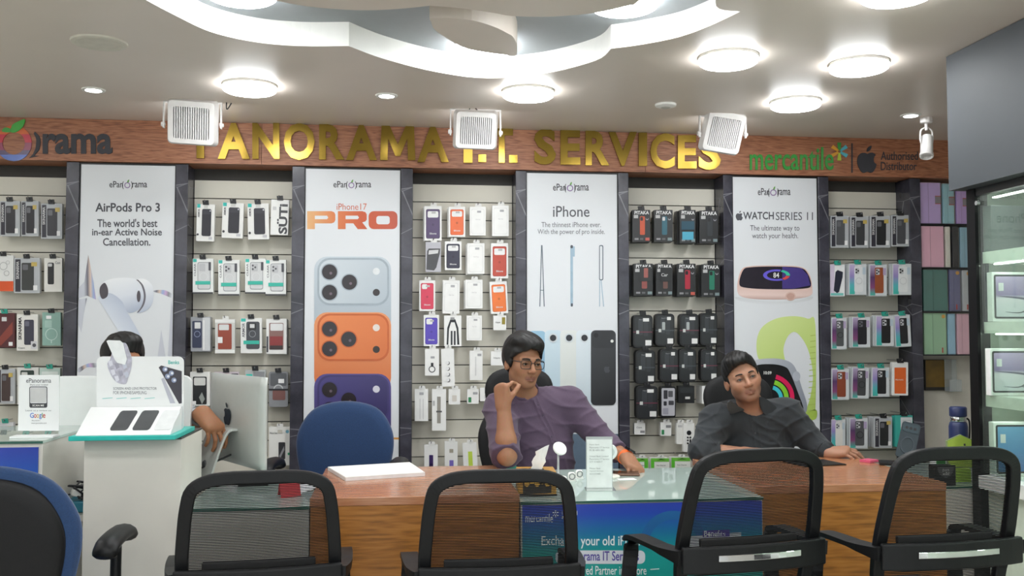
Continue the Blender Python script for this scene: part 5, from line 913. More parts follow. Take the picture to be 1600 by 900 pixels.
# low counter clutter behind the first mesh chair
p = H(452, 775, GZ); ct = empty('tent_card', (p[0], p[1], GZ), radians(20), label='small red tent card on the low glass counter', cat='card')
for s in (-1, 1): raw('face', *S_prism([[(-.035, 0), (.035, 0), (.035, .052), (-.035, .052)]], 0, .0016, lambda u, v, d: (u, s * (.024 * (1 - v / .052) + .0005) + s * d, v + .001)), mat('#b3242c', .45), ct)
p = H(395, 758, GZ); tag(raw('card_reader', *S_obox((p[0], p[1], GZ + .018), (.11, .07, .034), (radians(8), 0, .2)), BLACKP, world=True, bevel=.006), 'black card reader on the low glass counter', 'card reader')
p = H(425, 757, GZ); sp = empty('stapler', (p[0], p[1] + .03, GZ), .4, label='black stapler between card reader and red tent card', cat='stapler'); raw('base', *S_box(-.05, .05, -.015, .015, .0005, .01), BLACK, sp, bevel=.002); raw('arm', *S_obox((0, 0, .028), (.1, .022, .018), (0, radians(-8), 0)), BLACKP, sp, bevel=.005)
p = H(470, 766, GZ)
for k in range(4): tag(raw('loose_paper', *S_obox((p[0] + .012 * k - .01, p[1] + .03 * k, GZ + .0012 + .0016 * k), (.09, .12, .0012), (0, 0, .3 * k - .4)), mat('#eceef0', .6), world=True), ('bottom', 'second', 'third', 'top')[k] + ' white paper of the loose pile by the red tent card', 'paper', 'loose papers by the tent card')
# cable tangle between the counters
p = H(110, 775, .72); cb = empty('cable_tangle', (-1.21, -1.7, .70), label='tangle of black cables on a router left of the pedestal', cat='cables')
sb = tag(raw('router_shelf', *S_box(-1.15, -1.02, -1.9, -1.57, .66, .68), M_LAM, world=True), 'white shelf carrying the router left of the pedestal', 'shelf')
raw('router', *S_box(-1.14, -1.03, -1.86, -1.66, .681, .72), mat('#2f7f96', .4), cb, world=True, bevel=.006)
for k in range(7):
    a = random.uniform(0, 1); pts = [(-1.14 + .11 * random.random(), -1.87 + .2 * random.random(), .725 + .05 * random.random()) for _ in range(5)]
    raw('cable', *S_tube(spline(pts, 5, False), .0032, 6), CABLE, cb, world=True, smooth=True)
raw('plug', *S_obox((-1.10, -1.84, .745), (.03, .03, .02), (0, .3, .5)), WHITE, cb, world=True, bevel=.003)
# ---------------- flask, award, boxes on the far white counter
RZ = GZ - .03
p = H(1499, 743, RZ); fk = empty('flask', (p[0], p[1], RZ), label='navy vacuum flask with steel collar on the far white counter', cat='flask'); NAVY = mat('#26305a', .4, noise=.08)
raw('bottle', *S_lathe([(.036, .0005), (.038, .004), (.038, .205), (.034, .222), (.03, .226), (0, .226)], 28), NAVY, fk, smooth=True); raw('steel_collar', *S_lathe([(.03, .2265), (.032, .228), (.032, .246), (.03, .248)], 28), mat('#c8cacc', .15, 1.0), fk, smooth=True); raw('lid', *S_lathe([(.034, .2485), (.035, .251), (.035, .283), (.031, .288), (0, .289)], 28), NAVY, fk, smooth=True)
raw('strap', *S_tube(spline([(.034, 0, .24), (.05, 0, .225), (.049, 0, .16), (.04, 0, .12)], 6, False), .004, 6), BLACK, fk, smooth=True); raw('logo_print', *S_obox((.004, -.0385, .12), (.012, .001, .03)), mat('#c8ccd4', .4), fk)
p = H(1500, 752, RZ); aw = empty('award', (p[0], p[1], RZ), radians(-8), label='green pentagon glass award reading appreciation award', cat='award')
pent = [(-.052, .055), (.052, .055), (.056, .165), (0, .19), (-.056, .165)]
raw('glass_plate', *S_prism([pent], 0, .012, lambda u, v, d: (u, -d, v)), mat_glass('award_glass', '#cfe0b0', 1.3, .35), aw, bevel=.002); raw('green_face', *S_prism([[(u * .93, .055 + (v - .055) * .95 + .004) for u, v in pent]], .0124, .0128, lambda u, v, d: (u, -d, v)), mat('#a4bd4e', .35), aw); raw('base', *S_box(-.03, .03, -.035, .03, .0005, .055), mat('#8fb03a', .3), aw, bevel=.002)
raw('lettering', *S_text('APPRECIATION\nAWARD', lambda u, v, d: (u, -.0134, v), -.034, .105, .034, .127, .02), mat('#3a4a20', .5), aw); b_, l_ = apple_loops(.016, .15, .012, .009); raw('emblem', *S_prism([[(x, .3 - y) for x, y in b_]], .013, .0134, lambda u, v, d: (u, -d, v)), INK, aw)
p = H(1478, 760, RZ); bb = tag(raw('black_carton', *S_box(p[0] - .042, p[0] + .042, p[1], p[1] + .05, RZ + .0005, RZ + .08), BLACK, world=True, bevel=.001), 'black box with a grey round print in front of the award', 'box')
raw('round_print', *S_prism([circ(p[0], RZ + .075, .034, .04, 24, pi, 2 * pi)], 0, .0006, lambda u, v, d: (u, p[1] - .0005 - d, v)), mat('#4a4a4c', .5), bb, world=True)
for tx, zz in (('just', .062), ('wild', .05)): raw('lettering', *S_text(tx, lambda u, v, d: (u, p[1] - .0014, v), p[0] - .014, RZ + zz - .004, p[0] + .014, RZ + zz + .006, .02), mat('#b8b8b8', .5), bb, world=True)
p = H(1474, 745, RZ); gb = tag(raw('green_carton', *S_box(p[0] - .03, p[0] + .03, p[1], p[1] + .05, RZ + .0005, RZ + .115), mat('#e6e9e4', .4), world=True), 'green and white box behind the award', 'box'); raw('green_face', *S_box(p[0] - .03, p[0] + .01, p[1] - .0015, p[1] - .0003, RZ + .002, RZ + .114), mat('#3f8f48', .4), gb, world=True)

# ================================================================ tall glass cabinet on the right
CX, CY0, CY1, CXB = 2.235, -1.78, -4.3, 2.75
cb = empty('glass_cabinet', (2.45, -2.6, 0), label='tall glass cabinet with tablet boxes under a dark grey bulkhead', cat='cabinet')
M_BULK = mat('#3d4247', .6, noise=.03, scale=4); M_INT = mat('#dfe8da', .5, noise=.01); M_PANE = mat_glass('cabinet_glass', '#eef6f0', 1.0, .03)
zb = float(W(1507, 297, CY0)[2])
raw('bulkhead', *S_box(2.17, CXB, CY1, CY0 + .03, zb, CEIL - .002), M_BULK, cb, world=True)
raw('back_panel', *S_box(CXB - .015, CXB, CY1, CY0, .1, zb - .001), M_INT, cb, world=True); raw('far_panel', *S_box(CX + .05, CXB - .016, CY0 - .014, CY0, .75, zb - .001), mat_glass('cabinet_side_glass', '#dfeadf', 1.0, .3), cb, world=True)
raw('post', *S_box(CX - .008, CX + .045, CY0 - .05, CY0 + .005, .02, zb - .001), mat('#0d0d0f', .5, spec=.2), cb, world=True)
raw('top_rail', *S_box(CX - .004, CX + .02, CY1, CY0 - .051, zb - .03, zb - .001), mat('#26282a', .4), cb, world=True)
raw('pane', *S_box(CX + .003, CX + .008, CY1, CY0 - .053, .76, zb - .031), M_PANE, cb, world=True)
shz = []
for py in (403, 512, 626):
    z = float(W(1534, py, CY0 - .05)[2]); shz.append(z); raw('shelf', *S_box(CX + .02, CXB - .016, CY1, CY0 - .016, z - .022, z + .022), mat('#e6ebe4', .4), cb, world=True)
for z_ in shz + [zb - .012]: raw('led_strip', *S_box(CX + .06, CX + .075, CY1, CY0 - .06, z_ - .027, z_ - .0225), mat_emit('led_strip', (.95, 1, .95), 6.0), cb, world=True)
raw('deck', *S_box(CX - .02, CXB - .016, CY1, CY0 - .055, .70, .75), mat('#e2e6e0', .4), cb, world=True); raw('lower_body', *S_box(CX + .02, CXB - .016, CY1, CY0 - .055, .30, .699), mat('#d3e0cf', .45), cb, world=True); raw('plinth', *S_box(CX - .03, CXB - .016, CY1, CY0 - .055, .22, .299), mat('#2c2a2c', .4), cb, world=True); raw('lower_deck', *S_box(CX - .04, CX + .0195, CY1, CY0 - .055, .30, .33), mat('#e8ece8', .4), cb, world=True)
raw('hinge_knob', *S_lathe([(.009, -.006), (.009, .006), (0, .007)], 14, (CX - .006, CY0 - .065, zb - .06), 'x'), mat('#d0d0d0', .2, .8), cb, world=True)
def tablet_box(z, px, py_ref, lb, art, y=-1.90, w=.25, h=.19):
    x = float(W(px, py_ref, y)[0]); e = empty('tablet_box', (x + w / 2, y, z), radians(-4), label=lb, cat='box', group='tablet boxes in the glass cabinet')
    raw('carton', *S_box(-w / 2, w / 2, 0, .035, .0005, h), mat('#eceeee', .4), e, bevel=.002); raw('tablet_print', *S_prism([rrect(-w / 2 + .008, .012, w / 2 - .012, h - .01, .008)], .0006, .0012, lambda u, v, d: (u, -d, v)), mat('#202226', .3), e)
    s = raw('screen_print', *S_prism([rrect(-w / 2 + .015, .019, w / 2 - .02, h - .017, .004)], .0016, .002, lambda u, v, d: (u, -d, v)), None, e); s.data.materials.append(mat_grad('screen_art', art[0], lo=.02, hi=h - .02))
    for k, cv in enumerate(art[1]): raw('art_print', *S_prism([[(-w / 2 + w * a_, h * b_) for a_, b_ in cv[0]]], .0022 + .0004 * k, .0024 + .0004 * k, lambda u, v, d: (u, -d, v)), mat(cv[1], .35), e)
    raw('sticker', *S_box(-w / 2 + .024, -w / 2 + .044, -.0044, -.004, h * .62, h * .78), mat('#d8d8dc', .5), e); return e
def swoosh(pts, t): 
    P = spline(pts, 6, False); return P + [(x, y - t * math.sin(pi * k / (len(P) - 1)) - .004) for k, (x, y) in reversed(list(enumerate(P)))]
lil = ([(0, '#c9cdd6'), (.45, '#d8d4de'), (.55, '#8c78a8'), (1, '#b8a4cc')], [(swoosh([(.08, .52), (.4, .5), (.7, .45), (.93, .42)], .04), '#5a4f6c'), (swoosh([(.2, .2), (.45, .2), (.6, .35), (.66, .6), (.9, .62)], .03), '#4c4a56'), (swoosh([(.45, .2), (.6, .22), (.75, .34)], .03), '#6c6a76')])
blu = ([(0, '#3a74b8'), (1, '#6aa0cc')], [(circ(.9, .45, .42, .62, 24, 1.8, 4.5), '#5a2a88'), (circ(1.0, .45, .42, .62, 24, 1.9, 4.4), '#b84a78')])
tablet_box(shz[1] + .0225, 1553, 505, 'white tablet box with lilac screen picture, upper of two lilac ones', lil); tablet_box(shz[2] + .0225, 1550, 617, 'white tablet box with lilac screen picture, lower of two lilac ones', lil, h=.18); tablet_box(.7505, 1556, 738, 'white tablet box with blue screen picture', blu, h=.205)
x = float(W(1546, 380, -1.88)[0]) + .008; tag(raw('grey_carton', *S_box(x, x + .2, -1.88, -1.81, shz[0] + .0225, shz[0] + .2), mat('#6c7474', .4), world=True, bevel=.002), 'dark grey box on the top shelf of the glass cabinet', 'box'); tag(raw('white_carton', *S_obox((x + .16, -1.95, shz[0] + .1), (.1, .06, .15), (0, 0, .2)), WHITE, world=True, bevel=.002), 'white box leaning on the top shelf of the glass cabinet', 'box')
# ================================================================ chairs
M_FRM = mat('#0f1012', .45, noise=.08, scale=200, bump=.1, spec=.32); M_STR = mat('#0c0c0d', .7, spec=.2); M_SEAT = mat('#0f0f10', .8, noise=.15, scale=150, bump=.3); M_CHROME = mat('#d8dadd', .06, 1.0, noise=.02); M_BLUEF = mat('#173760', .85, noise=.12, scale=220, bump=.35, sheen=.3)
def star_base(e, z=.40, r=.26):
    raw('gas_column', *S_lathe([(.03, .09), (.03, .25), (.02, .25), (.02, z), (0, z)], 16), M_FRM, e)
    for k in range(5):
        a = 2 * pi * k / 5 + .3; c, s = cos(a), sin(a)
        l = raw('base_leg', *S_bar([(.02 * c, .02 * s, .11), (r * .6 * c, r * .6 * s, .095), (r * c, r * s, .075)], [.05, .04, .03], [.035, .03, .02]), M_FRM, e, bevel=.004)
        raw('caster', *S_lathe([(.02, -.022), (.028, -.016), (.028, .016), (.02, .022)], 16, (r * c, r * s, .029), 'x'), BLACK, l)
def mesh_chair(x, y, rz, top, label, badge=True, w=.43, rec=.2):
    """origin on the floor under the backrest, facing +y"""
    e = empty('office_chair', (x, y, 0), rz, label=label, cat='chair', group='black mesh chairs before the desks')
    L = top - .95                                    # gas lift
    hw = w / 2
    def lean(z): return .03 - rec * (z - .66) if z > .60 else .03 + rec * .06 + .02 * (.60 - z) / .2
    prof = [(hw - .030, .50 + L), (hw - .012, .60 + L), (hw - .006, .70 + L), (hw - .012, .80 + L), (hw - .02, .87 + L), (hw - .035, .918 + L), (hw - .08, .942 + L), (.07, .949 + L)]
    half = spline(prof, 4, False); loop = [(a, lean(b - L) , b) for a, b in half] + [(-a, lean(b - L), b) for a, b in half[::-1]]
    loop += [(-(hw - .06), .02, .48 + L), (hw - .06, .02, .48 + L)]
    fw_ = [.034] * len(loop)
    raw('back_frame', *S_bar(loop, .036, .024, True, up=(0, 1, 0)), M_FRM, e, bevel=.006, seg=3)
    V, Fa = [], []; pitch = .0046; z = .52 + L
    hx = [p[0] for p in half]; hz = [p[1] for p in half]
    while z < .935 + L:
        a = float(np.interp(z, hz, hx)) - .012 if z < .918 + L else hw - .05 - (z - .918 - L) * 1.8
        cv = [(a * t, lean(z - L) + .004 - .012 * (1 - t * t), z) for t in np.linspace(-1, 1, 7)]
        n0 = len(V)
        for p in cv:
            for dy, dz in ((-.0007, -.0013), (.0007, -.0013), (.0007, .0013), (-.0007, .0013)): V.append((p[0], p[1] + dy, p[2] + dz))
        for i in range(6):
            for k in range(4): Fa.append((n0 + i * 4 + k, n0 + i * 4 + (k + 1) % 4, n0 + (i + 1) * 4 + (k + 1) % 4, n0 + (i + 1) * 4 + k))
        z += pitch
    tag(raw('mesh_back', V, Fa, M_STR, e), kind='stuff')
    # lumbar bar, shoulder band with arms
    raw('lumbar_bar', *S_bar([((hw - .06) * t, .022 - .01 * (1 - t * t), .70 + L) for t in np.linspace(-1, 1, 9)], .016, .022, up=(0, 0, 1)), M_SEAT, e, bevel=.004)
    bz = .662 + L
    bp = [((hw + .012) * t, -.012 - .028 * (1 - t * t), bz) for t in np.linspace(-1, 1, 11)]
    raw('back_band', *S_bar(bp, .02, .076, up=(0, 0, 1)), M_FRM, e, bevel=.006, seg=3)
    if badge:
        bp = [(.13 * t, -.0245 - .0285 * (1 - (t * .13 / (hw + .012)) ** 2) * 1.0 + .001, bz + .006) for t in np.linspace(-1, 1, 11)]
        raw('chrome_badge', *S_bar(bp, .004, .018, up=(0, 0, 1)), M_CHROME, e, bevel=.003)
    for s in (-1, 1):
        a0 = s * (hw + .008)
        pts = spline([(a0, -.012, bz + .008), (s * (hw + .016), .05, bz + .012), (s * (hw + .026), .15, bz + .016), (s * (hw + .03), .25, bz + .014), (s * (hw + .03), .29, bz + .002), (s * (hw + .028), .298, bz - .035), (s * (hw + .03), .30, .50 + L), (s * (hw - .02), .24, .435 + L)], 5, False)
        n_ = len(pts); raw('armrest', *S_bar(pts, [.03 + .022 * min(1, k / 6) if k < 22 else .045 for k in range(n_)], [.04 - .026 * min(1, k / 8) for k in range(n_)], up=(s * .01, .35, 1) if False else (0, -.25, 1)), M_FRM, e, bevel=.004, seg=2)
    st = [(p[0], p[1] + .24) for p in rrect(-.235, -.22, .235, .17, .08)]
    raw('seat', *S_prism([st], .43 + L, .49 + L, lambda u, v, d: (u, v, d)), M_SEAT, e, bevel=.018, seg=3)
    raw('seat_plate', *S_box(-.14, .14, .08, .40, .40 + L, .4295 + L), BLACK, e)
    raw('back_stem', *S_bar([(0, .02, .49 + L), (0, .01, .42 + L), (0, .1, .405 + L)], .09, .02, up=(0, -1, .1)), M_FRM, e)
    g = empty('swivel_base', (0, .15, 0)); g.parent = e
    star_base(g, .4 + L); g_ch = list(g.children)
    return e
mesh_chair(-.385, -2.54, radians(6), .897, 'black mesh office chair before the low glass counter, leftmost of four', badge=False)
mesh_chair(.283, -2.615, radians(1), .900, 'black mesh office chair before the left brown desk and blue poster', badge=False)
mesh_chair(1.0, -2.66, radians(10), .955, 'black mesh chair with chrome badge before the person in black', rec=.27)
mesh_chair(1.565, -2.71, radians(6), .958, 'black mesh chair with chrome badge beside the glass cabinet, rightmost', rec=.27)

def shell_back(hw, h, zb, lean_, thick, n=28, top_r=1.0, bot=.56):
    """rounded office backrest outline, wider above the middle; returns loop in (x, z)"""
    pts = [(-hw * bot, zb), (0, zb - .006), (hw * bot, zb), (hw * .80, zb + h * .22), (hw * .98, zb + h * .55), (hw * .93, zb + h * .76), (hw * .62, zb + h * .94), (0, zb + h), (-hw * .62, zb + h * .94), (-hw * .93, zb + h * .76), (-hw * .98, zb + h * .55), (-hw * .80, zb + h * .22)]
    return spline(pts, 5)
def pad_mesh(loop, ymid, puff, c=(0, 0)):
    """cushion: the outline with domed front and back"""
    n_ = len(loop); V, Fa = [], []
    cx = sum(p[0] for p in loop) / n_; cz = sum(p[1] for p in loop) / n_
    rings = [(1.0, 0.0), (.985, .5), (.94, .8), (.8, .95), (.5, 1.0), (.2, 1.02)]
    for sgn, pf in ((-1, puff[0]), (1, puff[1])):
        base = len(V)
        for k, (sc, d) in enumerate(rings):
            for x, z in loop: X = cx + (x - cx) * sc; Z = cz + (z - cz) * sc; V.append((X, ymid(X, Z) + sgn * pf * d, Z))
        V.append((cx, ymid(cx, cz) + sgn * pf * 1.02, cz))
        for k in range(len(rings) - 1):
            for i in range(n_): Fa.append((base + k * n_ + i, base + k * n_ + (i + 1) % n_, base + (k + 1) * n_ + (i + 1) % n_, base + (k + 1) * n_ + i))
        k = len(rings) - 1; t = len(V) - 1
        for i in range(n_): Fa.append((base + k * n_ + i, base + k * n_ + (i + 1) % n_, t))
    m_ = len(rings) * n_ + 1
    for i in range(n_): Fa.append((i, (i + 1) % n_, m_ + (i + 1) % n_, m_ + i))
    return V, Fa
def task_chair(x, y, rz, label, fabric, hw, h, zb, arm=True, armz=.66, shell=True, head=False):
    """origin on the floor under the seat, facing +y; the back rises behind it"""
    e = empty('office_chair', (x, y, 0), rz, label=label, cat='chair')
    lp = shell_back(hw, h, zb, 0, .05); ym = lambda X, Z: -.25 + .35 * X * X - .10 * (Z - zb) - 0 * X
    raw('backrest', *pad_mesh(lp, ym, (.022, .035)), fabric, e, smooth=True)
    if shell:
        lp2 = [(a * .86, zb + .012 + (b - zb) * .92) for a, b in lp]; raw('back_shell', *pad_mesh(lp2, lambda X, Z: ym(X, Z) - .018, (.022, .008)), BLACKP, e, smooth=True)
    raw('seat', *pad_mesh([(a, b) for a, b in rrect(-.24, -.24, .24, .24, .1, 6)], lambda X, Z: 0, (.035, .035)), fabric, e, smooth=True)
    o = e.children[-1]; me = o.data
    for v_ in me.vertices: v_.co = (v_.co.x, v_.co.z, v_.co.y + .45)
    raw('seat_pan', *S_box(-.16, .16, -.2, .16, .395, .418), BLACK, e); raw('back_stem', *S_bar([(0, -.1, .40), (0, -.24, .405), (0, -.285, .47), (0, -.30, zb + h * .4)], .07, .014, up=(0, -1, .3)), BLACK, e, bevel=.003)
    if arm:
        for s in (-1, 1):
            a = raw('arm_post', *S_tube(spline([(s * .2, 0, .41), (s * .275, .0, .43), (s * .272, .0, .5), (s * .272, .0, armz - .01)], 5, False), .016, 10), M_FRM, e, smooth=True)
            pd = spline([(s * .272, -.13, armz - .018), (s * .272, -.10, armz + .008), (s * .272, 0, armz + .016), (s * .272, .09, armz + .012), (s * .272, .13, armz - .012)], 4, False)
            raw('arm_pad', *S_tube(pd, [.026, .034] + [.036] * (len(pd) - 4) + [.034, .026], 12, flat=.62, up=(1, 0, 0)), M_FRM, e, smooth=True)
    g = empty('swivel_base', (0, 0, 0)); g.parent = e; star_base(g, .395); return e
task_chair(-1.10, -2.34, radians(2), 'blue upholstered office chair with black shell, cut by the left edge', M_BLUEF, .25, .52, .43, armz=.68)
task_chair(-.27, -1.11, radians(174), 'blue upholstered office chair behind the boards on the left desk', M_BLUEF, .225, .50, .48, armz=.72)
# ================================================================ people: smooth implicit surfaces meshed once
def smin(a, b, k):
    h = np.maximum(k - np.abs(a - b), 0) / k; return np.minimum(a, b) - h * h * k * .25
def smax(a, b, k): return -smin(-a, -b, k)
def d_ell(P, c, r, R=None):
    q = P - np.asarray(c)
    if R is not None: q = q @ R
    r = np.asarray(r); k0 = np.linalg.norm(q / r, axis=1); k1 = np.linalg.norm(q / (r * r), axis=1) + 1e-9
    return k0 * (k0 - 1) / k1
def d_cone(P, a, b, ra, rb):
    a = np.asarray(a, float); ba = np.asarray(b, float) - a; pa = P - a
    h = np.clip(pa @ ba / (ba @ ba + 1e-12), 0, 1); return np.linalg.norm(pa - h[:, None] * ba, axis=1) - (ra + h * (rb - ra))
class Shape:
    """list of groups; each group has a frame (R columns = local axes, t) and ops applied to the running distance"""
    def __init__(s): s.groups = []
    def group(s, ops, R=None, t=(0, 0, 0), centre=(0, 0, 0), radius=9.0): s.groups.append((ops, np.eye(3) if R is None else R, np.asarray(t, float), np.asarray(centre, float), radius)); return s
    def __call__(s, P):
        D = np.full(len(P), 9.0)
        for ops, R, t, c, rad in s.groups:
            L = (P - t) @ R; m = np.linalg.norm(L - c, axis=1) < rad
            if not m.any(): continue
            l = L[m]; d = D[m]
            for op in ops:
                k = op[0]
                if k == 'f': d = op[1](l, d); continue
                e = d_ell(l, *op[2:]) if op[1] == 'e' else d_cone(l, *op[2:])
                kk = float(k[1:] or 0)
                if k[0] == 'u': d = smin(d, e, kk) if kk else np.minimum(d, e)
                elif k[0] == 's': d = smax(d, -e, kk) if kk else np.maximum(d, -e)
            D[m] = d
        return D
def mesh_sdf(F, lo, hi, h, name, m, parent, colour=None, B=8):
    lo = np.asarray(lo, float); nb = np.ceil((np.asarray(hi) - lo) / (h * B)).astype(int); N = nb * B + 1
    bi = np.indices(nb).reshape(3, -1).T; cen = lo + (bi + .5) * B * h
    keep = np.abs(F(cen)) < B * h * .87 * 1.35 + .012
    act = np.zeros(N, bool)
    for b in bi[keep]: act[b[0] * B:b[0] * B + B + 1, b[1] * B:b[1] * B + B + 1, b[2] * B:b[2] * B + B + 1] = True
    idx = np.argwhere(act); D = np.full(N, np.nan, np.float32)
    for s in range(0, len(idx), 400000):
        q = idx[s:s + 400000]; D[q[:, 0], q[:, 1], q[:, 2]] = F(lo + q * h)
    corner = [(i, j, k) for i in (0, 1) for j in (0, 1) for k in (0, 1)]
    c8 = [D[i:N[0] - 1 + i, j:N[1] - 1 + j, k:N[2] - 1 + k] for i, j, k in corner]
    neg = sum((c < 0).astype(np.int8) for c in c8); val = ~np.isnan(sum(c8)); cell = val & (neg > 0) & (neg < 8)
    ci = np.argwhere(cell); vid = np.full(cell.shape, -1, np.int64); vid[cell] = np.arange(len(ci))
    cv = np.stack([c[cell] for c in c8], 1).astype(float); acc = np.zeros((len(ci), 3)); cnt = np.zeros(len(ci))
    for a in range(8):
        for b in range(a + 1, 8):
            da = np.array(corner[b]) - np.array(corner[a])
            if np.abs(da).sum() != 1: continue
            x = (cv[:, a] < 0) != (cv[:, b] < 0); t = np.where(x, cv[:, a] / (cv[:, a] - cv[:, b] + 1e-12), 0)
            acc += np.where(x[:, None], np.array(corner[a]) + t[:, None] * da, 0); cnt += x
    V = lo + (ci + acc / cnt[:, None]) * h; quads = []
    S = D < 0; ok = ~np.isnan(D)
    for ax in range(3):
        o1, o2 = [(1, 2), (2, 0), (0, 1)][ax]; sl0 = [slice(None)] * 3; sl1 = [slice(None)] * 3; sl0[ax] = slice(0, -1); sl1[ax] = slice(1, None)
        ch = (S[tuple(sl0)] != S[tuple(sl1)]) & ok[tuple(sl0)] & ok[tuple(sl1)]; e = np.argwhere(ch)
        e = e[(e[:, o1] > 0) & (e[:, o2] > 0) & (e[:, o1] < N[o1] - 1) & (e[:, o2] < N[o2] - 1)]
        u1 = np.zeros(3, int); u1[o1] = 1; u2 = np.zeros(3, int); u2[o2] = 1
        ids = [vid[tuple((e - d).T)] for d in (0 * u1, u1, u1 + u2, u2)]
        q = np.stack(ids, 1); flip = S[tuple(e.T)]; q[~flip] = q[~flip][:, ::-1]; quads.append(q[(q >= 0).all(1)])
    Q = np.concatenate(quads)
    for _ in range(2):                               # a little smoothing along the quads
        s = np.zeros_like(V); n_ = np.zeros(len(V))
        for a in range(4):
            b = (a + 1) % 4; np.add.at(s, Q[:, a], V[Q[:, b]]); np.add.at(n_, Q[:, a], 1); np.add.at(s, Q[:, b], V[Q[:, a]]); np.add.at(n_, Q[:, b], 1)
        V = V * .6 + .4 * s / np.maximum(n_, 1)[:, None]
    col_ = colour(V) if colour else None
    mi = np.array(wmat(parent).inverted()); Vl = V @ mi[:3, :3].T + mi[:3, 3]
    me = bpy.data.meshes.new(name); me.vertices.add(len(Vl)); me.vertices.foreach_set('co', Vl.astype(np.float32).ravel())
    me.loops.add(Q.size); me.loops.foreach_set('vertex_index', Q.astype(np.int32).ravel()); me.polygons.add(len(Q)); me.polygons.foreach_set('loop_start', np.arange(0, Q.size, 4, dtype=np.int32))
    try: me.polygons.foreach_set('loop_total', np.full(len(Q), 4, np.int32))
    except Exception: pass
    me.update(calc_edges=True); me.validate(); me.polygons.foreach_set('use_smooth', np.ones(len(me.polygons), bool))
    if col_ is not None:
        at = me.color_attributes.new('Col', 'FLOAT_COLOR', 'POINT'); at.data.foreach_set('color', np.concatenate([col_, np.ones((len(col_), 1))], 1).astype(np.float32).ravel())
    return link_mesh(name, me, m, parent)
def mat_skin(name):
    m = bpy.data.materials.new(name); m.use_nodes = True; nt = m.node_tree; b = nt.nodes['Principled BSDF']; L = nt.links.new
    a = nt.nodes.new('ShaderNodeVertexColor'); a.layer_name = 'Col'; nz = nt.nodes.new('ShaderNodeTexNoise'); nz.inputs['Scale'].default_value = 90; nz.inputs['Detail'].default_value = 3
    mx = nt.nodes.new('ShaderNodeMixRGB'); mx.blend_type = 'MULTIPLY'; mx.inputs[0].default_value = .25; L(a.outputs[0], mx.inputs[1]); L(nz.outputs['Color'], mx.inputs[2]); L(mx.outputs[0], b.inputs['Base Color'])
    b.inputs['Roughness'].default_value = .55; b.inputs['Subsurface Weight'].default_value = .04; b.inputs['Subsurface Radius'].default_value = (.02, .008, .004); b.inputs['Subsurface Scale'].default_value = .4
    return m
M_SKIN = mat_skin('skin')
M_HAIR = mat('#0d0b0b', .5, noise=.4, scale=260, bump=.6, stretch=(1, .2, .3)); M_BROW = mat('#15110f', .7)
def frame(yaw, pitch=0, roll=0):
    return np.array(Matrix.Rotation(radians(yaw), 3, 'Z') @ Matrix.Rotation(radians(pitch), 3, 'X') @ Matrix.Rotation(radians(roll), 3, 'Y'))
def head_ops(w=1.0, jaw=1.0):
    o = [('u0', 'e', (0, -.012, .035), (.074 * w, .094, .083)), ('u.03', 'e', (0, .022, -.03), (.062 * w, .068, .082)),
         ('u.03', 'c', (0, .03, -.055), (0, .066, -.088), .05 * jaw, .022), ('u.02', 'c', (.045 * w, .005, -.05), (.018, .062, -.087), .018, .018), ('u.02', 'c', (-.045 * w, .005, -.05), (-.018, .062, -.087), .018, .018)]
    for s in (-1, 1):
        o += [('u.025', 'e', (s * .042 * w, .056, -.02), (.024, .026, .026)), ('u.015', 'c', (s * .012, .087, .022), (s * .046 * w, .068, .021), .011, .009)]
    for s in (-1, 1): o += [('s.016', 'e', (s * .032, .101, .004), (.02, .019, .013))]
    o += [('u.012', 'c', (0, .086, .016), (0, .108, -.027), .0075, .0115), ('u.008', 'e', (0, .104, -.031), (.014, .014, .01))]
    for s in (-1, 1):
        o += [('u.006', 'e', (s * .0135, .097, -.033), (.008, .011, .008)), ('s.003', 'e', (s * .007, .108, -.042), (.004, .006, .004))]
        o += [('u.004', 'e', (s * .032, .0775, .004), (.0165, .0138, .0125))]                                          # closed lid ball, eye slit cut below
        o += [('s.002', 'e', (s * .032, .092, .0012), (.0138, .010, .0046))]
        o += [('u.006', 'e', (s * .0775 * w, -.004, -.008), (.008, .019, .031), np.array(Matrix.Rotation(s * .35, 3, 'Z') @ Matrix.Rotation(-.2, 3, 'X'))), ('s.004', 'e', (s * .087 * w, .002, -.004), (.007, .011, .018))]
    o += [('u.006', 'c', (-.019, .083, -.064), (0, .0935, -.0620), .0042, .0056), ('u.006', 'c', (.019, .083, -.064), (0, .0935, -.0620), .0042, .0056), ('u.006', 'c', (-.016, .084, -.071), (0, .0935, -.0735), .005, .0085), ('u.006', 'c', (.016, .084, -.071), (0, .0935, -.0735), .005, .0085),
          ('s.003', 'c', (-.023, .088, -.0668), (0, .104, -.0668), .0014, .003), ('s.003', 'c', (.023, .088, -.0668), (0, .104, -.0668), .0014, .003), ('s.01', 'e', (0, .098, -.084), (.02, .008, .005))]
    return o
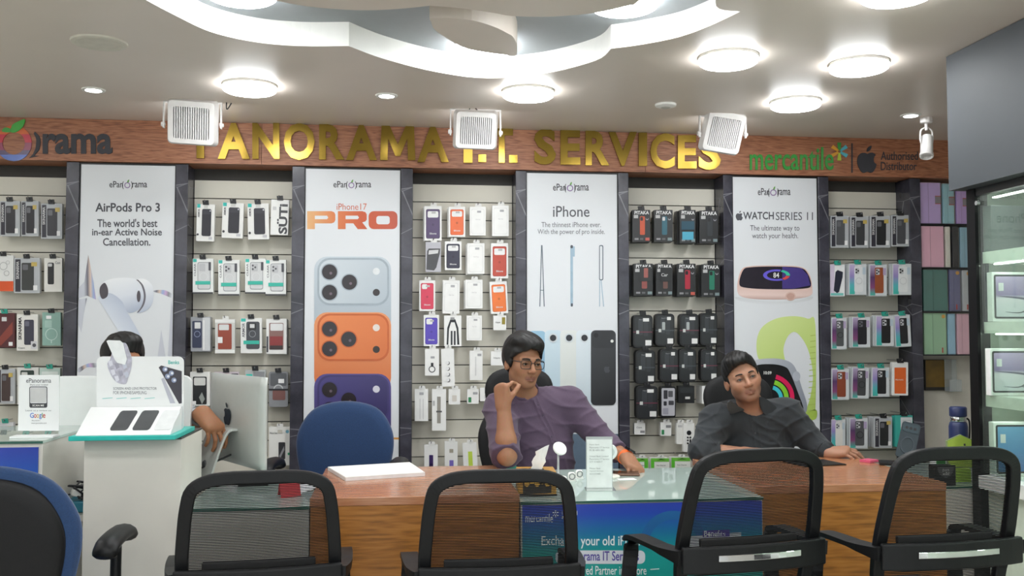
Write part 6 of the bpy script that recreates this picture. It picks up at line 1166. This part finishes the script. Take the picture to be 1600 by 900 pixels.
def hand_ops(side, curls, thumb, splay=1.0, sc=1.0):
    """wrist at the origin, fingers along +y, palm facing -z; side = +1 puts the thumb on +x"""
    o = []; xs = [.031, .0105, -.0105, -.030]; ky = [.086, .09, .086, .077]; ln = [(.041, .026, .021), (.046, .03, .022), (.042, .028, .021), (.033, .021, .019)]
    for i in range(4):
        x = side * xs[i]; o.append((('u.02' if i else 'u0'), 'c', tuple(np.array((x * .55, .0, 0)) * sc), tuple(np.array((x, ky[i], .003)) * sc), .0165 * sc, .0125 * sc))
    o.append(('u.02', 'e', tuple(np.array((0, .045, -.004)) * sc), tuple(np.array((.036, .045, .0135)) * sc)))
    for i in range(4):
        p = np.array((side * xs[i], ky[i], .001)); a = 0.0; sp = side * (xs[i] / .031) * .10 * splay; r0 = .0092 - .0008 * (i == 3)
        for j in range(3):
            a += radians(curls[i][j]); d = np.array((sin(sp) * cos(a), cos(sp) * cos(a), -sin(a))); q = p + d * ln[i][j]
            o.append(('u.0025', 'c', tuple(p * sc), tuple(q * sc), (r0 - .0006 * j) * sc, (r0 - .0006 * (j + 1)) * sc)); p = q
    p = np.array((side * .022, .016, -.006)); r = (.016, .0125, .0105, .009)
    for j, d in enumerate(thumb):
        d = np.array(d, float); d[0] *= side; d /= np.linalg.norm(d); q = p + d * (.044, .031, .026)[j]; o.append(('u.010' if j == 0 else 'u.004', 'c', tuple(p * sc), tuple(q * sc), r[j] * sc, r[j + 1] * sc)); p = q
    return o
def lcol(h): return np.array(lin(h)[:3])
def skin_colour(R, t, base, lips, beard=.0, hands=()):
    b, lp = lcol(base), lcol(lips)
    def f(V):
        l = (V - t) @ R; c = np.tile(b, (len(V), 1)); 
        near = np.linalg.norm(l, axis=1) < .17
        lipd = np.minimum(d_cone(l, (-.02, .086, -.063), (.02, .086, -.063), .007, .007), d_ell(l, (0, .09, -.067), (.0195, .022, .0088)))
        m = np.clip(1 - lipd / .004, 0, 1) * near; c = c * (1 - m[:, None] * .75) + lp * m[:, None] * .75; sl = np.clip(1 - np.abs(l[:, 2] + .0668) / .0022, 0, 1) * (np.abs(l[:, 0]) < .024) * (l[:, 1] > .07) * near; c = c * (1 - .6 * sl[:, None])
        st = np.clip((-.040 - l[:, 2]) / .02, 0, 1) * np.clip((l[:, 1] + .01) / .03, 0, 1) * near * (1 - m); c = c * (1 - beard * st[:, None] * np.array((1, .96, .9)))
        eye = np.clip(1 - np.minimum(d_ell(l, (.032, .085, .003), (.02, .02, .012)), d_ell(l, (-.032, .085, .003), (.02, .02, .012))) / .006, 0, 1) * near; c = c * (1 - .28 * eye[:, None])
        ch = np.clip(1 - np.minimum(np.linalg.norm(l - (.04, .07, -.025), axis=1), np.linalg.norm(l - (-.04, .07, -.025), axis=1)) / .03, 0, 1) * near; c = c * (1 + ch[:, None] * np.array((.1, .0, -.02)))
        no = np.clip(1 - np.linalg.norm(l - (0, .11, -.03), axis=1) / .02, 0, 1) * near; c = c * (1 + no[:, None] * np.array((.08, -.02, -.04)))
        return np.clip(c, 0, 1)
    return f
def put_local(R, t, pts): return [tuple(np.asarray(p) @ R.T + t) for p in pts]
def face_parts(par, R, t, gaze=(0, 0), w=1.0, brow_tilt=0.0):
    for s in (-1, 1):
        v, f = S_lathe([(.0001, -.0115)] + [(.0115 * sin(a), -.0115 * cos(a)) for a in np.linspace(.25, pi - .25, 9)] + [(.0001, .0115)], 16, (0, 0, 0), 'y')
        e = raw('eye', put_local(R, t, [(p[0] + s * .032, p[1] + .0762, p[2] + .002) for p in v]), f, mat('#b4aca6', .3, noise=.02), par, world=True, smooth=True)
        gx, gz = gaze; v, f = S_lathe([(.0001, .0), (.0055, -.0006), (.0055, -.0024), (.0001, -.0024)], 16, (0, 0, 0), 'y')
        raw('iris', put_local(R, t, [(p[0] + s * .032 + gx * .004, -p[1] + .0762 + .0098, p[2] + .002 + gz * .003) for p in v]), f, mat('#1c100b', .15), e, world=True)
        lp = [(s * .032 + q, .0905 - .004 * abs(q / .014) ** 2 - .10 * max(0, q * s), .0048 - .0042 * (q / .014) ** 2) for q in np.linspace(-.0145, .0145, 9)]; tv = S_tube(lp, [.0006] + [.0013] * 7 + [.0006], 6)
        raw('eyelash', put_local(R, t, tv[0]), tv[1], M_BROW, par, world=True, smooth=True)
        bp = [(s * .014, .097, .0235), (s * .027, .0945, .0265), (s * .040, .0845, .0255), (s * .050, .0715, .0195)]
        raw('eyebrow', put_local(R, t, S_tube(spline(bp, 4, False), [.0016] + [.0033] * 5 + [.0029] * 5 + [.0022, .001], 8, flat=.7)[0]), S_tube(spline(bp, 4, False), [.0016] + [.0033] * 5 + [.0029] * 5 + [.0022, .001], 8, flat=.7)[1], M_BROW, par, world=True, smooth=True)
def hair_shape(R, t, top=.026, side=.012, front=.02, line=.066, swept=1, ear=.0, nape=-.075, w=1.0, extra=()):
    def cut(l, d):
        x, y, z = l[:, 0], l[:, 1], l[:, 2]
        fx = np.abs(x) / .06
        # forehead line: lower towards the temples
        zl = line - .028 * np.clip(fx, 0, 1.4) ** 2 + .002 * np.sin(x * 150)
        forehead = np.minimum(y - .030 - .018 * (1 - np.clip(fx, 0, 1)), zl - z)          # >0 inside the bare region
        d = smax(d, forehead, .012)
        zs = np.interp(y, [-.11, -.05, -.015, .012, .045, .06], [nape, nape + .012, ear - .004, ear - .03, ear + .012, ear + .04])
        d = smax(d, zs - z, .008)
        st = .0011 * np.sin(x * 330 * swept + y * 120 + 5 * np.sin(z * 18)) + .0013 * np.sin(x * 120 + y * 60 * swept + 2 * np.sin(z * 25))
        return d + st
    ops = [('u0', 'e', (0, -.014, .038), (.074 * w + side, .094 + side, .083 + top)), ('u.03', 'e', (swept * -.012, .045, .092), (.056, .045 + front, .026 + top * .5))] + list(extra) + [('f', cut)]
    return Shape().group(ops, R, t, (0, 0, 0), .25)
def wrinkles(amp, dirs):
    def f(l, d):
        w = 0
        for (kx, ky, kz), ph, a in dirs: w = w + a * ((1 - np.abs(np.sin(l @ np.array((kx, ky, kz)) * .5 + ph + .9 * np.sin(l @ np.array((kz, ky, -kx)) * .22 + ph)))) ** 2.5 - .28) * (.5 + .5 * np.sin(l @ np.array((kz, kx, ky)) * .25 + 2 * ph))
        return d - amp * w
    return f
def cloth(hexc, rough=.75): return mat(hexc, rough, noise=.10, scale=320, bump=.25, sheen=.15)
A_ = lambda *p: np.array(p, float)
# ---------------------------------------------------------------- person in the purple shirt
def seat_person(name, label, loc): return empty(name, loc, label=label, cat='person')
VOX = .0034
h1 = W(817, 567, -1.25); R1 = frame(180 + 20, -4, -3); HS = .92; R1i, R1w = R1 / HS, R1 * HS
p1_ = seat_person('person', 'seated person in purple shirt and glasses with a hand raised to the cheek', (h1[0], -1.12, 0))
sR, sL = W(782, 640, -1.20), W(889, 630, -1.18); eR, wR = W(792, 712, -1.45), W(787, 634, -1.42); eL, wL = W(948, 696, -1.24), W(981, 717, -1.375)
nb = W(822, 622, -1.19); ch = W(834, 672, -1.165); be = W(840, 730, -1.16); pv = A_(be[0] + .01, -1.10, .52)
hk = A_(be[0] - .11, -1.36, .50); hl = A_(be[0] + .14, -1.36, .50)
torso1 = [('u0', 'e', tuple(ch), (.158, .105, .17)), ('u.06', 'e', tuple(be), (.15, .115, .16)), ('u.06', 'e', tuple(pv), (.165, .13, .12)), ('u.05', 'c', tuple(sR), tuple(sL), .052, .052), ('u.04', 'c', tuple(nb + A_(0, 0, -.03)), tuple(sR), .046, .045), ('u.04', 'c', tuple(nb + A_(0, 0, -.03)), tuple(sL), .046, .045)]
arms1 = [('u.03', 'c', tuple(sR), tuple(eR), .052, .041), ('u.02', 'c', tuple(eR), tuple(eR + (wR - eR) * .3), .033, .040), ('u.02', 'c', tuple(eR + (wR - eR) * .3), tuple(wR), .040, .0265), ('u.03', 'c', tuple(sL), tuple(eL), .052, .041), ('u.02', 'c', tuple(eL), tuple(wL), .040, .0265)]
legs1 = [('u.05', 'c', tuple(pv + A_(-.08, -.02, -.02)), tuple(hk), .082, .06), ('u.05', 'c', tuple(pv + A_(.08, -.02, -.02)), tuple(hl), .082, .06), ('u.03', 'c', tuple(hk), tuple(hk + A_(0, .02, -.42)), .055, .04), ('u.03', 'c', tuple(hl), tuple(hl + A_(0, .02, -.42)), .055, .04), ('u.02', 'c', tuple(hk + A_(0, .02, -.45)), tuple(hk + A_(-.02, -.14, -.465)), .035, .03), ('u.02', 'c', tuple(hl + A_(0, .02, -.45)), tuple(hl + A_(.02, -.14, -.465)), .035, .03)]
def hframe(y, z):
    """frame from the finger direction and the back-of-hand direction"""
    y = np.asarray(y, float); y = y / np.linalg.norm(y); z = np.asarray(z, float); z = z - y * (z @ y); z /= np.linalg.norm(z); return np.stack([np.cross(y, z), y, z], 1)
# raised right hand: back of the hand to the camera's left, loosely closed, index and thumb towards the cheek
HR = hframe((-.04, .03, 1), (-.74, -.66, .0)); HRt = wR + A_(-.004, 0, .0)
curl1 = [(66, 38, 18), (84, 66, 35), (90, 78, 45), (92, 84, 48)]
HL = hframe((.10, -.72, -.30), (.25, .25, 1)); HLt = wL
b1 = Shape().group(torso1 + legs1, centre=ch, radius=2.0).group(arms1, centre=ch, radius=2.0)
b1.group([('u.02', 'c', (0, -.012, -.07), tuple((nb - h1) @ R1i), .052, .06)], R1i, h1, (0, 0, -.1), .25)
hd1 = [(('u.02' if k == 0 else o[0]),) + o[1:] for k, o in enumerate(head_ops(1.0, 1.0))]
b1.group(hd1, R1i, h1, (0, 0, 0), .19)
hn = hand_ops(1, curl1, [(.45, .8, -.5), (.12, .72, -.7), (-.05, .6, -.8)], .3, .9); b1.group([('u.02',) + hn[0][1:]] + hn[1:], HR, HRt, (0, .06, 0), .17)
hn = hand_ops(-1, [(18, 22, 12), (20, 24, 14), (24, 26, 14), (28, 28, 16)], [(.7, .7, -.3), (.35, .9, -.3), (.1, 1, -.2)], 1.0); b1.group([('u.02',) + hn[0][1:]] + hn[1:], HL, HLt, (0, .06, 0), .17)
mesh_sdf(b1, (h1[0] - .36, -1.62, 0), (h1[0] + .66, -.93, 1.32), VOX, 'body', M_SKIN, p1_, skin_colour(R1i, h1, '#a87759', '#7c473c', .12))
# shirt with rolled sleeve, band collar and placket
def inflate(ops, r):
    out = []
    for o in ops:
        if o[1] == 'e': out.append((o[0], 'e', o[2], tuple(np.array(o[3]) + r)) + o[4:])
        else: out.append((o[0], 'c', o[2], o[3], o[4] + r, o[5] + r))
    return out
fo = eR + (wR - eR) * .10; fl = eL + (wL - eL) * .55
sh1 = inflate(torso1, .013) + [('u.03', 'c', tuple(sR), tuple(eR + A_(-.004, 0, .0)), .070, .064), ('u.03', 'c', tuple(sL), tuple(eL), .070, .056), ('u.02', 'c', tuple(eL), tuple(fl), .056, .048)]
ax1 = (h1 + A_(0, .02, -.07) @ R1.T) - nb; ax1 = ax1 / np.linalg.norm(ax1)
PL1 = [W(x, y, -1.3)[[0, 2]] for x, y in ((838, 624), (846, 645), (860, 672), (866, 690))]
def seg_dist(l, pts):
    best = np.full(len(l), 9.0); q = l[:, [0, 2]]
    for a, b in zip(pts, pts[1:]):
        ba = b - a; h_ = np.clip((q - a) @ ba / (ba @ ba), 0, 1); best = np.minimum(best, np.linalg.norm(q - a - h_[:, None] * ba, axis=1))
    return best
def trim1(l, d):
    d = smax(d, -d_cone(l, nb - ax1 * .02, nb + ax1 * .2, .052, .056), .006)                       # neck opening
    q = l - eR; ua = (eR - sR) / np.linalg.norm(eR - sR); s = q @ ua; rad = np.linalg.norm(q - s[:, None] * ua, axis=1)
    d = smax(d, np.where((rad < .12) & (l[:, 1] < -1.30), s - .010, -1), .004)                      # rolled cuff at the elbow
    q = l - eL; ua = (wL - eL) / np.linalg.norm(wL - eL); s = q @ ua; d = np.where((l[:, 0] > eL[0] - .05), smax(d, s - .085, .004), d)
    return d
def ridge1(l, d): k = seg_dist(l, PL1); return d - .005 * (np.clip(1 - np.abs(k - .009) / .005, 0, 1)) * (l[:, 1] < -1.2)
W1 = wrinkles(.008, [((30, 12, 75), .4, 1), ((-45, 10, 80), 2.9, .9), ((60, 20, 50), 1.2, .7)])
s1 = Shape().group(sh1, centre=ch, radius=2.0).group([('f', W1), ('f', ridge1), ('f', trim1)])
s1.group([('u.004', 'c', tuple(sR + (eR - sR) * .98 + A_(-.006, 0, .02)), tuple(eR + A_(-.012, 0, .022)), .0, .0)]) if False else None
SHIRT1 = cloth('#524056'); shirt = mesh_sdf(s1, (h1[0] - .36, -1.62, .45), (h1[0] + .66, -.93, 1.13), .0042, 'shirt', SHIRT1, p1_)
def collar(l, d):
    q = l - nb; s = q @ ax1; rad = np.linalg.norm(q - s[:, None] * ax1, axis=1); c = np.maximum(np.abs(rad - .0595 + .10 * (s - .02)) - .0045, np.abs(s - .028) - .030)
    gap = (np.abs(l[:, 0] - (nb[0] + .026)) < .006 + .9 * np.clip(s - .02, 0, 1)) & (l[:, 1] < nb[1] - .02); return np.where(gap, .01, c)
mesh_sdf(Shape().group([('f', collar)]), nb - .12, nb + .12, .003, 'collar', SHIRT1, shirt)
mesh_sdf(Shape().group(inflate(legs1, .012) + inflate([('u.05', 'e', tuple(pv), (.165, .13, .12))], .016)), (h1[0] - .4, -1.6, .02), (h1[0] + .5, -.9, .64), .009, 'trousers', cloth('#2a2c34'), p1_)
for k in range(4):
    a = PL1[0] + (PL1[-1] - PL1[0]) * (.15 + .25 * k); P_ = A_(a[0], 0, a[1]); ys = np.linspace(-1.42, -1.15, 60); dd = s1(np.stack([np.full(60, a[0]), ys, np.full(60, a[1])], 1)); y = ys[np.argmax(dd < 0)]
    raw('button', *S_lathe([(.004, -.002), (.0045, 0), (.004, .001)], 10, (a[0], y - .001, a[1]), 'y'), mat('#3a2c42', .4), shirt, world=True)
mesh_sdf(hair_shape(R1i, h1, .030, .016, .022, .07, 1, .004, -.07, extra=[('u.02', 'e', (.03, .03, .10), (.05, .06, .035)), ('u.02', 'c', (.062, .052, .052), (.07, .03, .0), .014, .012)]), h1 - .17, h1 + .19, .003, 'hair', M_HAIR, p1_)
face_parts(p1_, R1w, h1, (-.2, .0))
# glasses
gl = []; GM = mat('#1d1a1a', .3)
g0 = empty('glasses', (h1[0], h1[1], h1[2])); g0.parent = p1_; g0.location = Vector(h1) - p1_.location
for s in (-1, 1):
    lp = [(s * .034 + p[0], .099 - .10 * max(0, abs(s * .034 + p[0]) - .03) , .0 + p[1]) for p in rrect(-.026, -.019, .026, .02, .012, 4)]
    raw('rim', put_local(R1w, h1, S_tube(lp, .0017, 6, True)[0]), S_tube(lp, .0017, 6, True)[1], GM, g0, world=True, smooth=True)
    tp = [(s * .060, .094, .012), (s * .072, .06, .012), (s * .078, .0, .01), (s * .079, -.02, .0)]; raw('temple', put_local(R1w, h1, S_tube(tp, .002, 6)[0]), S_tube(tp, .002, 6)[1], GM, g0, world=True, smooth=True)
    lens = [(p[0], p[1], p[2]) for p in lp]; raw('lens', put_local(R1w, h1, lens), [tuple(range(len(lens)))], mat_glass('lens_glass', '#fafafa', .3, .0), g0, world=True)
bp = [(-.009, .1, .006), (0, .103, .009), (.009, .1, .006)]; raw('bridge', put_local(R1w, h1, S_tube(bp, .0017, 6)[0]), S_tube(bp, .0017, 6)[1], GM, g0, world=True)
# watch with an orange strap
def strap(par, a, b, pos, r, wd, m, name, face=None, fm=None, flat=1.0):
    u = (b - a) / np.linalg.norm(b - a); c = a + (b - a) * pos; z = A_(0, 0, 1) - u * u[2]; z /= np.linalg.norm(z); x = np.cross(u, z); n_ = 28
    V = []; Fa = []
    for k in range(n_):
        t_ = 2 * pi * k / n_; d = x * cos(t_) + z * sin(t_)
        for rr_, s in ((r, -1), (r + .004, -1), (r + .004, 1), (r, 1)): V.append(tuple(c + d * rr_ + u * s * wd / 2))
    for k in range(n_):
        for j in range(4): Fa.append((k * 4 + j, k * 4 + (j + 1) % 4, ((k + 1) % n_) * 4 + (j + 1) % 4, ((k + 1) % n_) * 4 + j))
    o = raw(name, V, Fa, m, par, world=True)
    if face is not None:
        f_ = np.asarray(face, float); f_ = f_ - u * (f_ @ u); f_ /= np.linalg.norm(f_); s_ = np.cross(u, f_); cc = c + f_ * (r + .004)
        raw('watch_face', *S_prism([rrect(-.017, -.02, .017, .02, .007)], 0, .009, lambda p, q, d: tuple(cc + s_ * p + u * q + f_ * d)), fm, o, world=True, bevel=.002)
strap(p1_, eL, wL, .90, .029, .022, mat('#ee6a2c', .45), 'watch_strap', (.6, -.5, .5), mat('#1a1a1c', .2))

# ---------------------------------------------------------------- person in the black shirt
h2 = W(1160, 592, -1.20); R2 = frame(172, 4, 16); R2i, R2w = R2 / HS, R2 * HS
p2_ = seat_person('person', 'seated person in black shirt leaning back with both arms on the brown desk', (h2[0], -1.08, 0))
sR, sL = W(1119, 658, -1.14), W(1228, 648, -1.14); eR, wR = W(1098, 706, -1.235), W(1165, 709, -1.29); eL, wL = W(1272, 694, -1.19), W(1294, 707, -1.27)
nb = W(1176, 643, -1.13); ch = W(1178, 690, -1.10); be = W(1182, 742, -1.11); pv = A_(be[0] + .01, -1.06, .52); hk = A_(be[0] - .11, -1.3, .50); hl = A_(be[0] + .14, -1.3, .50)
torso2 = [('u0', 'e', tuple(ch), (.165, .11, .165)), ('u.06', 'e', tuple(be), (.16, .125, .16)), ('u.06', 'e', tuple(pv), (.17, .13, .12)), ('u.05', 'c', tuple(sR), tuple(sL), .054, .054), ('u.04', 'c', tuple(nb + A_(0, 0, -.03)), tuple(sR), .048, .048), ('u.04', 'c', tuple(nb + A_(0, 0, -.03)), tuple(sL), .048, .048)]
arms2 = [('u.03', 'c', tuple(sR), tuple(eR), .052, .042), ('u.02', 'c', tuple(eR), tuple(wR), .041, .027), ('u.03', 'c', tuple(sL), tuple(eL), .052, .041), ('u.02', 'c', tuple(eL), tuple(wL), .040, .027)]
legs2 = [('u.05', 'c', tuple(pv + A_(-.08, -.02, -.02)), tuple(hk), .082, .06), ('u.05', 'c', tuple(pv + A_(.08, -.02, -.02)), tuple(hl), .082, .06), ('u.03', 'c', tuple(hk), tuple(hk + A_(0, .02, -.42)), .055, .04), ('u.03', 'c', tuple(hl), tuple(hl + A_(0, .02, -.42)), .055, .04), ('u.02', 'c', tuple(hk + A_(0, .02, -.45)), tuple(hk + A_(-.02, -.14, -.465)), .035, .03), ('u.02', 'c', tuple(hl + A_(0, .02, -.45)), tuple(hl + A_(.02, -.14, -.465)), .035, .03)]
b2 = Shape().group(torso2 + legs2, centre=ch, radius=2.0).group(arms2, centre=ch, radius=2.0)
b2.group([('u.02', 'c', (0, -.012, -.07), tuple((nb - h2) @ R2i), .056, .066)], R2i, h2, (0, 0, -.1), .25)
hd2 = [(('u.02' if k == 0 else o[0]),) + o[1:] for k, o in enumerate(head_ops(1.04, 1.08))]; b2.group(hd2, R2i, h2, (0, 0, 0), .19)
hn = hand_ops(1, [(10, 20, 10)] * 4, [(.6, .8, -.3), (.3, .9, -.2), (.1, 1, -.1)], .6); b2.group([('u.02',) + hn[0][1:]] + hn[1:], hframe((.98, -.1, -.05), (0, -.3, 1)), wR, (0, .06, 0), .17)
hn = hand_ops(-1, [(26, 24, 10), (26, 24, 10), (27, 24, 10), (28, 24, 10)], [(.55, .8, -.2), (.25, .95, -.15), (.05, 1, -.1)], 2.2, .9); b2.group([('u.02',) + hn[0][1:]] + hn[1:], hframe((.80, -.50, .10), (.1, -.45, 1)), wL, (0, .06, 0), .17)
mesh_sdf(b2, (h2[0] - .42, -1.55, 0), (h2[0] + .60, -.86, 1.30), VOX, 'body', M_SKIN, p2_, skin_colour(R2i, h2, '#b08066', '#84503f', .30))
fo = eR + (wR - eR) * .22; fl = eL + (wL - eL) * .75
sh2 = inflate(torso2, .014) + [('u.03', 'c', tuple(sR), tuple(eR), .074, .062), ('u.02', 'c', tuple(eR), tuple(fo), .060, .050), ('u.03', 'c', tuple(sL), tuple(eL), .074, .058), ('u.02', 'c', tuple(eL), tuple(fl), .054, .044)]
ax2 = (h2 + A_(0, .0, -.07) @ R2.T) - nb; ax2 = ax2 / np.linalg.norm(ax2); PL2 = [W(x, y, -1.25)[[0, 2]] for x, y in ((1180, 652), (1184, 672), (1188, 700), (1192, 722))]; nb2, eR2, wR2, eL2, wL2 = nb, eR, wR, eL, wL
def trim2(l, d):
    d = smax(d, -d_cone(l, nb2 - ax2 * .03 + A_(.004, -.02, 0), nb2 + ax2 * .2, .055, .06), .006)
    q = l - eL2; ua = (wL2 - eL2) / np.linalg.norm(wL2 - eL2); s = q @ ua; return d
def ridge2(l, d):
    k = seg_dist(l, PL2); d = d - .003 * (np.clip(1 - np.abs(k - .012) / .004, 0, 1)) * (l[:, 1] < -1.12)
    po = W(1216, 668, -1.24); q = l - po; pk = np.maximum(np.abs(q[:, 0]) - .042, np.abs(q[:, 2] + .02) - .04); return d - .0025 * np.clip(1 - pk / .003, 0, 1) * (pk < .006) * (l[:, 1] < -1.12)
W2 = wrinkles(.008, [((50, 10, 60), .9, 1), ((-55, 20, 60), 2.2, .9), ((25, 10, 95), .2, .8)])
s2 = Shape().group(sh2, centre=ch, radius=2.0).group([('f', W2), ('f', ridge2), ('f', trim2)])
SHIRT2 = cloth('#22272c'); shirt = mesh_sdf(s2, (h2[0] - .42, -1.55, .45), (h2[0] + .60, -.86, 1.13), .0042, 'shirt', SHIRT2, p2_)
strap(shirt, eR, wR, .30, .0445, .034, SHIRT2, 'cuff'); strap(shirt, eL, wL, .62, .0425, .03, SHIRT2, 'cuff')
def drape(poly, F, lift, thick, y0=-1.5, y1=-.95, n_=120):
    """polygon given in pixels, laid on the surface F as seen along y, as a thin sheet"""
    V = []; ys = np.linspace(y0, y1, n_); tri = tessellate_polygon([[Vector((p[0], p[1], 0)) for p in poly]]); out = []
    for px, py in poly:
        y = -1.2
        for _ in range(4):
            w_ = W(px, py, y); d = F(np.stack([np.full(n_, w_[0]), ys, np.full(n_, w_[2])], 1)); y = ys[np.argmax(d < .0)] - lift
        out.append((px, py, y))
    o_ = np.array(out); A3 = np.stack([np.ones(len(o_)), o_[:, 0], o_[:, 1]], 1); co = np.linalg.lstsq(A3, o_[:, 2], rcond=None)[0]; yy = A3 @ co; out = [W(a_[0], a_[1], y_) for a_, y_ in zip(out, yy)]
    m_ = len(poly); V = [tuple(p) for p in out] + [tuple(p + A_(0, thick, 0)) for p in out]
    return V, [tuple(t) for t in tri] + [tuple(m_ + i for i in reversed(t)) for t in tri] + [(i, (i + 1) % m_, m_ + (i + 1) % m_, m_ + i) for i in range(m_)]
_F2 = lambda P: np.minimum(s2(P), b2(P))
for pl in ([(1141, 626), (1137, 634), (1140, 643), (1147, 652), (1155, 646), (1163, 641), (1158, 637), (1150, 633)], [(1187, 620), (1197, 623), (1206, 630), (1214, 638), (1206, 644), (1197, 648), (1191, 641), (1188, 631)]):
    raw('collar', *drape(spline(pl, 2), _F2, .012, .012), SHIRT2, shirt, world=True, smooth=False)
mesh_sdf(Shape().group(inflate(legs2, .012) + inflate([('u.05', 'e', tuple(pv), (.17, .13, .12))], .016)), (h2[0] - .4, -1.6, .02), (h2[0] + .5, -.84, .64), .009, 'trousers', cloth('#22242a'), p2_)
for k in range(4):
    a = PL2[0] + (PL2[-1] - PL2[0]) * (.1 + .27 * k); ys = np.linspace(-1.4, -1.0, 90); dd = s2(np.stack([np.full(90, a[0]), ys, np.full(90, a[1])], 1)); y = ys[np.argmax(dd < 0)]
    raw('button', *S_lathe([(.0045, -.002), (.005, 0), (.0045, .001)], 10, (a[0], y - .001, a[1]), 'y'), mat('#3c4046', .35), shirt, world=True)
mesh_sdf(hair_shape(R2i, h2, .020, .010, .018, .070, -1, .008, -.07, 1.04, extra=[('u.02', 'e', (.012, .045, .098), (.055, .045, .026))]), h2 - .17, h2 + .19, .003, 'hair', M_HAIR, p2_)
face_parts(p2_, R2w, h2, (-.15, -.1), 1.04)

# ---------------------------------------------------------------- person behind the display, only brow, hair and one hand in view
h3 = W(192, 566, -1.30); R3 = frame(180 + 24, -2, 0); R3i, R3w = R3 / .96, R3 * .96
p3_ = seat_person('person', 'person hidden behind the display, dark hair and one hand on the computer stand', (h3[0], -1.2, 0))
sR, sL = A_(h3[0] - .17, -1.20, h3[2] - .26), A_(h3[0] + .17, -1.24, h3[2] - .26); eL, wL = W(272, 690, -1.36), W(316, 646, -1.52); nb = h3 + A_(0, .03, -.17); ch = nb + A_(0, .02, -.22); pv = A_(ch[0], ch[1] + .02, .52)
eR = sR + A_(-.02, -.04, -.27); wR = eR + A_(.18, -.08, .0)
tor3 = [('u0', 'e', tuple(ch), (.16, .11, .19)), ('u.06', 'e', tuple(pv), (.165, .13, .13)), ('u.05', 'c', tuple(sR), tuple(sL), .052, .052), ('u.04', 'c', tuple(nb), tuple(sR), .05, .045), ('u.04', 'c', tuple(nb), tuple(sL), .05, .045)]
arm3 = [('u.03', 'c', tuple(sR), tuple(eR), .05, .04), ('u.02', 'c', tuple(eR), tuple(wR), .04, .028), ('u.03', 'c', tuple(sL), tuple(eL), .05, .042), ('u.02', 'c', tuple(eL), tuple(wL), .042, .030)]
b3 = Shape().group(tor3, centre=ch, radius=2.0).group(arm3, centre=ch, radius=2.0).group([('u.02', 'c', (0, -.012, -.07), tuple((nb - h3) @ R3i), .052, .06)], R3i, h3, (0, 0, -.1), .25)
b3.group([(('u.02' if k == 0 else o[0]),) + o[1:] for k, o in enumerate(head_ops(1.03, 1.0))], R3i, h3, (0, 0, 0), .19)
hn = hand_ops(-1, [(30, 34, 18), (32, 36, 18), (34, 36, 20), (38, 36, 20)], [(.7, .6, -.5), (.4, .8, -.5), (.1, .9, -.4)], 1.2); b3.group([('u.02',) + hn[0][1:]] + hn[1:], hframe((.62, -.42, -.62), (.35, -.45, .75)), wL, (0, .06, 0), .17)
hn = hand_ops(1, [(20, 30, 20)] * 4, [(.6, .8, -.3), (.3, .9, -.2), (.1, 1, -.1)], .6); b3.group([('u.02',) + hn[0][1:]] + hn[1:], hframe((.95, -.1, -.05), (0, 0, 1)), wR, (0, .06, 0), .17)
mesh_sdf(b3, (h3[0] - .4, -1.75, .38), (h3[0] + .62, -.95, h3[2] + .16), .004, 'body', M_SKIN, p3_, skin_colour(R3i, h3, '#a8724f', '#8c5248', .2))
mesh_sdf(Shape().group(inflate(tor3, .013) + [('u.03', 'c', tuple(sR), tuple(eR), .066, .058), ('u.03', 'c', tuple(sL), tuple(sL + (eL - sL) * .8), .066, .058)]).group([('f', lambda l, d: smax(d, -d_cone(l, nb, nb + A_(0, -.02, .2), .062, .066), .006))]), (h3[0] - .4, -1.75, .38), (h3[0] + .5, -.95, h3[2] - .05), .007, 'shirt', cloth('#5a6470'), p3_)
mesh_sdf(hair_shape(R3i, h3, .008, .010, .002, .048, 1, .0, -.07, 1.03), h3 - .17, h3 + .19, .0034, 'hair', M_HAIR, p3_); face_parts(p3_, R3w, h3, (0, -.2), 1.03)
strap(p3_, eL, wL, .88, .033, .014, mat('#8a8d90', .35, .7), 'watch_strap', (.3, -.6, .6), mat('#6a6d70', .3, .6))
# chairs the two people sit in
M_EXEC = mat('#141416', .7, noise=.15, scale=180, bump=.3)
def exec_chair(x, y, rz, label, top, hw=.20):
    e = task_chair(x, y, rz, label, M_EXEC, hw - .005, .46, .52, armz=.64)
    lp = spline([(-hw * .55, top - .24), (0, top - .25), (hw * .55, top - .24), (hw * .8, top - .12), (hw * .62, top - .03), (0, top), (-hw * .62, top - .03), (-hw * .8, top - .12)], 5)
    raw('headrest', *pad_mesh(lp, lambda X, Z: -.31 + .3 * X * X, (.02, .028)), M_EXEC, e, smooth=True); return e
exec_chair(float(h1[0]) + .02, -1.20 + .02, radians(178), 'black high backed office chair under the person in purple', float(W(830, 573, -.9)[2]), .20)
exec_chair(float(h2[0]) + .09, -1.13, radians(176), 'black high backed office chair under the person in black', float(W(1190, 584, -.86)[2]), .21)
